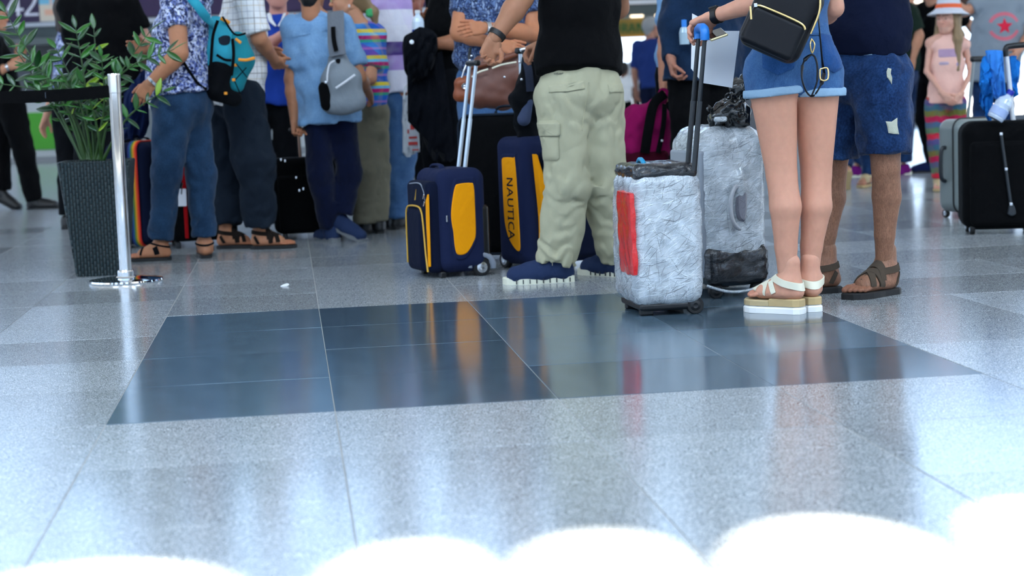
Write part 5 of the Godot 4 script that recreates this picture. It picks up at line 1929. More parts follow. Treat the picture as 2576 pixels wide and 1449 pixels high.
func small_navy_case() -> void:
	var yaw := -68.0
	var w := 0.345
	var t := 0.235
	var h := 0.50
	var o := thing("suitcase", "small navy carry-on suitcase with a plain orange-yellow side panel and pulled-out handle", "suitcase", corner(1113, 703, yaw, w / 2, t / 2), deg_to_rad(yaw), "matching navy and yellow suitcases")
	obj("shell", amesh(rbox(w, h - 0.025, t, 0.055, 7)), M.suit_navy, o, Vector3(0, h / 2 + 0.012, 0))
	obj("back_board", amesh(rbox(w * 0.94, h * 0.55, 0.05, 0.02, 4)), M.plastic, o, Vector3(0, 0.19, -t / 2 + 0.012))
	# welt round the side panel and the panel itself, on the +x side (u: across, from back to front)
	var pan := [[0.052, -0.05], [0.060, 0.02], [0.052, 0.09], [0.036, 0.155], [0.018, 0.168], [-0.038, 0.170], [-0.056, 0.155], [-0.058, 0.05], [-0.057, -0.06], [-0.045, -0.10], [-0.01, -0.148], [0.03, -0.155], [0.046, -0.13]]
	var side := Basis(Vector3.UP, PI / 2)
	for s in [1.0]:
		var ol := outline_px(pan)
		for i in ol.size(): ol[i] = Vector2(-ol[i].x, ol[i].y)
		var big := PackedVector2Array()
		for v in ol: big.append(v * 1.16)
		var wl := obj("side_welt", amesh(plate(big, 0.012, 0.007)), M.suit_navy, o, Vector3(w / 2 - 0.004, 0.262, 0.006))
		wl.basis = side
		var pn := obj("side_panel", amesh(plate(ol, 0.016, 0.004)), M.yellow, o, Vector3(w / 2 - 0.004, 0.262, 0.006))
		pn.basis = side
	# front: a raised upper pocket, a lower pocket with piping, the yellow gusset
	var fz := t / 2
	obj("front_pocket", amesh(rbox(w * 0.86, h * 0.84, 0.075, 0.03, 5)), M.suit_navy2, o, Vector3(-0.005, 0.235, fz + 0.01))
	obj("lower_pocket", amesh(rbox(w * 0.62, h * 0.58, 0.07, 0.03, 5)), M.suit_navy2, o, Vector3(-0.02, 0.175, fz + 0.03))
	var pp := []
	for q in [[0.145, 0.035], [0.125, 0.12], [0.108, 0.24], [0.09, 0.305], [0.05, 0.328], [-0.05, 0.330], [-0.11, 0.318], [-0.128, 0.27], [-0.132, 0.06]]: pp.append(Vector3(q[0] - 0.01, q[1], fz + 0.055))
	obj("piping", tmesh(smooth(pp, 5), 0.0045, 7), M.piping, o)
	obj("gusset", amesh(plate(dense([Vector2(0.118, 0.055), Vector2(0.135, 0.06), Vector2(0.148, 0.39), Vector2(0.118, 0.36), Vector2(0.112, 0.27)], 3), 0.008, 0.003)), M.yellow, o, Vector3(0.008, 0.0, fz + 0.042))
	obj("logo_mark", amesh(plate(dense([Vector2(0, 0), Vector2(0.012, 0.002), Vector2(0.028, 0.052)], 2), 0.003, 0.001)), M.piping, o, Vector3(-0.03, 0.355, fz + 0.046))
	obj("pocket_rim", tmesh(smooth([Vector3(-0.10, 0.43, fz + 0.045), Vector3(0.04, 0.435, fz + 0.045), Vector3(0.10, 0.40, fz + 0.047), Vector3(0.112, 0.36, fz + 0.047)], 5), 0.003, 6), M.grey_plastic, o)
	for q in [[0.118, 0.378, 0.35], [0.12, 0.345, 0.0]]: obj("zip_pull", amesh(rbox(0.028, 0.008, 0.006, 0.002, 2)), M.silver, o, Vector3(q[0], q[1], fz + 0.055), Vector3(0, 0, q[2] + 0.9 * (1.0 - q[2])))
	obj("zip_pull", amesh(rbox(0.006, 0.03, 0.008, 0.002, 2)), M.silver, o, Vector3(w / 2 + 0.002, 0.275, fz * 0.72))
	obj("top_handle", tmesh(smooth([Vector3(-0.07, h - 0.012, 0.06), Vector3(-0.05, h + 0.012, 0.06), Vector3(0.05, h + 0.012, 0.06), Vector3(0.07, h - 0.012, 0.06)], 5), 0.014, 8, 0.5), M.suit_navy, o)
	for s in [-1.0, 1.0]:
		wheel(o, Vector3(s * (w / 2 - 0.022), 0.041, -t / 2 + 0.035), 0.041, 0.03, true)
		obj("foot", amesh(rbox(0.03, 0.03, 0.03, 0.008, 3)), M.plastic, o, Vector3(s * (w / 2 - 0.05), 0.016, t / 2 - 0.02))
		# the telescopic pole, in two stages, leaning to the hand
		var b := Vector3(s * 0.042, h - 0.01, -t / 2 + 0.055)
		var tip := b + Vector3(0, 0.48, 0.0) + Vector3(0.0, 0, -0.075)
		obj("pole", tmesh([b, b.lerp(tip, 0.48)], 0.0105, 10), M.alu, o)
		obj("inner_pole", tmesh([b.lerp(tip, 0.47), tip], 0.0085, 10), M.alu, o)
	var e := Vector3(0.0, h + 0.475, -t / 2 - 0.022)
	obj("grip", amesh(rbox(0.13, 0.028, 0.032, 0.012, 4)), M.plastic, o, e)

func large_navy_case() -> void:
	var yaw := 33.0
	var w := 0.42
	var t := 0.27
	var h := 0.625
	var o := thing("suitcase", "large navy suitcase with orange-yellow lettered side panel, standing behind the khaki trousers", "suitcase", corner(1331, 683, yaw, -w / 2, t / 2), deg_to_rad(yaw), "matching navy and yellow suitcases")
	obj("shell", amesh(rbox(w, h - 0.02, t, 0.05, 7)), M.suit_navy, o, Vector3(0, h / 2 + 0.012, 0))
	var pan := [[-0.058, 0.20], [-0.045, 0.215], [0.040, 0.215], [0.055, 0.20], [0.068, 0.0], [0.074, -0.16], [0.070, -0.215], [0.045, -0.222], [0.0, -0.19], [-0.035, -0.14], [-0.055, -0.05]]
	var ol := outline_px(pan)
	var big := PackedVector2Array()
	for v in ol: big.append(Vector2(v.x * 1.2, v.y * 1.08))
	var side := Basis(Vector3.UP, -PI / 2)
	obj("side_welt", amesh(plate(big, 0.010, 0.006)), M.suit_navy, o, Vector3(-w / 2 + 0.004, 0.315, 0.004)).basis = side
	var pn := obj("side_panel", amesh(plate(ol, 0.014, 0.004)), M.yellow, o, Vector3(-w / 2 + 0.004, 0.315, 0.004))
	pn.basis = side
	var tx := obj("panel_lettering", text("NAUTICA", 0.072, 0.0015), M.suit_navy2, pn, Vector3(0.008, -0.02, 0.0155), Vector3(0, 0, -PI / 2))
	tx.scale = Vector3(1.0, 0.9, 1.0)
	var fz := t / 2
	obj("front_pocket", amesh(rbox(w * 0.8, h * 0.82, 0.07, 0.03, 5)), M.suit_navy2, o, Vector3(0.035, 0.30, fz + 0.012))
	obj("gusset", amesh(plate(outline_px([[-0.175, 0.545], [-0.165, 0.53], [-0.128, 0.40], [-0.12, 0.25], [-0.13, 0.08], [-0.145, 0.045], [-0.155, 0.06], [-0.152, 0.25], [-0.165, 0.42]]), 0.04, 0.006)), M.yellow, o, Vector3(0.005, 0, fz + 0.0))
	var pp := []
	for q in [[0.11, 0.55], [0.165, 0.5], [0.185, 0.36], [0.19, 0.2], [0.195, 0.07], [0.16, 0.035]]: pp.append(Vector3(q[0], q[1], fz + 0.035))
	obj("piping", tmesh(smooth(pp, 5), 0.004, 7), M.piping, o)
	obj("seam_piping", tmesh([Vector3(-0.1, 0.45, fz + 0.048), Vector3(0.17, 0.45, fz + 0.048)], 0.003, 6), M.piping, o)
	obj("top_handle", tmesh(smooth([Vector3(-0.09, h - 0.01, 0.0), Vector3(-0.06, h + 0.018, 0.0), Vector3(0.06, h + 0.018, 0.0), Vector3(0.09, h - 0.01, 0.0)], 5), 0.014, 8, 0.5), M.suit_navy2, o)
	for s in [-1.0, 1.0]:
		wheel(o, Vector3(s * (w / 2 - 0.028), 0.041, -t / 2 + 0.035), 0.041, 0.03)
		obj("foot", amesh(rbox(0.035, 0.03, 0.03, 0.008, 3)), M.plastic, o, Vector3(s * (w / 2 - 0.06), 0.016, t / 2 - 0.02))
		var b := Vector3(s * 0.07, h - 0.01, -t / 2 + 0.05)
		obj("pole", tmesh([b, b + Vector3(0, 0.40, 0)], 0.010, 10), M.alu, o)
	obj("grip", amesh(rbox(0.19, 0.03, 0.036, 0.012, 4)), M.plastic, o, Vector3(0, h + 0.405, -t / 2 + 0.05))
	obj("grip_button", amesh(rbox(0.06, 0.012, 0.03, 0.005, 3)), M.alu, o, Vector3(0, h + 0.422, -t / 2 + 0.05))

func film_tex() -> void:
	var r := RandomNumberGenerator.new()
	r.seed = 11
	var buf := PackedFloat32Array()
	buf.resize(512 * 512)
	var hb := PackedFloat32Array()
	hb.resize(512 * 512)
	for i in 1500:                                                     # stretched creases of the film, most of them slanting
		var x := r.randf() * 512.0
		var y := r.randf() * 512.0
		var a := r.randfn(-0.45, 0.35) if r.randf() < 0.7 else r.randf() * PI
		var l := int(r.randf_range(14, 120))
		var v := r.randfn(0.0, 0.17)
		var wd := r.randi_range(1, 3)
		for s in l:
			a += r.randfn(0, 0.012)
			x += cos(a)
			y += sin(a)
			var f := sin(PI * s / l)
			for e in wd:
				var k := posmod(int(x), 512) + 512 * posmod(int(y) + e, 512)
				buf[k] += v * f
				hb[k] += absf(v) * f * 1.6
	var n := fnl(71, 0.012, 3)
	M.film_map = tex(512, 512, func(x, y):
		var v: float = 0.74 + clampf(buf[x + 512 * y], -0.36, 0.26) + wrapn(n, x, y, 512) * 0.22
		return Color(v * 0.95, v * 0.99, v * 1.02))
	M.film_nm = nmap(512, 512, func(x, y):
		var v: float = clampf(0.3 + hb[x + 512 * y] * 1.2 + wrapn(n, x, y, 512) * 0.5, 0, 1)
		return Color(v, v, v), 5.0)

func crumple(f: FastNoiseLite, amp: float, sc: Vector3) -> Callable_:
	var c := Callable_.new()
	c.f = f
	c.amp = amp
	c.sc = sc
	return c

class Callable_:
	var f: FastNoiseLite
	var amp := 0.005
	var sc := Vector3.ONE
	func on(a: Array) -> Array:
		for i in a[0].size():
			var n: Vector3 = a[1][i]
			a[0][i] += n * f.get_noise_3dv(a[0][i] * sc) * amp
		return a

func fine_box(w: float, h: float, d: float, r: float, n: int) -> Array:   # a rounded box with points all over its faces, for crumpling
	var V := PackedVector3Array()
	var I := PackedInt32Array()
	var N := PackedVector3Array()
	var half := Vector3(w, h, d) * 0.5
	for f in 6:
		var ax := f % 3
		var sg := 1.0 if f < 3 else -1.0
		var st := V.size()
		for i in n + 1:
			for j in n + 1:
				var q := Vector3.ZERO
				q[ax] = sg * half[ax]
				q[(ax + 1) % 3] = (2.0 * i / n - 1.0) * half[(ax + 1) % 3]
				q[(ax + 2) % 3] = (2.0 * j / n - 1.0) * half[(ax + 2) % 3] * sg
				var c := q.clamp(-half + Vector3(r, r, r), half - Vector3(r, r, r))
				var dn := (q - c).normalized()
				V.append(c + dn * r)
				N.append(dn)
		for i in n:
			for j in n:
				var a := st + i * (n + 1) + j
				I.append_array(PackedInt32Array([a, a + 1, a + n + 1, a + 1, a + n + 2, a + n + 1]))
	return [V, N, I]

func wrapped_cases() -> void:
	film_tex()
	M.film = mat(Color(1.0, 1.0, 1.0), 0.2, {tex = M.film_map, nm = M.film_nm, tri = 2.6, ns = 0.7, coat = 0.6, cr = 0.12})
	M.film_dark = mat(Color(0.10, 0.105, 0.12), 0.22, {nm = M.film_nm, tri = 3.0, ns = 0.9, coat = 0.5})
	M.film_red = mat(Color(0.86, 0.10, 0.11), 0.25, {nm = M.film_nm, tri = 3.0, ns = 0.8, coat = 0.5})
	M.cable = mat(Color(0.10, 0.55, 0.72), 0.4)
	var cr := crumple(fnl(81, 9.0, 3, FastNoiseLite.TYPE_SIMPLEX_SMOOTH, true), 0.006, Vector3(1.0, 1.8, 1.0))
	# the small one, in front
	var yaw := -80.0
	var w := 0.34
	var t := 0.255
	var h := 0.535
	var o := thing("suitcase", "small suitcase wrapped in silvery plastic film with a red patch on its edge", "suitcase", corner(1603, 801, yaw, w / 2, t / 2), deg_to_rad(yaw), "suitcases wrapped in plastic film")
	var a := fine_box(w, h - 0.05, t, 0.05, 30)
	for i in a[0].size():
		var v: Vector3 = a[0][i]
		v.z *= 1.0 + 0.06 * cos(v.y * 6.0)
		a[0][i] = v
	obj("film_wrap", amesh(facets(cr.on(a))), M.film, o, Vector3(0, h / 2 + 0.012, 0))
	var top: Array = cr.on(fine_box(w * 0.93, 0.06, t * 0.93, 0.025, 16))
	obj("top_cover", amesh(facets(top)), M.film_dark, o, Vector3(0, h - 0.012, 0))
	obj("top_handle", tmesh(smooth([Vector3(0.05, h + 0.0, 0.05), Vector3(0.03, h + 0.028, 0.055), Vector3(-0.04, h + 0.03, 0.05), Vector3(-0.06, h + 0.005, 0.05)], 6), 0.009, 7), M.cable, o)
	var rp: Array = cr.on(fine_box(0.20, 0.30, 0.02, 0.008, 14))
	obj("red_patch", amesh(facets(rp)), M.film_red, o, Vector3(0.072, 0.305, t / 2 + 0.004), Vector3(0.02, 0, 0))
	obj("bottom_frame", amesh(rbox(w * 0.9, 0.03, t * 0.86, 0.012, 3)), M.plastic, o, Vector3(0, 0.035, 0))
	for s in [-1.0, 1.0]:
		wheel(o, Vector3(s * (w / 2 - 0.03), 0.033, -t / 2 + 0.03), 0.033, 0.026, false, false)
		obj("foot", amesh(rbox(0.028, 0.036, 0.05, 0.008, 3)), M.plastic, o, Vector3(s * (w / 2 - 0.06), 0.018, t / 2 - 0.05))
	# its telescopic handle with a blue grip
	var ha := o.to_local(px(1727, 432, 6.42))
	var gb := px(1764, 72, 6.40)
	var ends := []
	for q in [[1729, 428, 1757, 92, -6.47], [1746, 430, 1773, 92, -6.36]]:
		var b0 := o.to_local(px(q[0], q[1], -q[4]))
		var b1 := o.to_local(px(q[2], q[3], -q[4]))
		obj("pole", tmesh([b0, b0.lerp(b1, 0.52)], 0.0115, 4, 0.8), M.pole_dark, o)
		obj("inner_pole", tmesh([b0.lerp(b1, 0.5), b1], 0.0095, 4, 0.8), M.pole_dark, o)
		ends.append(b1)
	var up := Vector3(0, 0.03, 0)
	obj("grip", tmesh(smooth([ends[0] - up * 0.3, ends[0] + up * 0.55, ends[0] + up + (ends[1] - ends[0]) * 0.2, ends[1] + up - (ends[1] - ends[0]) * 0.2, ends[1] + up * 0.5, ends[1] - up * 0.4], 5), 0.017, 8), mat(Color(0.08, 0.45, 0.78), 0.4), o)
	# the tall one, behind
	yaw = -76.0
	w = 0.44
	t = 0.265
	h = 0.69
	o = thing("suitcase", "tall suitcase wrapped in silvery plastic film, with a bulging side handle and a dark base", "suitcase", corner(1783, 756, yaw, w / 2, t / 2), deg_to_rad(yaw), "suitcases wrapped in plastic film")
	a = fine_box(w, h - 0.14, t, 0.085, 34)
	for i in a[0].size():
		var v: Vector3 = a[0][i]
		if v.x > 0.0:                                               # the carry handle pushing out under the film
			v.x += 0.035 * exp(-pow((v.z + 0.0) / 0.035, 2.0) - pow((v.y - 0.05) / 0.075, 2.0))
		a[0][i] = v
	obj("film_wrap", amesh(facets(cr.on(a))), M.film, o, Vector3(0, 0.12 + (h - 0.14) / 2, 0))
	obj("base_shell", amesh(facets(cr.on(fine_box(w * 0.99, 0.16, t * 0.97, 0.04, 20)))), M.film_dark, o, Vector3(0, 0.13, 0))
	obj("front_board", amesh(rbox(w * 0.8, h * 0.72, 0.03, 0.012, 4)), mat(Color(0.55, 0.58, 0.62), 0.35), o, Vector3(0, 0.33, t / 2 - 0.008))
	var hp := []
	for i in 13: hp.append(Vector3(w / 2 + 0.022 + 0.012 * sin(PI * i / 12.0), 0.36 + 0.085 * cos(PI * i / 12.0), 0.004 + 0.042 * sin(PI * i / 12.0)))
	obj("side_handle", tmesh(hp, 0.009, 8), mat(Color(0.66, 0.67, 0.69), 0.25, {coat = 0.6}), o)
	obj("handle_recess", amesh(plate(outline_px([[0.0, 0.07], [-0.026, 0.045], [-0.03, 0.0], [-0.024, -0.05], [0.0, -0.07], [0.012, -0.04], [0.014, 0.04]]), 0.02, 0.008)), mat(Color(0.46, 0.46, 0.50), 0.25, {nm = M.film_nm, tri = 3.0, coat = 0.5}), o, Vector3(w / 2 + 0.008, 0.37, -0.012)).basis = Basis(Vector3.UP, PI / 2)
	obj("film_skirt", tmesh(smooth([Vector3(w / 2, 0.07, -t / 2), Vector3(w / 2 + 0.01, 0.035, -0.05), Vector3(w / 2 + 0.01, 0.03, 0.05), Vector3(w / 2 - 0.02, 0.055, t / 2)], 6), 0.006, 6), M.film, o)
	for s in [-1.0, 1.0]:
		for z in [-1.0, 1.0]: wheel(o, Vector3(s * (w / 2 - 0.045), 0.03, z * (t / 2 - 0.045)), 0.03, 0.025, false, false)
	obj("wheel_frame", amesh(rbox(w * 0.86, 0.03, t * 0.8, 0.01, 3)), M.plastic, o, Vector3(0, 0.068, 0))
	# black plastic bag tied on top
	var f := Fld.new()
	f.k = 0.04
	f.noise = fnl(88, 14.0, 2, FastNoiseLite.TYPE_SIMPLEX_SMOOTH, true)
	f.namp = 0.02
	f.bone(px(1815, 285, 6.95), px(1850, 280, 6.9), 0.05, 0.045)
	f.bone(px(1845, 280, 6.95), px(1862, 225, 6.95), 0.06, 0.035)
	f.bone(px(1862, 225, 6.95), px(1868, 190, 6.98), 0.035, 0.02)
	f.bone(px(1800, 296, 6.95), px(1870, 296, 6.92), 0.03, 0.03)
	var bp := px(1835, 296, 6.95)
	var bg := thing("plastic_bag", "crumpled glossy black plastic bag lying on top of the tall wrapped suitcase", "bag", bp)
	var arr: Array = f.mesh(0.007)
	for i in arr[0].size(): arr[0][i] -= bp
	obj("bag", amesh(arr), mat(Color(0.03, 0.035, 0.04), 0.2, {coat = 0.5}), bg)
	obj("knot_film", amesh(rbox(0.05, 0.02, 0.04, 0.008, 4)), M.film, bg, px(1812, 300, 6.88) - bp)

func blob(called: String, label: String, cat: String, bones: Array, k: float, cell: float, m: Material, o := {}) -> Array:   # a soft thing; bones in pixels and depth
	var f := Fld.new()
	f.k = k
	f.noise = fnl(o.get("seed", 5), o.get("freq", 10.0), 2, FastNoiseLite.TYPE_SIMPLEX_SMOOTH, o.get("ridged", false))
	f.namp = o.get("amp", 0.008)
	f.nsc = o.get("sc", Vector3.ONE)
	var lo := Vector3.ZERO
	for b in bones:
		f.bone(px(b[0], b[1], b[2]), px(b[3], b[4], b[5]), b[6], b[7], b[8] if b.size() > 8 else Vector3.ZERO, b[9] if b.size() > 9 else 1.0)
		lo += f.A[-1]
	lo /= bones.size()
	var t := thing(called, label, cat, lo)
	var a: Array = f.mesh(cell)
	for i in a[0].size(): a[0][i] -= lo
	obj(o.get("part", "body"), amesh(a), m, t)
	return [t, f, lo]

func strap_px(parent: Node, called: String, pts: Array, r: float, m: Material, flat := 0.3, up := Vector3.BACK) -> MeshInstance3D:
	var l := []
	for q in pts: l.append(px(q[0], q[1], q[2]) - parent.position)
	return obj(called, tmesh(smooth(l, 5), r, 8, flat, up), m, parent)

func drape(parent: Node3D, called: String, cols: Array, d: float, m: Material, o := {}) -> MeshInstance3D:   # a hanging cloth; cols: pixel at its top edge and at its hem, from left to right
	var top := []
	var bot := []
	for c in cols:
		top.append(Vector3(c[0], c[1], 0))
		bot.append(Vector3(c[2], c[3], 0))
	var n := 6
	top = smooth(top, n)
	bot = smooth(bot, n)
	var rows := []
	var nt := 16
	var th: float = o.get("thick", 0.016)
	var amp: float = o.get("amp", 0.02)
	var ns := fnl(o.get("seed", 3), 4.0, 2)
	for r in nt + 1:
		var t := float(r) / nt
		var front := []
		var back := []
		for i in top.size():
			var u := float(i) / (top.size() - 1)
			var p: Vector3 = top[i].lerp(bot[i], t)
			var w := ns.get_noise_2d(u * 0.6, t * 0.5)
			var z: float = o.get("bulge", 0.04) * sin(PI * u) * sin(PI * clampf(t * 0.8 + 0.15, 0, 1)) + amp * (0.3 + 0.7 * t) * sin(TAU * (u * o.get("folds", 2.5) + w * 1.2 + t * o.get("slant", 0.15))) + amp * 0.8 * w
			var e := minf(1.0, 6.0 * minf(u, 1.0 - u)) * minf(1.0, 5.0 * minf(t + 0.04, 1.04 - t))
			front.append(px(p.x + 14.0 * w * sin(PI * u), p.y + (12.0 * ns.get_noise_1d(u * 0.9) if r == nt else 0.0), d - z - th * e) - parent.position)
			back.append(px(p.x + 14.0 * w * sin(PI * u), p.y, d - z + th * e) - parent.position)
		back.reverse()
		rows.append(front + back)
	return obj(called, amesh(grid_mesh(rows)), m, parent)

func carried() -> void:
	var teal := cloth(Color(0.20, 0.60, 0.68), {ns = 0.6})
	var teal2 := cloth(Color(0.13, 0.50, 0.55), {ns = 0.6})
	# teal backpack
	var b := blob("backpack", "teal hiking backpack with black side pockets, worn by the person in the floral top", "backpack",
		[[548, 72, 9.66, 560, 130, 9.66, 0.062, 0.09, Vector3.BACK, 1.35], [560, 130, 9.66, 552, 205, 9.66, 0.09, 0.082, Vector3.BACK, 1.35], [528, 62, 9.68, 522, 200, 9.68, 0.03, 0.03, Vector3.BACK, 2.6]], 0.05, 0.009, teal, {amp = 0.008, freq = 9.0})
	var t: Node3D = b[0]
	var f: Fld = b[1]
	var g := Fld.new()
	g.k = 0.04
	g.bone(px(598, 105, 9.66), px(606, 150, 9.66), 0.055, 0.068, Vector3.BACK, 1.3)
	g.bone(px(606, 150, 9.66), px(592, 212, 9.66), 0.068, 0.05, Vector3.BACK, 1.3)
	var a: Array = g.mesh(0.009)
	for i in a[0].size(): a[0][i] -= b[2]
	obj("front_pocket", amesh(a), teal2, t)
	var dk := Fld.new()
	dk.k = 0.04
	dk.bone(px(552, 178, 9.60), px(545, 222, 9.60), 0.072, 0.062, Vector3.BACK, 1.2)
	dk.bone(px(540, 225, 9.62), px(588, 248, 9.64), 0.052, 0.045)
	a = dk.mesh(0.009)
	for i in a[0].size(): a[0][i] -= b[2]
	obj("side_pocket", amesh(a), M.black2, t)
	strap_px(t, "shoulder_strap", [[474, -12, 9.40], [495, 12, 9.37], [520, 45, 9.42], [536, 62, 9.56]], 0.026, teal, 0.35)
	strap_px(t, "webbing", [[548, 52, 9.50], [536, 90, 9.47], [532, 140, 9.46], [528, 190, 9.47]], 0.009, M.black, 0.4)
	strap_px(t, "webbing", [[545, 138, 9.455], [565, 150, 9.455], [582, 152, 9.47]], 0.008, M.black, 0.4)
	strap_px(t, "webbing", [[585, 98, 9.52], [588, 140, 9.475], [582, 190, 9.48]], 0.009, M.black, 0.4)
	strap_px(t, "webbing", [[452, 140, 9.42], [480, 185, 9.40], [500, 212, 9.46], [520, 225, 9.52]], 0.008, M.black, 0.4)
	strap_px(t, "webbing", [[560, 42, 9.55], [590, 86, 9.52], [618, 84, 9.56]], 0.006, M.black, 0.5)
	obj("mesh_patch", amesh(patch(f, px(570, 103, 9.66), Vector3(0, 0, 1), Vector3.UP, outline_px([[-0.026, 0.012], [0.0, 0.026], [0.03, 0.02], [0.028, -0.02], [0.0, -0.026], [-0.02, -0.014]]), 0.004, b[2])), M.charcoal, t)
	var orange := mat(Color(0.92, 0.58, 0.12), 0.6)
	strap_px(t, "yellow_trim", [[600, 150, 9.515], [620, 151, 9.52], [640, 146, 9.58]], 0.0085, orange, 0.6)
	strap_px(t, "yellow_trim", [[555, 46, 9.58], [578, 58, 9.6]], 0.01, orange, 0.6)
	strap_px(t, "yellow_trim", [[593, 98, 9.54], [606, 108, 9.53]], 0.008, orange, 0.6)
	for q in [[592, 164], [588, 201], [568, 235]]: obj("toggle", amesh(rbox(0.018, 0.016, 0.012, 0.004, 3)), orange, t, px(q[0], q[1], 9.50 + (0.06 if q[1] > 210 else 0.02)) - b[2])
	for q in [[[594, 160, 9.515], [622, 195, 9.52]], [[590, 203, 9.52], [620, 170, 9.52]], [[590, 203, 9.52], [604, 235, 9.57]]]: strap_px(t, "bungee_cord", q, 0.003, M.black2, 1.0)
	# grey sling bag
	b = blob("sling_bag", "grey one-strap sling bag with white zips, worn on the pale blue shirt", "bag",
		[[850, 150, 10.22, 858, 200, 10.20, 0.05, 0.078, Vector3.RIGHT, 1.15], [858, 200, 10.20, 866, 258, 10.20, 0.078, 0.07, Vector3.RIGHT, 1.5], [830, 262, 10.2, 898, 252, 10.2, 0.045, 0.045]], 0.05, 0.008, cloth(Color(0.50, 0.53, 0.56)), {amp = 0.004})
	t = b[0]
	f = b[1]
	strap_px(t, "strap", [[844, 30, 10.36], [845, 62, 10.28], [846, 110, 10.18], [850, 140, 10.15]], 0.052, cloth(Color(0.42, 0.44, 0.47)), 0.14)
	strap_px(t, "webbing", [[838, 68, 10.22], [840, 100, 10.165], [846, 128, 10.13]], 0.014, M.black, 0.3)
	var white_zip := mat(Color(0.82, 0.83, 0.85), 0.5)
	strap_px(t, "zip", [[842, 152, 10.115], [829, 162, 10.115], [824, 185, 10.105], [823, 206, 10.10]], 0.005, white_zip, 0.6)
	strap_px(t, "zip", [[845, 222, 10.075], [870, 205, 10.075], [893, 188, 10.085]], 0.007, white_zip, 0.6)
	obj("zip_pull", amesh(rbox(0.018, 0.016, 0.012, 0.005, 3)), M.silver, t, px(820, 207, 10.09) - b[2])
	obj("brand_patch", amesh(patch(f, px(852, 154, 10.2), Vector3(0, 0, 1), Vector3.UP, outline_px([[-0.014, 0.008], [0, 0.014], [0.014, 0.008], [0.009, -0.014], [-0.009, -0.010]]), 0.003, b[2])), M.black2, t)
	var sd := Fld.new()
	sd.k = 0.03
	sd.bone(px(819, 222, 10.17), px(824, 262, 10.17), 0.042, 0.04)
	a = sd.mesh(0.008)
	for i in a[0].size(): a[0][i] -= b[2]
	obj("side_pocket", amesh(a), M.black, t)
	# small navy leather backpack on the woman in shorts
	var at := px(1966, 46, 6.14)
	t = thing("backpack", "small navy leather backpack with gold zips, hanging aslant on the person in denim shorts", "backpack", at)
	t.basis = Basis(Vector3.UP, deg_to_rad(-8)) * Basis(Vector3.BACK, deg_to_rad(-26))
	var lea := mat(Color(0.03, 0.038, 0.065), 0.40, {nm = M.weave, tri = 14.0, ns = 0.3, spec = 0.35})
	obj("bag", amesh(rbox(0.225, 0.27, 0.10, 0.045, 7)), lea, t, Vector3(0, 0.0, 0))
	obj("front_pocket", amesh(rbox(0.195, 0.135, 0.045, 0.02, 6)), lea, t, Vector3(-0.006, -0.06, 0.052))
	obj("pocket_zip", tmesh(smooth([Vector3(-0.095, 0.0, 0.066), Vector3(-0.07, 0.008, 0.074), Vector3(0.06, 0.008, 0.074), Vector3(0.088, -0.006, 0.07)], 5), 0.0045, 7), M.gold, t)
	obj("main_zip", tmesh(smooth([Vector3(-0.10, 0.06, 0.046), Vector3(-0.08, 0.115, 0.044), Vector3(0.06, 0.125, 0.044), Vector3(0.104, 0.08, 0.044), Vector3(0.112, -0.01, 0.04)], 5), 0.004, 7), M.gold, t)
	obj("zip_pull", amesh(rbox(0.007, 0.045, 0.004, 0.0015, 2)), M.gold, t, Vector3(-0.102, -0.028, 0.072), Vector3(0, 0, 0.5))
	obj("zip_pull", amesh(rbox(0.012, 0.014, 0.006, 0.002, 2)), M.silver, t, Vector3(-0.098, 0.002, 0.072), Vector3(0, 0, 0.5))
	obj("embossed_name", amesh(rbox(0.034, 0.0035, 0.001, 0.0004, 2)), M.charcoal, t, Vector3(0.01, 0.085, 0.051))
	var sp := func(l: Array) -> Array:
		var out := []
		for q in l: out.append(t.to_local(px(q[0], q[1], q[2])))
		return smooth(out, 6)
	obj("strap", amesh(tube(sp.call([[2054, -10, 6.12], [2060, 60, 6.09], [2068, 150, 6.1], [2073, 185, 6.12]]), 0.0075, 8, 0.35)), lea, t)
	obj("strap", amesh(tube(sp.call([[2073, 185, 6.115], [2064, 215, 6.1], [2045, 242, 6.1], [2028, 230, 6.1], [2017, 195, 6.1], [2022, 155, 6.11], [2043, 138, 6.12], [2055, 160, 6.11], [2055, 205, 6.1], [2042, 240, 6.095]]), 0.008, 8, 0.4)), lea, t)
	obj("buckle", amesh(tube(sp.call([[2063, 174, 6.095], [2081, 172, 6.095], [2082, 199, 6.095], [2064, 200, 6.095], [2063, 174, 6.095]]), 0.003, 7)), M.gold, t)
	obj("clasp", amesh(tube(sp.call([[2041, 98, 6.12], [2049, 112, 6.11], [2043, 134, 6.115], [2038, 114, 6.11], [2041, 98, 6.12]]), 0.0028, 7)), M.gold, t)
	# paper folder, phone and passport held with the case handle
	t = thing("paper_sheet", "pale grey paper folder held upright behind the black case handle with the blue grip", "paper", px(1800, 150, 6.55))
	for q in [[[[1768, 78], [1860, 78], [1842, 221], [1762, 208]], 6.60, Color(0.83, 0.86, 0.90)], [[[1741, 34], [1772, 50], [1765, 207], [1738, 172]], 6.64, Color(0.93, 0.95, 0.96)]]:
		var c := []
		for v in q[0]: c.append(px(v[0], v[1], q[1]) - t.position)
		var rows := []
		for z in [0.0015, -0.0015]: rows.append([c[0] + Vector3(0, 0, z), c[1] + Vector3(0, 0, z), c[2] + Vector3(0, 0, z), c[3] + Vector3(0, 0, z)])
		obj("sheet", amesh(grid_mesh(rows)), mat(q[2], 0.8), t)
	at = px(1801, 87, 6.48)
	t = thing("smartphone", "pale gold phone held flat against the paper folder", "phone", at)
	t.basis = Basis(Vector3.BACK, deg_to_rad(17)) * Basis(Vector3.RIGHT, deg_to_rad(-78))
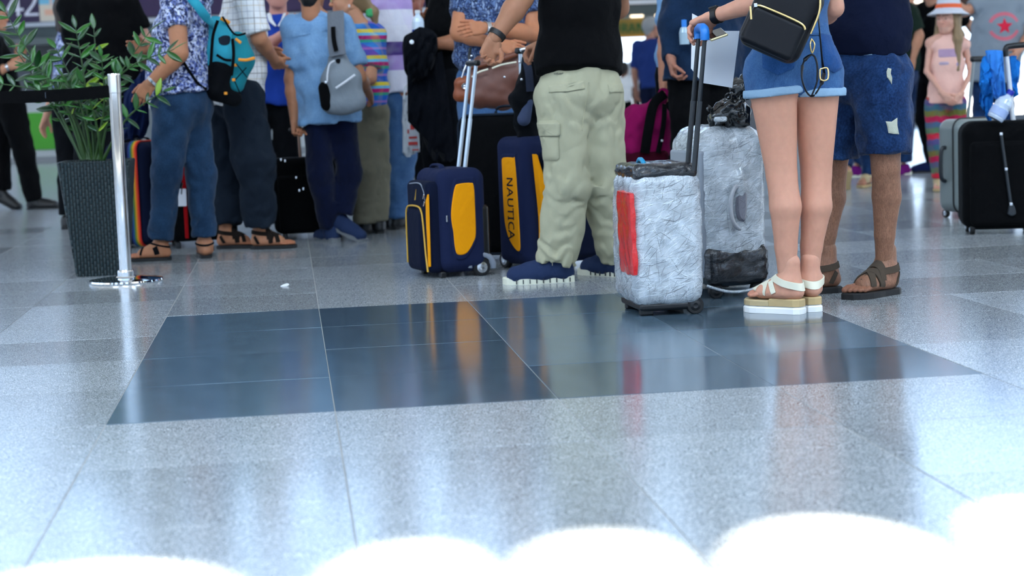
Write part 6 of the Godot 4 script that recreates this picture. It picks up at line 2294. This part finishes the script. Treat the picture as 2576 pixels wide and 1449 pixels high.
	obj("case", amesh(rbox(0.066, 0.135, 0.009, 0.004, 4)), mat(Color(0.86, 0.80, 0.62), 0.3, {metal = 0.6}), t)
	obj("screen", amesh(rbox(0.06, 0.125, 0.001, 0.0004, 2)), mat(Color(0.02, 0.02, 0.025), 0.08), t, Vector3(0, 0, 0.0048))
	# jacket over the forearm, bottle
	t = thing("jacket", "black jacket hung over the forearm of the person in the black t-shirt", "jacket", px(1060, 200, 10.4))
	var jk := cloth(Color(0.045, 0.052, 0.075), {ns = 1.2})
	drape(t, "coat_body", [[1024, 168, 1026, 305], [1045, 160, 1050, 328], [1070, 150, 1085, 388], [1092, 140, 1118, 408], [1112, 128, 1150, 396]], 10.46, jk, {amp = 0.022, folds = 2.6, seed = 8, bulge = 0.02})
	drape(t, "sleeve", [[1012, 118, 1016, 172], [1020, 92, 1030, 198], [1040, 74, 1050, 206], [1064, 68, 1072, 190], [1088, 76, 1092, 168], [1100, 88, 1102, 130]], 10.38, jk, {amp = 0.028, folds = 3.2, seed = 15, bulge = 0.07, thick = 0.03, slant = 0.4})
	obj("snap_button", amesh(lathe([Vector2(0, 0), Vector2(0.014, 0), Vector2(0.012, 0.005), Vector2(0, 0.006)], 14)), M.silver, t, px(1036, 106, 10.26) - t.position, Vector3(PI / 2, 0, 0))
	t = thing("bottle", "clear plastic bottle with a white label above the jacket over the forearm", "bottle", px(1053, 88, 10.40))
	obj("bottle", amesh(lathe([Vector2(0, 0), Vector2(0.034, 0.0), Vector2(0.036, 0.01), Vector2(0.036, 0.075), Vector2(0.03, 0.095), Vector2(0.014, 0.115), Vector2(0.013, 0.125), Vector2(0, 0.125)], 22)), mat(Color(0.80, 0.86, 0.92), 0.12, {coat = 0.8}), t)
	obj("cap", amesh(lathe([Vector2(0, 0.124), Vector2(0.016, 0.124), Vector2(0.016, 0.142), Vector2(0, 0.144)], 16)), M.white, t)
	obj("label", amesh(lathe([Vector2(0.0365, 0.012), Vector2(0.0372, 0.013), Vector2(0.0372, 0.03), Vector2(0.0365, 0.031)], 22)), M.blue, t)
	# handbags of the woman with crossed arms
	var leather := mat(Color(0.40, 0.24, 0.19), 0.5, {nm = M.weave, tri = 6.0, ns = 0.3})
	b = blob("handbag", "brown leather handbag with pale zips, hanging in front of the person with crossed arms", "handbag",
		[[1215, 200, 9.12, 1290, 185, 9.12, 0.085, 0.085, Vector3.BACK, 0.8], [1210, 235, 9.12, 1270, 240, 9.12, 0.085, 0.075, Vector3.BACK, 0.8], [1205, 165, 9.12, 1300, 150, 9.12, 0.045, 0.04, Vector3.BACK, 0.8]], 0.05, 0.009, leather, {amp = 0.014, freq = 8.0, part = "bag"})
	t = b[0]
	strap_px(t, "zip", [[1187, 194, 9.035], [1204, 182, 9.03], [1228, 174, 9.03]], 0.0045, M.cream_leather, 0.7)
	strap_px(t, "zip", [[1238, 172, 9.03], [1262, 163, 9.035], [1299, 156, 9.04]], 0.0045, M.cream_leather, 0.7)
	strap_px(t, "flap_rim", [[1182, 170, 9.06], [1215, 163, 9.05], [1260, 150, 9.05], [1305, 134, 9.06]], 0.014, mat(Color(0.42, 0.22, 0.13), 0.45), 0.7)
	strap_px(t, "strap", [[1186, 168, 9.08], [1180, 145, 9.12], [1184, 120, 9.12]], 0.008, M.black_leather, 0.5)
	for q in [[1269, 194], [1186, 141], [1182, 152]]: obj("rivet", amesh(rbox(0.012, 0.012, 0.01, 0.0045, 3)), M.silver, t, px(q[0], q[1], 9.03) - b[2])
	b = blob("purse", "small tan leather purse hanging left of the brown handbag", "purse", [[1160, 210, 9.1, 1188, 204, 9.1, 0.035, 0.035], [1157, 240, 9.1, 1190, 236, 9.1, 0.035, 0.035]], 0.03, 0.007, mat(Color(0.52, 0.25, 0.11), 0.45), {amp = 0.003, part = "purse"})
	t = b[0]
	strap_px(t, "strap", [[1162, 196, 9.08], [1168, 175, 9.08], [1176, 155, 9.1]], 0.005, M.silver, 1.0)
	obj("clasp", amesh(lathe([Vector2(0, 0), Vector2(0.017, 0.0), Vector2(0.014, 0.006), Vector2(0.006, 0.004), Vector2(0, 0.008)], 16)), M.silver, t, px(1169, 217, 9.055) - b[2], Vector3(PI / 2, 0, 0))
	# magenta bag
	var mag := cloth(Color(0.52, 0.06, 0.30), {ns = 0.6})
	b = blob("duffel_bag", "magenta soft travel bag held by its top, left of the wrapped suitcases", "bag",
		[[1655, 262, 9.5, 1650, 310, 9.5, 0.04, 0.075], [1640, 285, 9.5, 1590, 330, 9.5, 0.055, 0.06], [1600, 300, 9.5, 1595, 370, 9.5, 0.075, 0.07], [1655, 310, 9.5, 1650, 372, 9.5, 0.075, 0.06], [1590, 372, 9.5, 1660, 378, 9.5, 0.06, 0.055]], 0.05, 0.011, mag, {amp = 0.02, freq = 7.0, part = "bag"})
	t = b[0]
	obj("base", amesh(rbox(0.24, 0.10, 0.16, 0.03, 5)), cloth(Color(0.24, 0.03, 0.10)), t, px(1624, 402, 9.5) - b[2])
	strap_px(t, "dark_strap", [[1672, 236, 9.44], [1645, 262, 9.40], [1632, 320, 9.38], [1622, 385, 9.40]], 0.028, M.black, 0.3)
	strap_px(t, "dark_strap", [[1672, 262, 9.42], [1668, 320, 9.39], [1655, 385, 9.40]], 0.014, M.black, 0.3)
	strap_px(t, "handle", [[1654, 248, 9.47], [1664, 226, 9.5], [1678, 232, 9.5], [1672, 258, 9.47]], 0.010, mag, 0.5)
	obj("rivet", amesh(rbox(0.014, 0.014, 0.01, 0.004, 3)), M.silver, t, px(1665, 354, 9.39) - b[2])
	# dark bag slung over the large navy case
	b = blob("rucksack", "dark navy rucksack hung on the large navy suitcase, left of the khaki trousers", "bag",
		[[1335, 160, 8.36, 1322, 250, 8.36, 0.05, 0.06], [1322, 250, 8.36, 1318, 335, 8.36, 0.06, 0.045], [1345, 200, 8.4, 1345, 330, 8.4, 0.05, 0.05]], 0.05, 0.010, M.black2, {amp = 0.022, freq = 8.0, part = "bag", seed = 44})
	t = b[0]
	var g2 := Fld.new()
	g2.k = 0.03
	g2.bone(px(1318, 300, 8.30), px(1332, 258, 8.30), 0.032, 0.018)
	a = g2.mesh(0.007)
	for i in a[0].size(): a[0][i] -= b[2]
	obj("padded_strap", amesh(a), cloth(Color(0.24, 0.28, 0.38)), t)
	strap_px(t, "strap", [[1322, 150, 8.33], [1330, 180, 8.29], [1334, 230, 8.28]], 0.02, cloth(Color(0.16, 0.18, 0.24)), 0.3)
	for q in [[1307, 156], [1312, 392]]: obj("ring", amesh(rbox(0.012, 0.012, 0.01, 0.004, 3)), M.silver, t, px(q[0], q[1] if q[1] < 300 else 200, 8.3) - b[2])
	at = px(1333, 122, 8.42)
	t = thing("case_handle", "silver topped telescopic handle between the crossed arms and the black t-shirt", "handle", at)
	t.rotation.z = 0.16
	obj("grip", amesh(rbox(0.10, 0.022, 0.04, 0.010, 5)), M.silver, t)
	obj("pole", tmesh([Vector3(-0.02, -0.005, 0), Vector3(-0.035, -0.40, 0.0)], 0.009, 8), M.plastic, t)
	# white carrier bag
	t = thing("plastic_bag", "white carrier bag with red lettering held beside the purple striped polo", "bag", px(1035, 300, 10.9))
	var wb := mat(Color(0.84, 0.86, 0.88), 0.35, {back = Color(0.3, 0.3, 0.3), nm = M.wrinkle, tri = 4.0})
	drape(t, "bag", [[1013, 242, 1013, 384], [1019, 240, 1022, 394], [1025, 244, 1034, 388], [1028, 262, 1046, 384]], 10.92, wb, {amp = 0.006, folds = 2.0, bulge = 0.02, thick = 0.012, seed = 21})
	drape(t, "printed_front", [[1022, 318, 1024, 372], [1032, 312, 1034, 380], [1044, 312, 1046, 384], [1054, 326, 1056, 378]], 10.88, wb, {amp = 0.003, folds = 1.0, bulge = 0.008, thick = 0.01, seed = 22})
	var red := mat(Color(0.80, 0.16, 0.14), 0.5)
	for q in [[1037, 320, 0.024, 0.03], [1027, 331, 0.010, 0.024], [1039, 346, 0.05, 0.013], [1039, 361, 0.058, 0.02], [1045, 377, 0.04, 0.008]]: obj("red_print", amesh(rbox(q[2], q[3], 0.002, 0.0008, 2)), red, t, px(q[0], q[1], 10.852) - t.position)
	strap_px(t, "handle", [[1017, 250, 10.88], [1018, 228, 10.9], [1022, 216, 10.92], [1027, 228, 10.9], [1026, 246, 10.88]], 0.006, mat(Color(0.84, 0.86, 0.88), 0.35), 0.5)
	# water bottle tucked at the denim shirt
	t = thing("bottle", "clear bottle with a light blue cap tucked at the side of the denim shirt", "bottle", px(1722, 112, 9.16))
	obj("bottle", amesh(lathe([Vector2(0, 0), Vector2(0.026, 0.0), Vector2(0.028, 0.06), Vector2(0.020, 0.085), Vector2(0.012, 0.09), Vector2(0, 0.09)], 18)), mat(Color(0.62, 0.72, 0.78), 0.12, {coat = 0.8}), t)
	obj("cap", amesh(lathe([Vector2(0, 0.088), Vector2(0.014, 0.088), Vector2(0.014, 0.125), Vector2(0, 0.128)], 14)), mat(Color(0.15, 0.50, 0.85), 0.4), t)

func other_cases() -> void:
	# dark suitcase with a rainbow strap
	var o := thing("suitcase", "dark suitcase belted with a rainbow luggage strap, standing behind the chrome barrier post", "suitcase", gp(352, 628) + Vector3(0, 0, -0.25), deg_to_rad(-20))
	obj("shell", amesh(rbox(0.30, 0.60, 0.42, 0.05, 6)), M.dark_navy, o, Vector3(0, 0.325, 0))
	var bowl := [Color(0.06, 0.14, 0.42), Color(0.08, 0.34, 0.50), Color(0.36, 0.50, 0.16), Color(0.84, 0.62, 0.08), Color(0.90, 0.36, 0.06), Color(0.78, 0.08, 0.05)]
	var st := Node3D.new()
	st.name = "luggage_strap"
	o.add_child(st)
	for i in 6:
		var x := 0.035 + 0.0105 * i
		var l := []
		for v in rrect(0.436, 0.616, 0.055, 5): l.append(Vector3(x, 0.325 + v.y, v.x))
		l.append(l[0])
		obj("strap_stripe", tmesh(l, 0.0052, 6), mat(bowl[i], 0.7), st)
	for z in [-1.0, 1.0]: wheel(o, Vector3(-0.1, 0.03, z * 0.15), 0.03, 0.025)
	for z in [-1.0, 1.0]: obj("foot", amesh(rbox(0.04, 0.03, 0.04, 0.008, 3)), M.plastic, o, Vector3(0.1, 0.016, z * 0.15))
	obj("top_handle", tmesh(smooth([Vector3(0, 0.62, -0.08), Vector3(0, 0.65, -0.05), Vector3(0, 0.65, 0.05), Vector3(0, 0.62, 0.08)], 5), 0.012, 8, 0.6), M.plastic, o)
	# navy jacket lying on it
	var nj := thing("jacket", "dark blue jacket heaped on the suitcase with the rainbow strap", "jacket", px(342, 270, 9.9))
	drape(nj, "cloth", [[312, 235, 308, 342], [325, 215, 322, 350], [340, 200, 340, 346], [355, 185, 358, 348], [370, 172, 376, 310]], 9.9, cloth(Color(0.07, 0.115, 0.25), {ns = 1.0}), {amp = 0.024, folds = 3.0, seed = 41, bulge = 0.05, thick = 0.03})
	# red and black suitcase with a white tag
	o = thing("suitcase", "black and red suitcase with a white paper tag, seen between the legs in blue jeans", "suitcase", gp(470, 640) + Vector3(0, 0, -0.55), deg_to_rad(14))
	obj("shell", amesh(rbox(0.40, 0.52, 0.26, 0.05, 6)), M.black, o, Vector3(0, 0.30, 0))
	var redm := cloth(Color(0.62, 0.06, 0.08))
	for q in [[-0.10, 0.27, 0.022, 0.46], [0.115, 0.27, 0.02, 0.46]]: obj("red_trim", amesh(rbox(q[2], q[3], 0.012, 0.004, 3)), redm, o, Vector3(q[0], q[1] + 0.02, 0.132))
	obj("red_strap", amesh(rbox(0.2, 0.024, 0.012, 0.004, 3)), redm, o, Vector3(0.0, 0.42, 0.134))
	var tg := obj("paper_tag", amesh(plate(rrect(0.056, 0.102, 0.006, 3), 0.002, 0.0006)), mat(Color(0.88, 0.89, 0.92), 0.7), o, o.to_local(px(457, 497, -o.position.z - 0.17)), Vector3(0, -0.2, -0.02))
	obj("tag_loop", tmesh(smooth([Vector3(0, 0.02, 0.003), Vector3(0.004, 0.06, 0.004), Vector3(0.01, 0.085, 0.0)], 4), 0.003, 6), M.plastic, tg)
	for s in [-1.0, 1.0]:
		wheel(o, Vector3(s * 0.15, 0.03, -0.08), 0.03, 0.025)
		obj("foot", amesh(rbox(0.03, 0.04, 0.03, 0.008, 3)), M.plastic, o, Vector3(s * 0.15, 0.02, 0.09))
	obj("grip", amesh(rbox(0.16, 0.02, 0.03, 0.008, 3)), M.plastic, o, Vector3(0, 0.575, 0))
	# black suitcase held by the pale blue shirt
	o = thing("suitcase", "black suitcase with a slim metal pull handle, between the brown sandals and the blue sneakers", "suitcase", gp(764, 612) + Vector3(0, 0, -0.42), deg_to_rad(8))
	obj("shell", amesh(rbox(0.42, 0.46, 0.26, 0.05, 6)), M.black, o, Vector3(-0.01, 0.265, 0))
	obj("front_pocket", amesh(rbox(0.36, 0.34, 0.05, 0.022, 5)), M.black, o, Vector3(-0.01, 0.22, 0.125))
	obj("pole", tmesh([o.to_local(px(757, 412, -o.position.z)), o.to_local(px(751, 330, -o.position.z))], 0.009, 8), mat(Color(0.66, 0.52, 0.44), 0.35, {metal = 0.5}), o)
	obj("grip", amesh(rbox(0.11, 0.024, 0.03, 0.010, 4)), M.plastic, o, o.to_local(px(749, 326, -o.position.z)))
	for q in [[745, 447], [753, 479], [763, 475], [707, 402], [717, 405]]: obj("zip_pull", amesh(rbox(0.012, 0.016, 0.008, 0.003, 3)), M.silver, o, o.to_local(px(q[0], q[1], -o.position.z - 0.155)))
	for s in [-1.0, 1.0]:
		wheel(o, Vector3(s * 0.16, 0.03, -0.09), 0.03, 0.025)
		obj("foot", amesh(rbox(0.03, 0.04, 0.03, 0.008, 3)), M.plastic, o, Vector3(s * 0.16, 0.02, 0.09))
	# big black suitcase behind the silver handle
	o = thing("suitcase", "big black suitcase with grey edge piping behind the small navy carry-on", "suitcase", gp(1270, 662) + Vector3(0, 0, -0.2), deg_to_rad(-6))
	obj("shell", amesh(rbox(0.40, 0.70, 0.28, 0.06, 7)), M.black, o, Vector3(0, 0.385, 0))
	var l2 := []
	for v in rrect(0.39, 0.69, 0.06, 6): l2.append(Vector3(v.x, 0.385 + v.y, 0.118))
	l2.append(l2[0])
	obj("edge_piping", tmesh(l2, 0.007, 7), M.charcoal, o)
	obj("top_handle", tmesh(smooth([Vector3(-0.02, 0.73, 0), Vector3(0.0, 0.765, 0), Vector3(0.09, 0.765, 0), Vector3(0.11, 0.73, 0)], 5), 0.012, 8, 0.6), M.charcoal, o)
	for s in [-1.0, 1.0]:
		for z in [-1.0, 1.0]: wheel(o, Vector3(s * 0.15, 0.03, z * 0.09), 0.03, 0.025)
	# grey checked case
	var yaw := 25.0
	var gc := tex(64, 64, func(x, y):
		var v := 0.58 if (int(x / 4) + int(y / 4)) % 2 == 0 else 0.44
		return Color(v * 0.97, v * 1.0, v * 0.98))
	var ck := mat(Color.WHITE, 0.5, {tex = gc, tri = 8.0})
	var gm := mat(Color(0.48, 0.52, 0.52), 0.35, {coat = 0.3})
	o = thing("suitcase", "grey checked hard suitcase with a side handle, left of the black trolley case", "suitcase", corner(2419, 552, yaw, -0.19, 0.12), deg_to_rad(yaw))
	obj("shell", amesh(rbox(0.38, 0.55, 0.23, 0.06, 7)), gm, o, Vector3(0, 0.31, 0))
	obj("checked_front", amesh(rbox(0.33, 0.49, 0.04, 0.018, 5)), ck, o, Vector3(0.01, 0.32, 0.108))
	var l3 := []
	for v in rrect(0.384, 0.555, 0.062, 6): l3.append(Vector3(v.x, 0.31 + v.y, 0.05))
	l3.append(l3[0])
	obj("edge_piping", tmesh(l3, 0.006, 7), M.plastic, o)
	obj("side_handle", tmesh(smooth([Vector3(-0.192, 0.42, -0.02), Vector3(-0.222, 0.40, -0.02), Vector3(-0.225, 0.25, -0.02), Vector3(-0.192, 0.22, -0.02)], 6), 0.012, 8), M.pole_dark, o)
	for s in [-1.0, 1.0]:
		for z in [-1.0, 1.0]: wheel(o, Vector3(s * 0.15, 0.025, z * 0.07), 0.025, 0.022)
	obj("pole", tmesh([Vector3(0.02, 0.58, -0.07), o.to_local(px(2449, 155, -o.position.z + 0.05))], 0.010, 8), mat(Color(0.56, 0.58, 0.58), 0.4, {metal = 0.5}), o)
	var ge := o.to_local(px(2449, 153, -o.position.z + 0.05))
	obj("grip", amesh(rbox(0.14, 0.035, 0.035, 0.014, 4)), M.plastic, o, ge + Vector3(0.05, 0.01, 0))
	# black trolley case at the right edge
	o = thing("suitcase", "black soft trolley case with a slim side strut and a white pull pole", "suitcase", gp(2522, 592) + Vector3(0, 0, -0.18), deg_to_rad(-8))
	obj("shell", amesh(rbox(0.40, 0.57, 0.30, 0.07, 7)), M.black, o, Vector3(0.03, 0.31, 0))
	obj("front_pocket", amesh(rbox(0.33, 0.44, 0.06, 0.028, 5)), M.black, o, Vector3(0.03, 0.27, 0.145))
	var strut := [o.to_local(px(2532, 340, 9.0)), o.to_local(px(2557, 520, 9.0))]
	for v in 2: strut[v].z = 0.185
	obj("strut", tmesh(strut, 0.009, 8), M.pole_dark, o)
	for q in [0.0, 0.5, 1.0]: obj("strut_rivet", amesh(rbox(0.018, 0.018, 0.012, 0.005, 3)), M.silver, o, strut[0].lerp(strut[1], q) + Vector3(0, 0, 0.006))
	obj("strut_foot", amesh(plate(outline_px([[-0.02, 0.0], [-0.012, 0.04], [0.0, 0.05], [0.014, 0.04], [0.022, 0.0], [0.0, -0.012]]), 0.015, 0.004)), M.pole_dark, o, strut[1] + Vector3(0.002, -0.05, -0.005))
	for s in [-1.0, 1.0]:
		wheel(o, Vector3(0.03 + s * 0.15, 0.035, 0.09), 0.035, 0.026)
		wheel(o, Vector3(0.03 + s * 0.15, 0.035, -0.09), 0.035, 0.026)
	var zt := -o.position.z - 0.05
	obj("pole", tmesh([o.to_local(px(2549, 306, zt)), o.to_local(px(2531, 134, zt))], 0.0125, 8), mat(Color(0.86, 0.87, 0.88), 0.4), o)
	obj("grip", tmesh(smooth([o.to_local(px(2531, 142, zt)), o.to_local(px(2530, 122, zt)), o.to_local(px(2545, 116, zt)), o.to_local(px(2600, 112, zt)), o.to_local(px(2618, 118, zt))], 5), 0.016, 8), M.plastic, o)
	obj("pole", tmesh([o.to_local(px(2636, 306, zt)), o.to_local(px(2618, 134, zt))], 0.0125, 8), mat(Color(0.86, 0.87, 0.88), 0.4), o)
	# blue jacket and bottle on it
	var bj := thing("jacket", "bright blue jacket draped on the case handles in front of the grey t-shirt", "jacket", px(2505, 200, 9.35))
	var bc := cloth(Color(0.13, 0.47, 0.80), {ns = 1.0})
	drape(bj, "cloth", [[2470, 152, 2470, 240], [2478, 140, 2466, 262], [2488, 134, 2484, 304], [2500, 132, 2498, 290]], 9.40, bc, {amp = 0.022, folds = 2.2, seed = 31, bulge = 0.03})
	drape(bj, "hood", [[2466, 165, 2462, 215], [2474, 148, 2474, 240], [2488, 140, 2494, 232], [2498, 150, 2504, 205]], 9.35, bc, {amp = 0.016, folds = 1.6, seed = 35, bulge = 0.05, thick = 0.02})
	drape(bj, "front_panel", [[2478, 127, 2496, 236], [2494, 126, 2506, 250], [2510, 126, 2518, 246], [2522, 128, 2532, 262]], 9.31, cloth(Color(0.22, 0.50, 0.82), {ns = 1.0}), {amp = 0.02, folds = 2.0, seed = 33, bulge = 0.03})
	drape(bj, "sleeve", [[2538, 142, 2536, 246], [2548, 140, 2548, 252], [2558, 148, 2556, 236], [2568, 158, 2562, 200]], 9.42, bc, {amp = 0.016, folds = 1.6, seed = 34, bulge = 0.03})
	var bt := thing("bottle", "clear water bottle with a dark blue cap lying on the black trolley case", "bottle", px(2502, 300, 9.22))
	bt.rotation.z = -0.55
	obj("bottle", amesh(lathe([Vector2(0, 0), Vector2(0.040, 0.0), Vector2(0.045, 0.012), Vector2(0.043, 0.03), Vector2(0.045, 0.05), Vector2(0.043, 0.07), Vector2(0.045, 0.09), Vector2(0.036, 0.115), Vector2(0.016, 0.135), Vector2(0.015, 0.145), Vector2(0, 0.145)], 22)), mat(Color(0.74, 0.80, 0.88), 0.1, {coat = 0.9}), bt)
	obj("label", amesh(lathe([Vector2(0.0455, 0.02), Vector2(0.0465, 0.021), Vector2(0.0465, 0.062), Vector2(0.0455, 0.063)], 22)), mat(Color(0.62, 0.70, 0.86), 0.5), bt)
	obj("cap", amesh(lathe([Vector2(0, 0.144), Vector2(0.019, 0.144), Vector2(0.019, 0.166), Vector2(0.016, 0.17), Vector2(0, 0.171)], 16)), mat(Color(0.04, 0.12, 0.62), 0.4), bt)
	# a scrap of paper on the floor
	var sc := gp(716, 721)
	o = thing("paper_scrap", "tiny white scrap of paper lying on the floor between the sandals and the navy carry-on", "litter", sc)
	obj("scrap", amesh(plate(outline_px([[-0.018, -0.006], [-0.004, 0.01], [0.014, 0.016], [0.02, 0.004], [0.004, -0.01]]), 0.003, 0.001)), M.white, o, Vector3(0, 0.004, 0), Vector3(-1.15, 0, 0))

func desks() -> void:
	var zf := -30.9
	var fx := func(x: float) -> float: return (x - 1288.0) / F * -zf
	var fy := func(x: float, y: float) -> float: return CAM_H + (240.7 - 0.0371 * (x - 1288.0) - y) / F * -zf * 1.012
	var purple := mat(Color(0.20, 0.13, 0.30), 0.6)
	var grey := mat(Color(0.60, 0.63, 0.68), 0.5)
	var dark := mat(Color(0.22, 0.28, 0.30), 0.5)
	# one long fascia over the desks
	var o := thing("desk_fascia", "long grey fascia over the check-in desks with purple number panels", "fascia", Vector3(-4.2, 0, zf))
	var len_ := 14.6
	obj("upper_panel", amesh(rbox(len_, 1.0, 0.16, 0.01, 2)), purple, o, Vector3(0, 2.90, 0))
	obj("white_strip", amesh(rbox(len_, 0.075, 0.22, 0.01, 2)), mat(Color(0.78, 0.81, 0.85), 0.4), o, Vector3(0, 2.335, 0.02))
	obj("dark_band", amesh(rbox(len_, 0.19, 0.18, 0.01, 2)), dark, o, Vector3(0, 2.20, 0))
	obj("lower_strip", amesh(rbox(len_, 0.12, 0.22, 0.01, 2)), mat(Color(0.38, 0.42, 0.43), 0.5), o, Vector3(0, 2.045, 0.02))
	for k in 9: obj("fascia_post", amesh(rbox(0.14, 2.0, 0.14, 0.01, 2)), dark, o, Vector3(-7.0 + k * 1.73, 1.0, -0.1))
	# desk number and poster
	o = thing("number_sign", "purple desk sign with the white number 42, beside the beach poster", "sign", Vector3(px(56, 10, 30.75).x, 2.80, zf + 0.14))
	obj("panel", amesh(rbox(0.60, 0.86, 0.03, 0.006, 2)), mat(Color(0.17, 0.12, 0.27), 0.6), o)
	obj("number", text("42", 0.54, 0.01, "Droid Sans"), mat(Color(0.88, 0.89, 0.95), 0.6), o, Vector3(0.01, -0.13, 0.018))
	var sky := tex(128, 96, func(x, y):
		var c := Color(0.62, 0.82, 0.95).lerp(Color(0.86, 0.92, 0.97), clampf(y / 40.0, 0, 1))
		if y > 38: c = Color(0.45, 0.74, 0.86)
		if y > 62: c = Color(0.84, 0.80, 0.74)
		if y > 72 and y < 84 and x > 16 and x < 108: c = Color(0.88, 0.68, 0.58) if x < 70 or x > 92 else Color(0.88, 0.52, 0.32)
		if absf(x - 68) < 11 - absf(y - 40) * 0.15 and y > 20 and y < 64: c = Color(0.93, 0.94, 0.97)
		if absf(x - 40) < 5 and y > 40 and y < 66: c = Color(0.86, 0.72, 0.68)
		return c)
	o = thing("poster", "beach holiday poster in pale blue and sand tones, right of the number 42", "poster", Vector3(px(146, 10, 30.75).x, 2.80, zf + 0.14))
	var ob := obj("frame", amesh(rbox(0.67, 0.88, 0.025, 0.006, 2)), grey, o)
	var pm: Array = grid_mesh([[Vector3(-0.32, 0.42, 0), Vector3(0.32, 0.42, 0)], [Vector3(-0.32, -0.42, 0), Vector3(0.32, -0.42, 0)]], false, false)
	pm[4] = PackedVector2Array([Vector2(0, 0), Vector2(1, 0), Vector2(0, 1), Vector2(1, 1)])
	for i in 4: pm[1][i] = Vector3(0, 0, 1)
	pm[2] = PackedInt32Array([0, 1, 2, 1, 3, 2])
	obj("print", amesh(pm), mat(Color.WHITE, 0.5, {tex = sky, two = 1}), o, Vector3(0, 0, 0.016))
	# desks: one of each kind in a row
	var dl := ["check-in desk with a bright green front, behind the plant stems", "check-in desk with a grey front, behind the floral top", "check-in desk with a grey front, behind the blue polo", "check-in desk with a grey front, behind the striped polo", "check-in desk with a grey front, at the far left edge", "check-in desk with a grey front, behind the black jacket"]
	var dx := [-8.05, -6.3, -4.5, -2.7, -9.8, -1.0]
	for k in 6:
		o = thing("check_in_desk", dl[k], "desk", Vector3(dx[k], 0, -29.9), 0.0, "check-in desks along the far wall")
		obj("body", amesh(rbox(1.5, 0.95, 0.7, 0.02, 2)), mat(Color(0.74, 0.76, 0.77), 0.5), o, Vector3(0, 0.56, -0.1))
		obj("front_panel", amesh(rbox(0.85 if k == 0 else 1.2, 0.62, 0.04, 0.01, 2)), mat(Color(0.26, 0.62, 0.12), 0.5) if k == 0 else mat(Color(0.45, 0.48, 0.50), 0.5), o, Vector3(0.30 if k == 0 else 0.0, 0.52, 0.27))
		obj("plinth", amesh(rbox(1.56, 0.10, 0.78, 0.01, 2)), mat(Color(0.52, 0.54, 0.56), 0.5), o, Vector3(0, 0.05, -0.1))
		obj("worktop", amesh(rbox(1.56, 0.04, 0.80, 0.01, 2)), grey, o, Vector3(0, 1.05, -0.1))
	# shop sign over the bright doors
	o = thing("shop_sign", "yellow fascia sign with green capital letters above the bright doorway", "sign", Vector3(px(1600, 77, 30.6).x, 1.90, zf + 0.24))
	obj("board", amesh(rbox(2.3, 0.30, 0.10, 0.01, 2)), mat(Color(0.50, 0.40, 0.10), 0.6), o)
	obj("lettering", text("RESTAURANT", 0.20, 0.01, "Droid Sans", true), mat(Color(0.05, 0.32, 0.07), 0.6), o, Vector3(-0.36, -0.005, 0.056))
	obj("trim", amesh(rbox(2.3, 0.03, 0.12, 0.008, 2)), mat(Color(0.85, 0.55, 0.10), 0.5), o, Vector3(0, -0.15, 0.01))
	for x in [-0.9, 0.9]: obj("bracket", amesh(rbox(0.06, 0.26, 0.16, 0.008, 2)), dark, o, Vector3(x, 0.1, -0.1))
	for k in 3:
		var l := obj("sign_lamp", amesh(rbox(0.22, 0.04, 0.08, 0.01, 2)), mat(Color(0.95, 0.9, 0.8), 0.4, {emit = Color(1.0, 0.9, 0.75), e = 1.6}), o, Vector3(-0.4 + k * 0.42, 0.19, 0.06))
	# ceiling panel lamps of the shop at the right
	o = thing("shop_canopy", "low grey shop ceiling with small bright lamps, left of the sun hat", "canopy", Vector3(7.2, 2.6, -30.3))
	obj("soffit", amesh(rbox(3.4, 0.10, 1.6, 0.01, 2)), mat(Color(0.46, 0.46, 0.44), 0.7), o)
	obj("fascia_board", amesh(rbox(3.4, 0.5, 0.08, 0.01, 2)), mat(Color(0.52, 0.52, 0.50), 0.7), o, Vector3(0, -0.16, 0.85))
	obj("brown_board", amesh(rbox(3.4, 0.35, 0.06, 0.01, 2)), mat(Color(0.26, 0.15, 0.09), 0.6), o, Vector3(0, -0.58, 0.8))
	var sp := [[2310, 4, 0.12, 0.05], [2318, 44, 0.08, 0.05]]
	for q in sp:
		var p := px(q[0], q[1], 29.2) - o.position
		obj("lamp", amesh(rbox(q[2], q[3], 0.06, 0.01, 2)), mat(Color(0.95, 0.93, 0.88), 0.4, {emit = Color(1.0, 0.95, 0.88), e = 2.0}), o, p)
	for q in [-1.6, 1.6]: obj("canopy_post", amesh(rbox(0.1, 2.6, 0.1, 0.01, 2)), dark, o, Vector3(q, -1.3, 0.3))
	# potted palm by the doors
	o = thing("potted_palm", "small green palm outside the bright doorway", "plant", Vector3(2.05, -0.2, -33.6))
	obj("pot", amesh(lathe([Vector2(0, 0), Vector2(0.16, 0), Vector2(0.2, 0.3), Vector2(0.18, 0.3), Vector2(0, 0.28)], 20)), dark, o)
	for i in 9:
		var a := TAU * i / 9.0
		var l := smooth([Vector3(0, 0.28, 0), Vector3(cos(a) * 0.12, 0.85, sin(a) * 0.12), Vector3(cos(a) * 0.38, 1.02 + 0.1 * (i % 3), sin(a) * 0.38)], 5)
		obj("frond", tmesh(l, [0.012, 0.014, 0.016, 0.02, 0.03, 0.038, 0.04, 0.03, 0.02, 0.01, 0.004], 6, 0.25), mat(Color(0.14, 0.32, 0.10), 0.6), o)

func build_all() -> void:
	cloth_materials()
	M.alu = mat(Color(0.74, 0.78, 0.82), 0.3, {metal = 0.7})
	M.pole_dark = mat(Color(0.12, 0.14, 0.16), 0.4)
	kits()
	things()
	crowd()
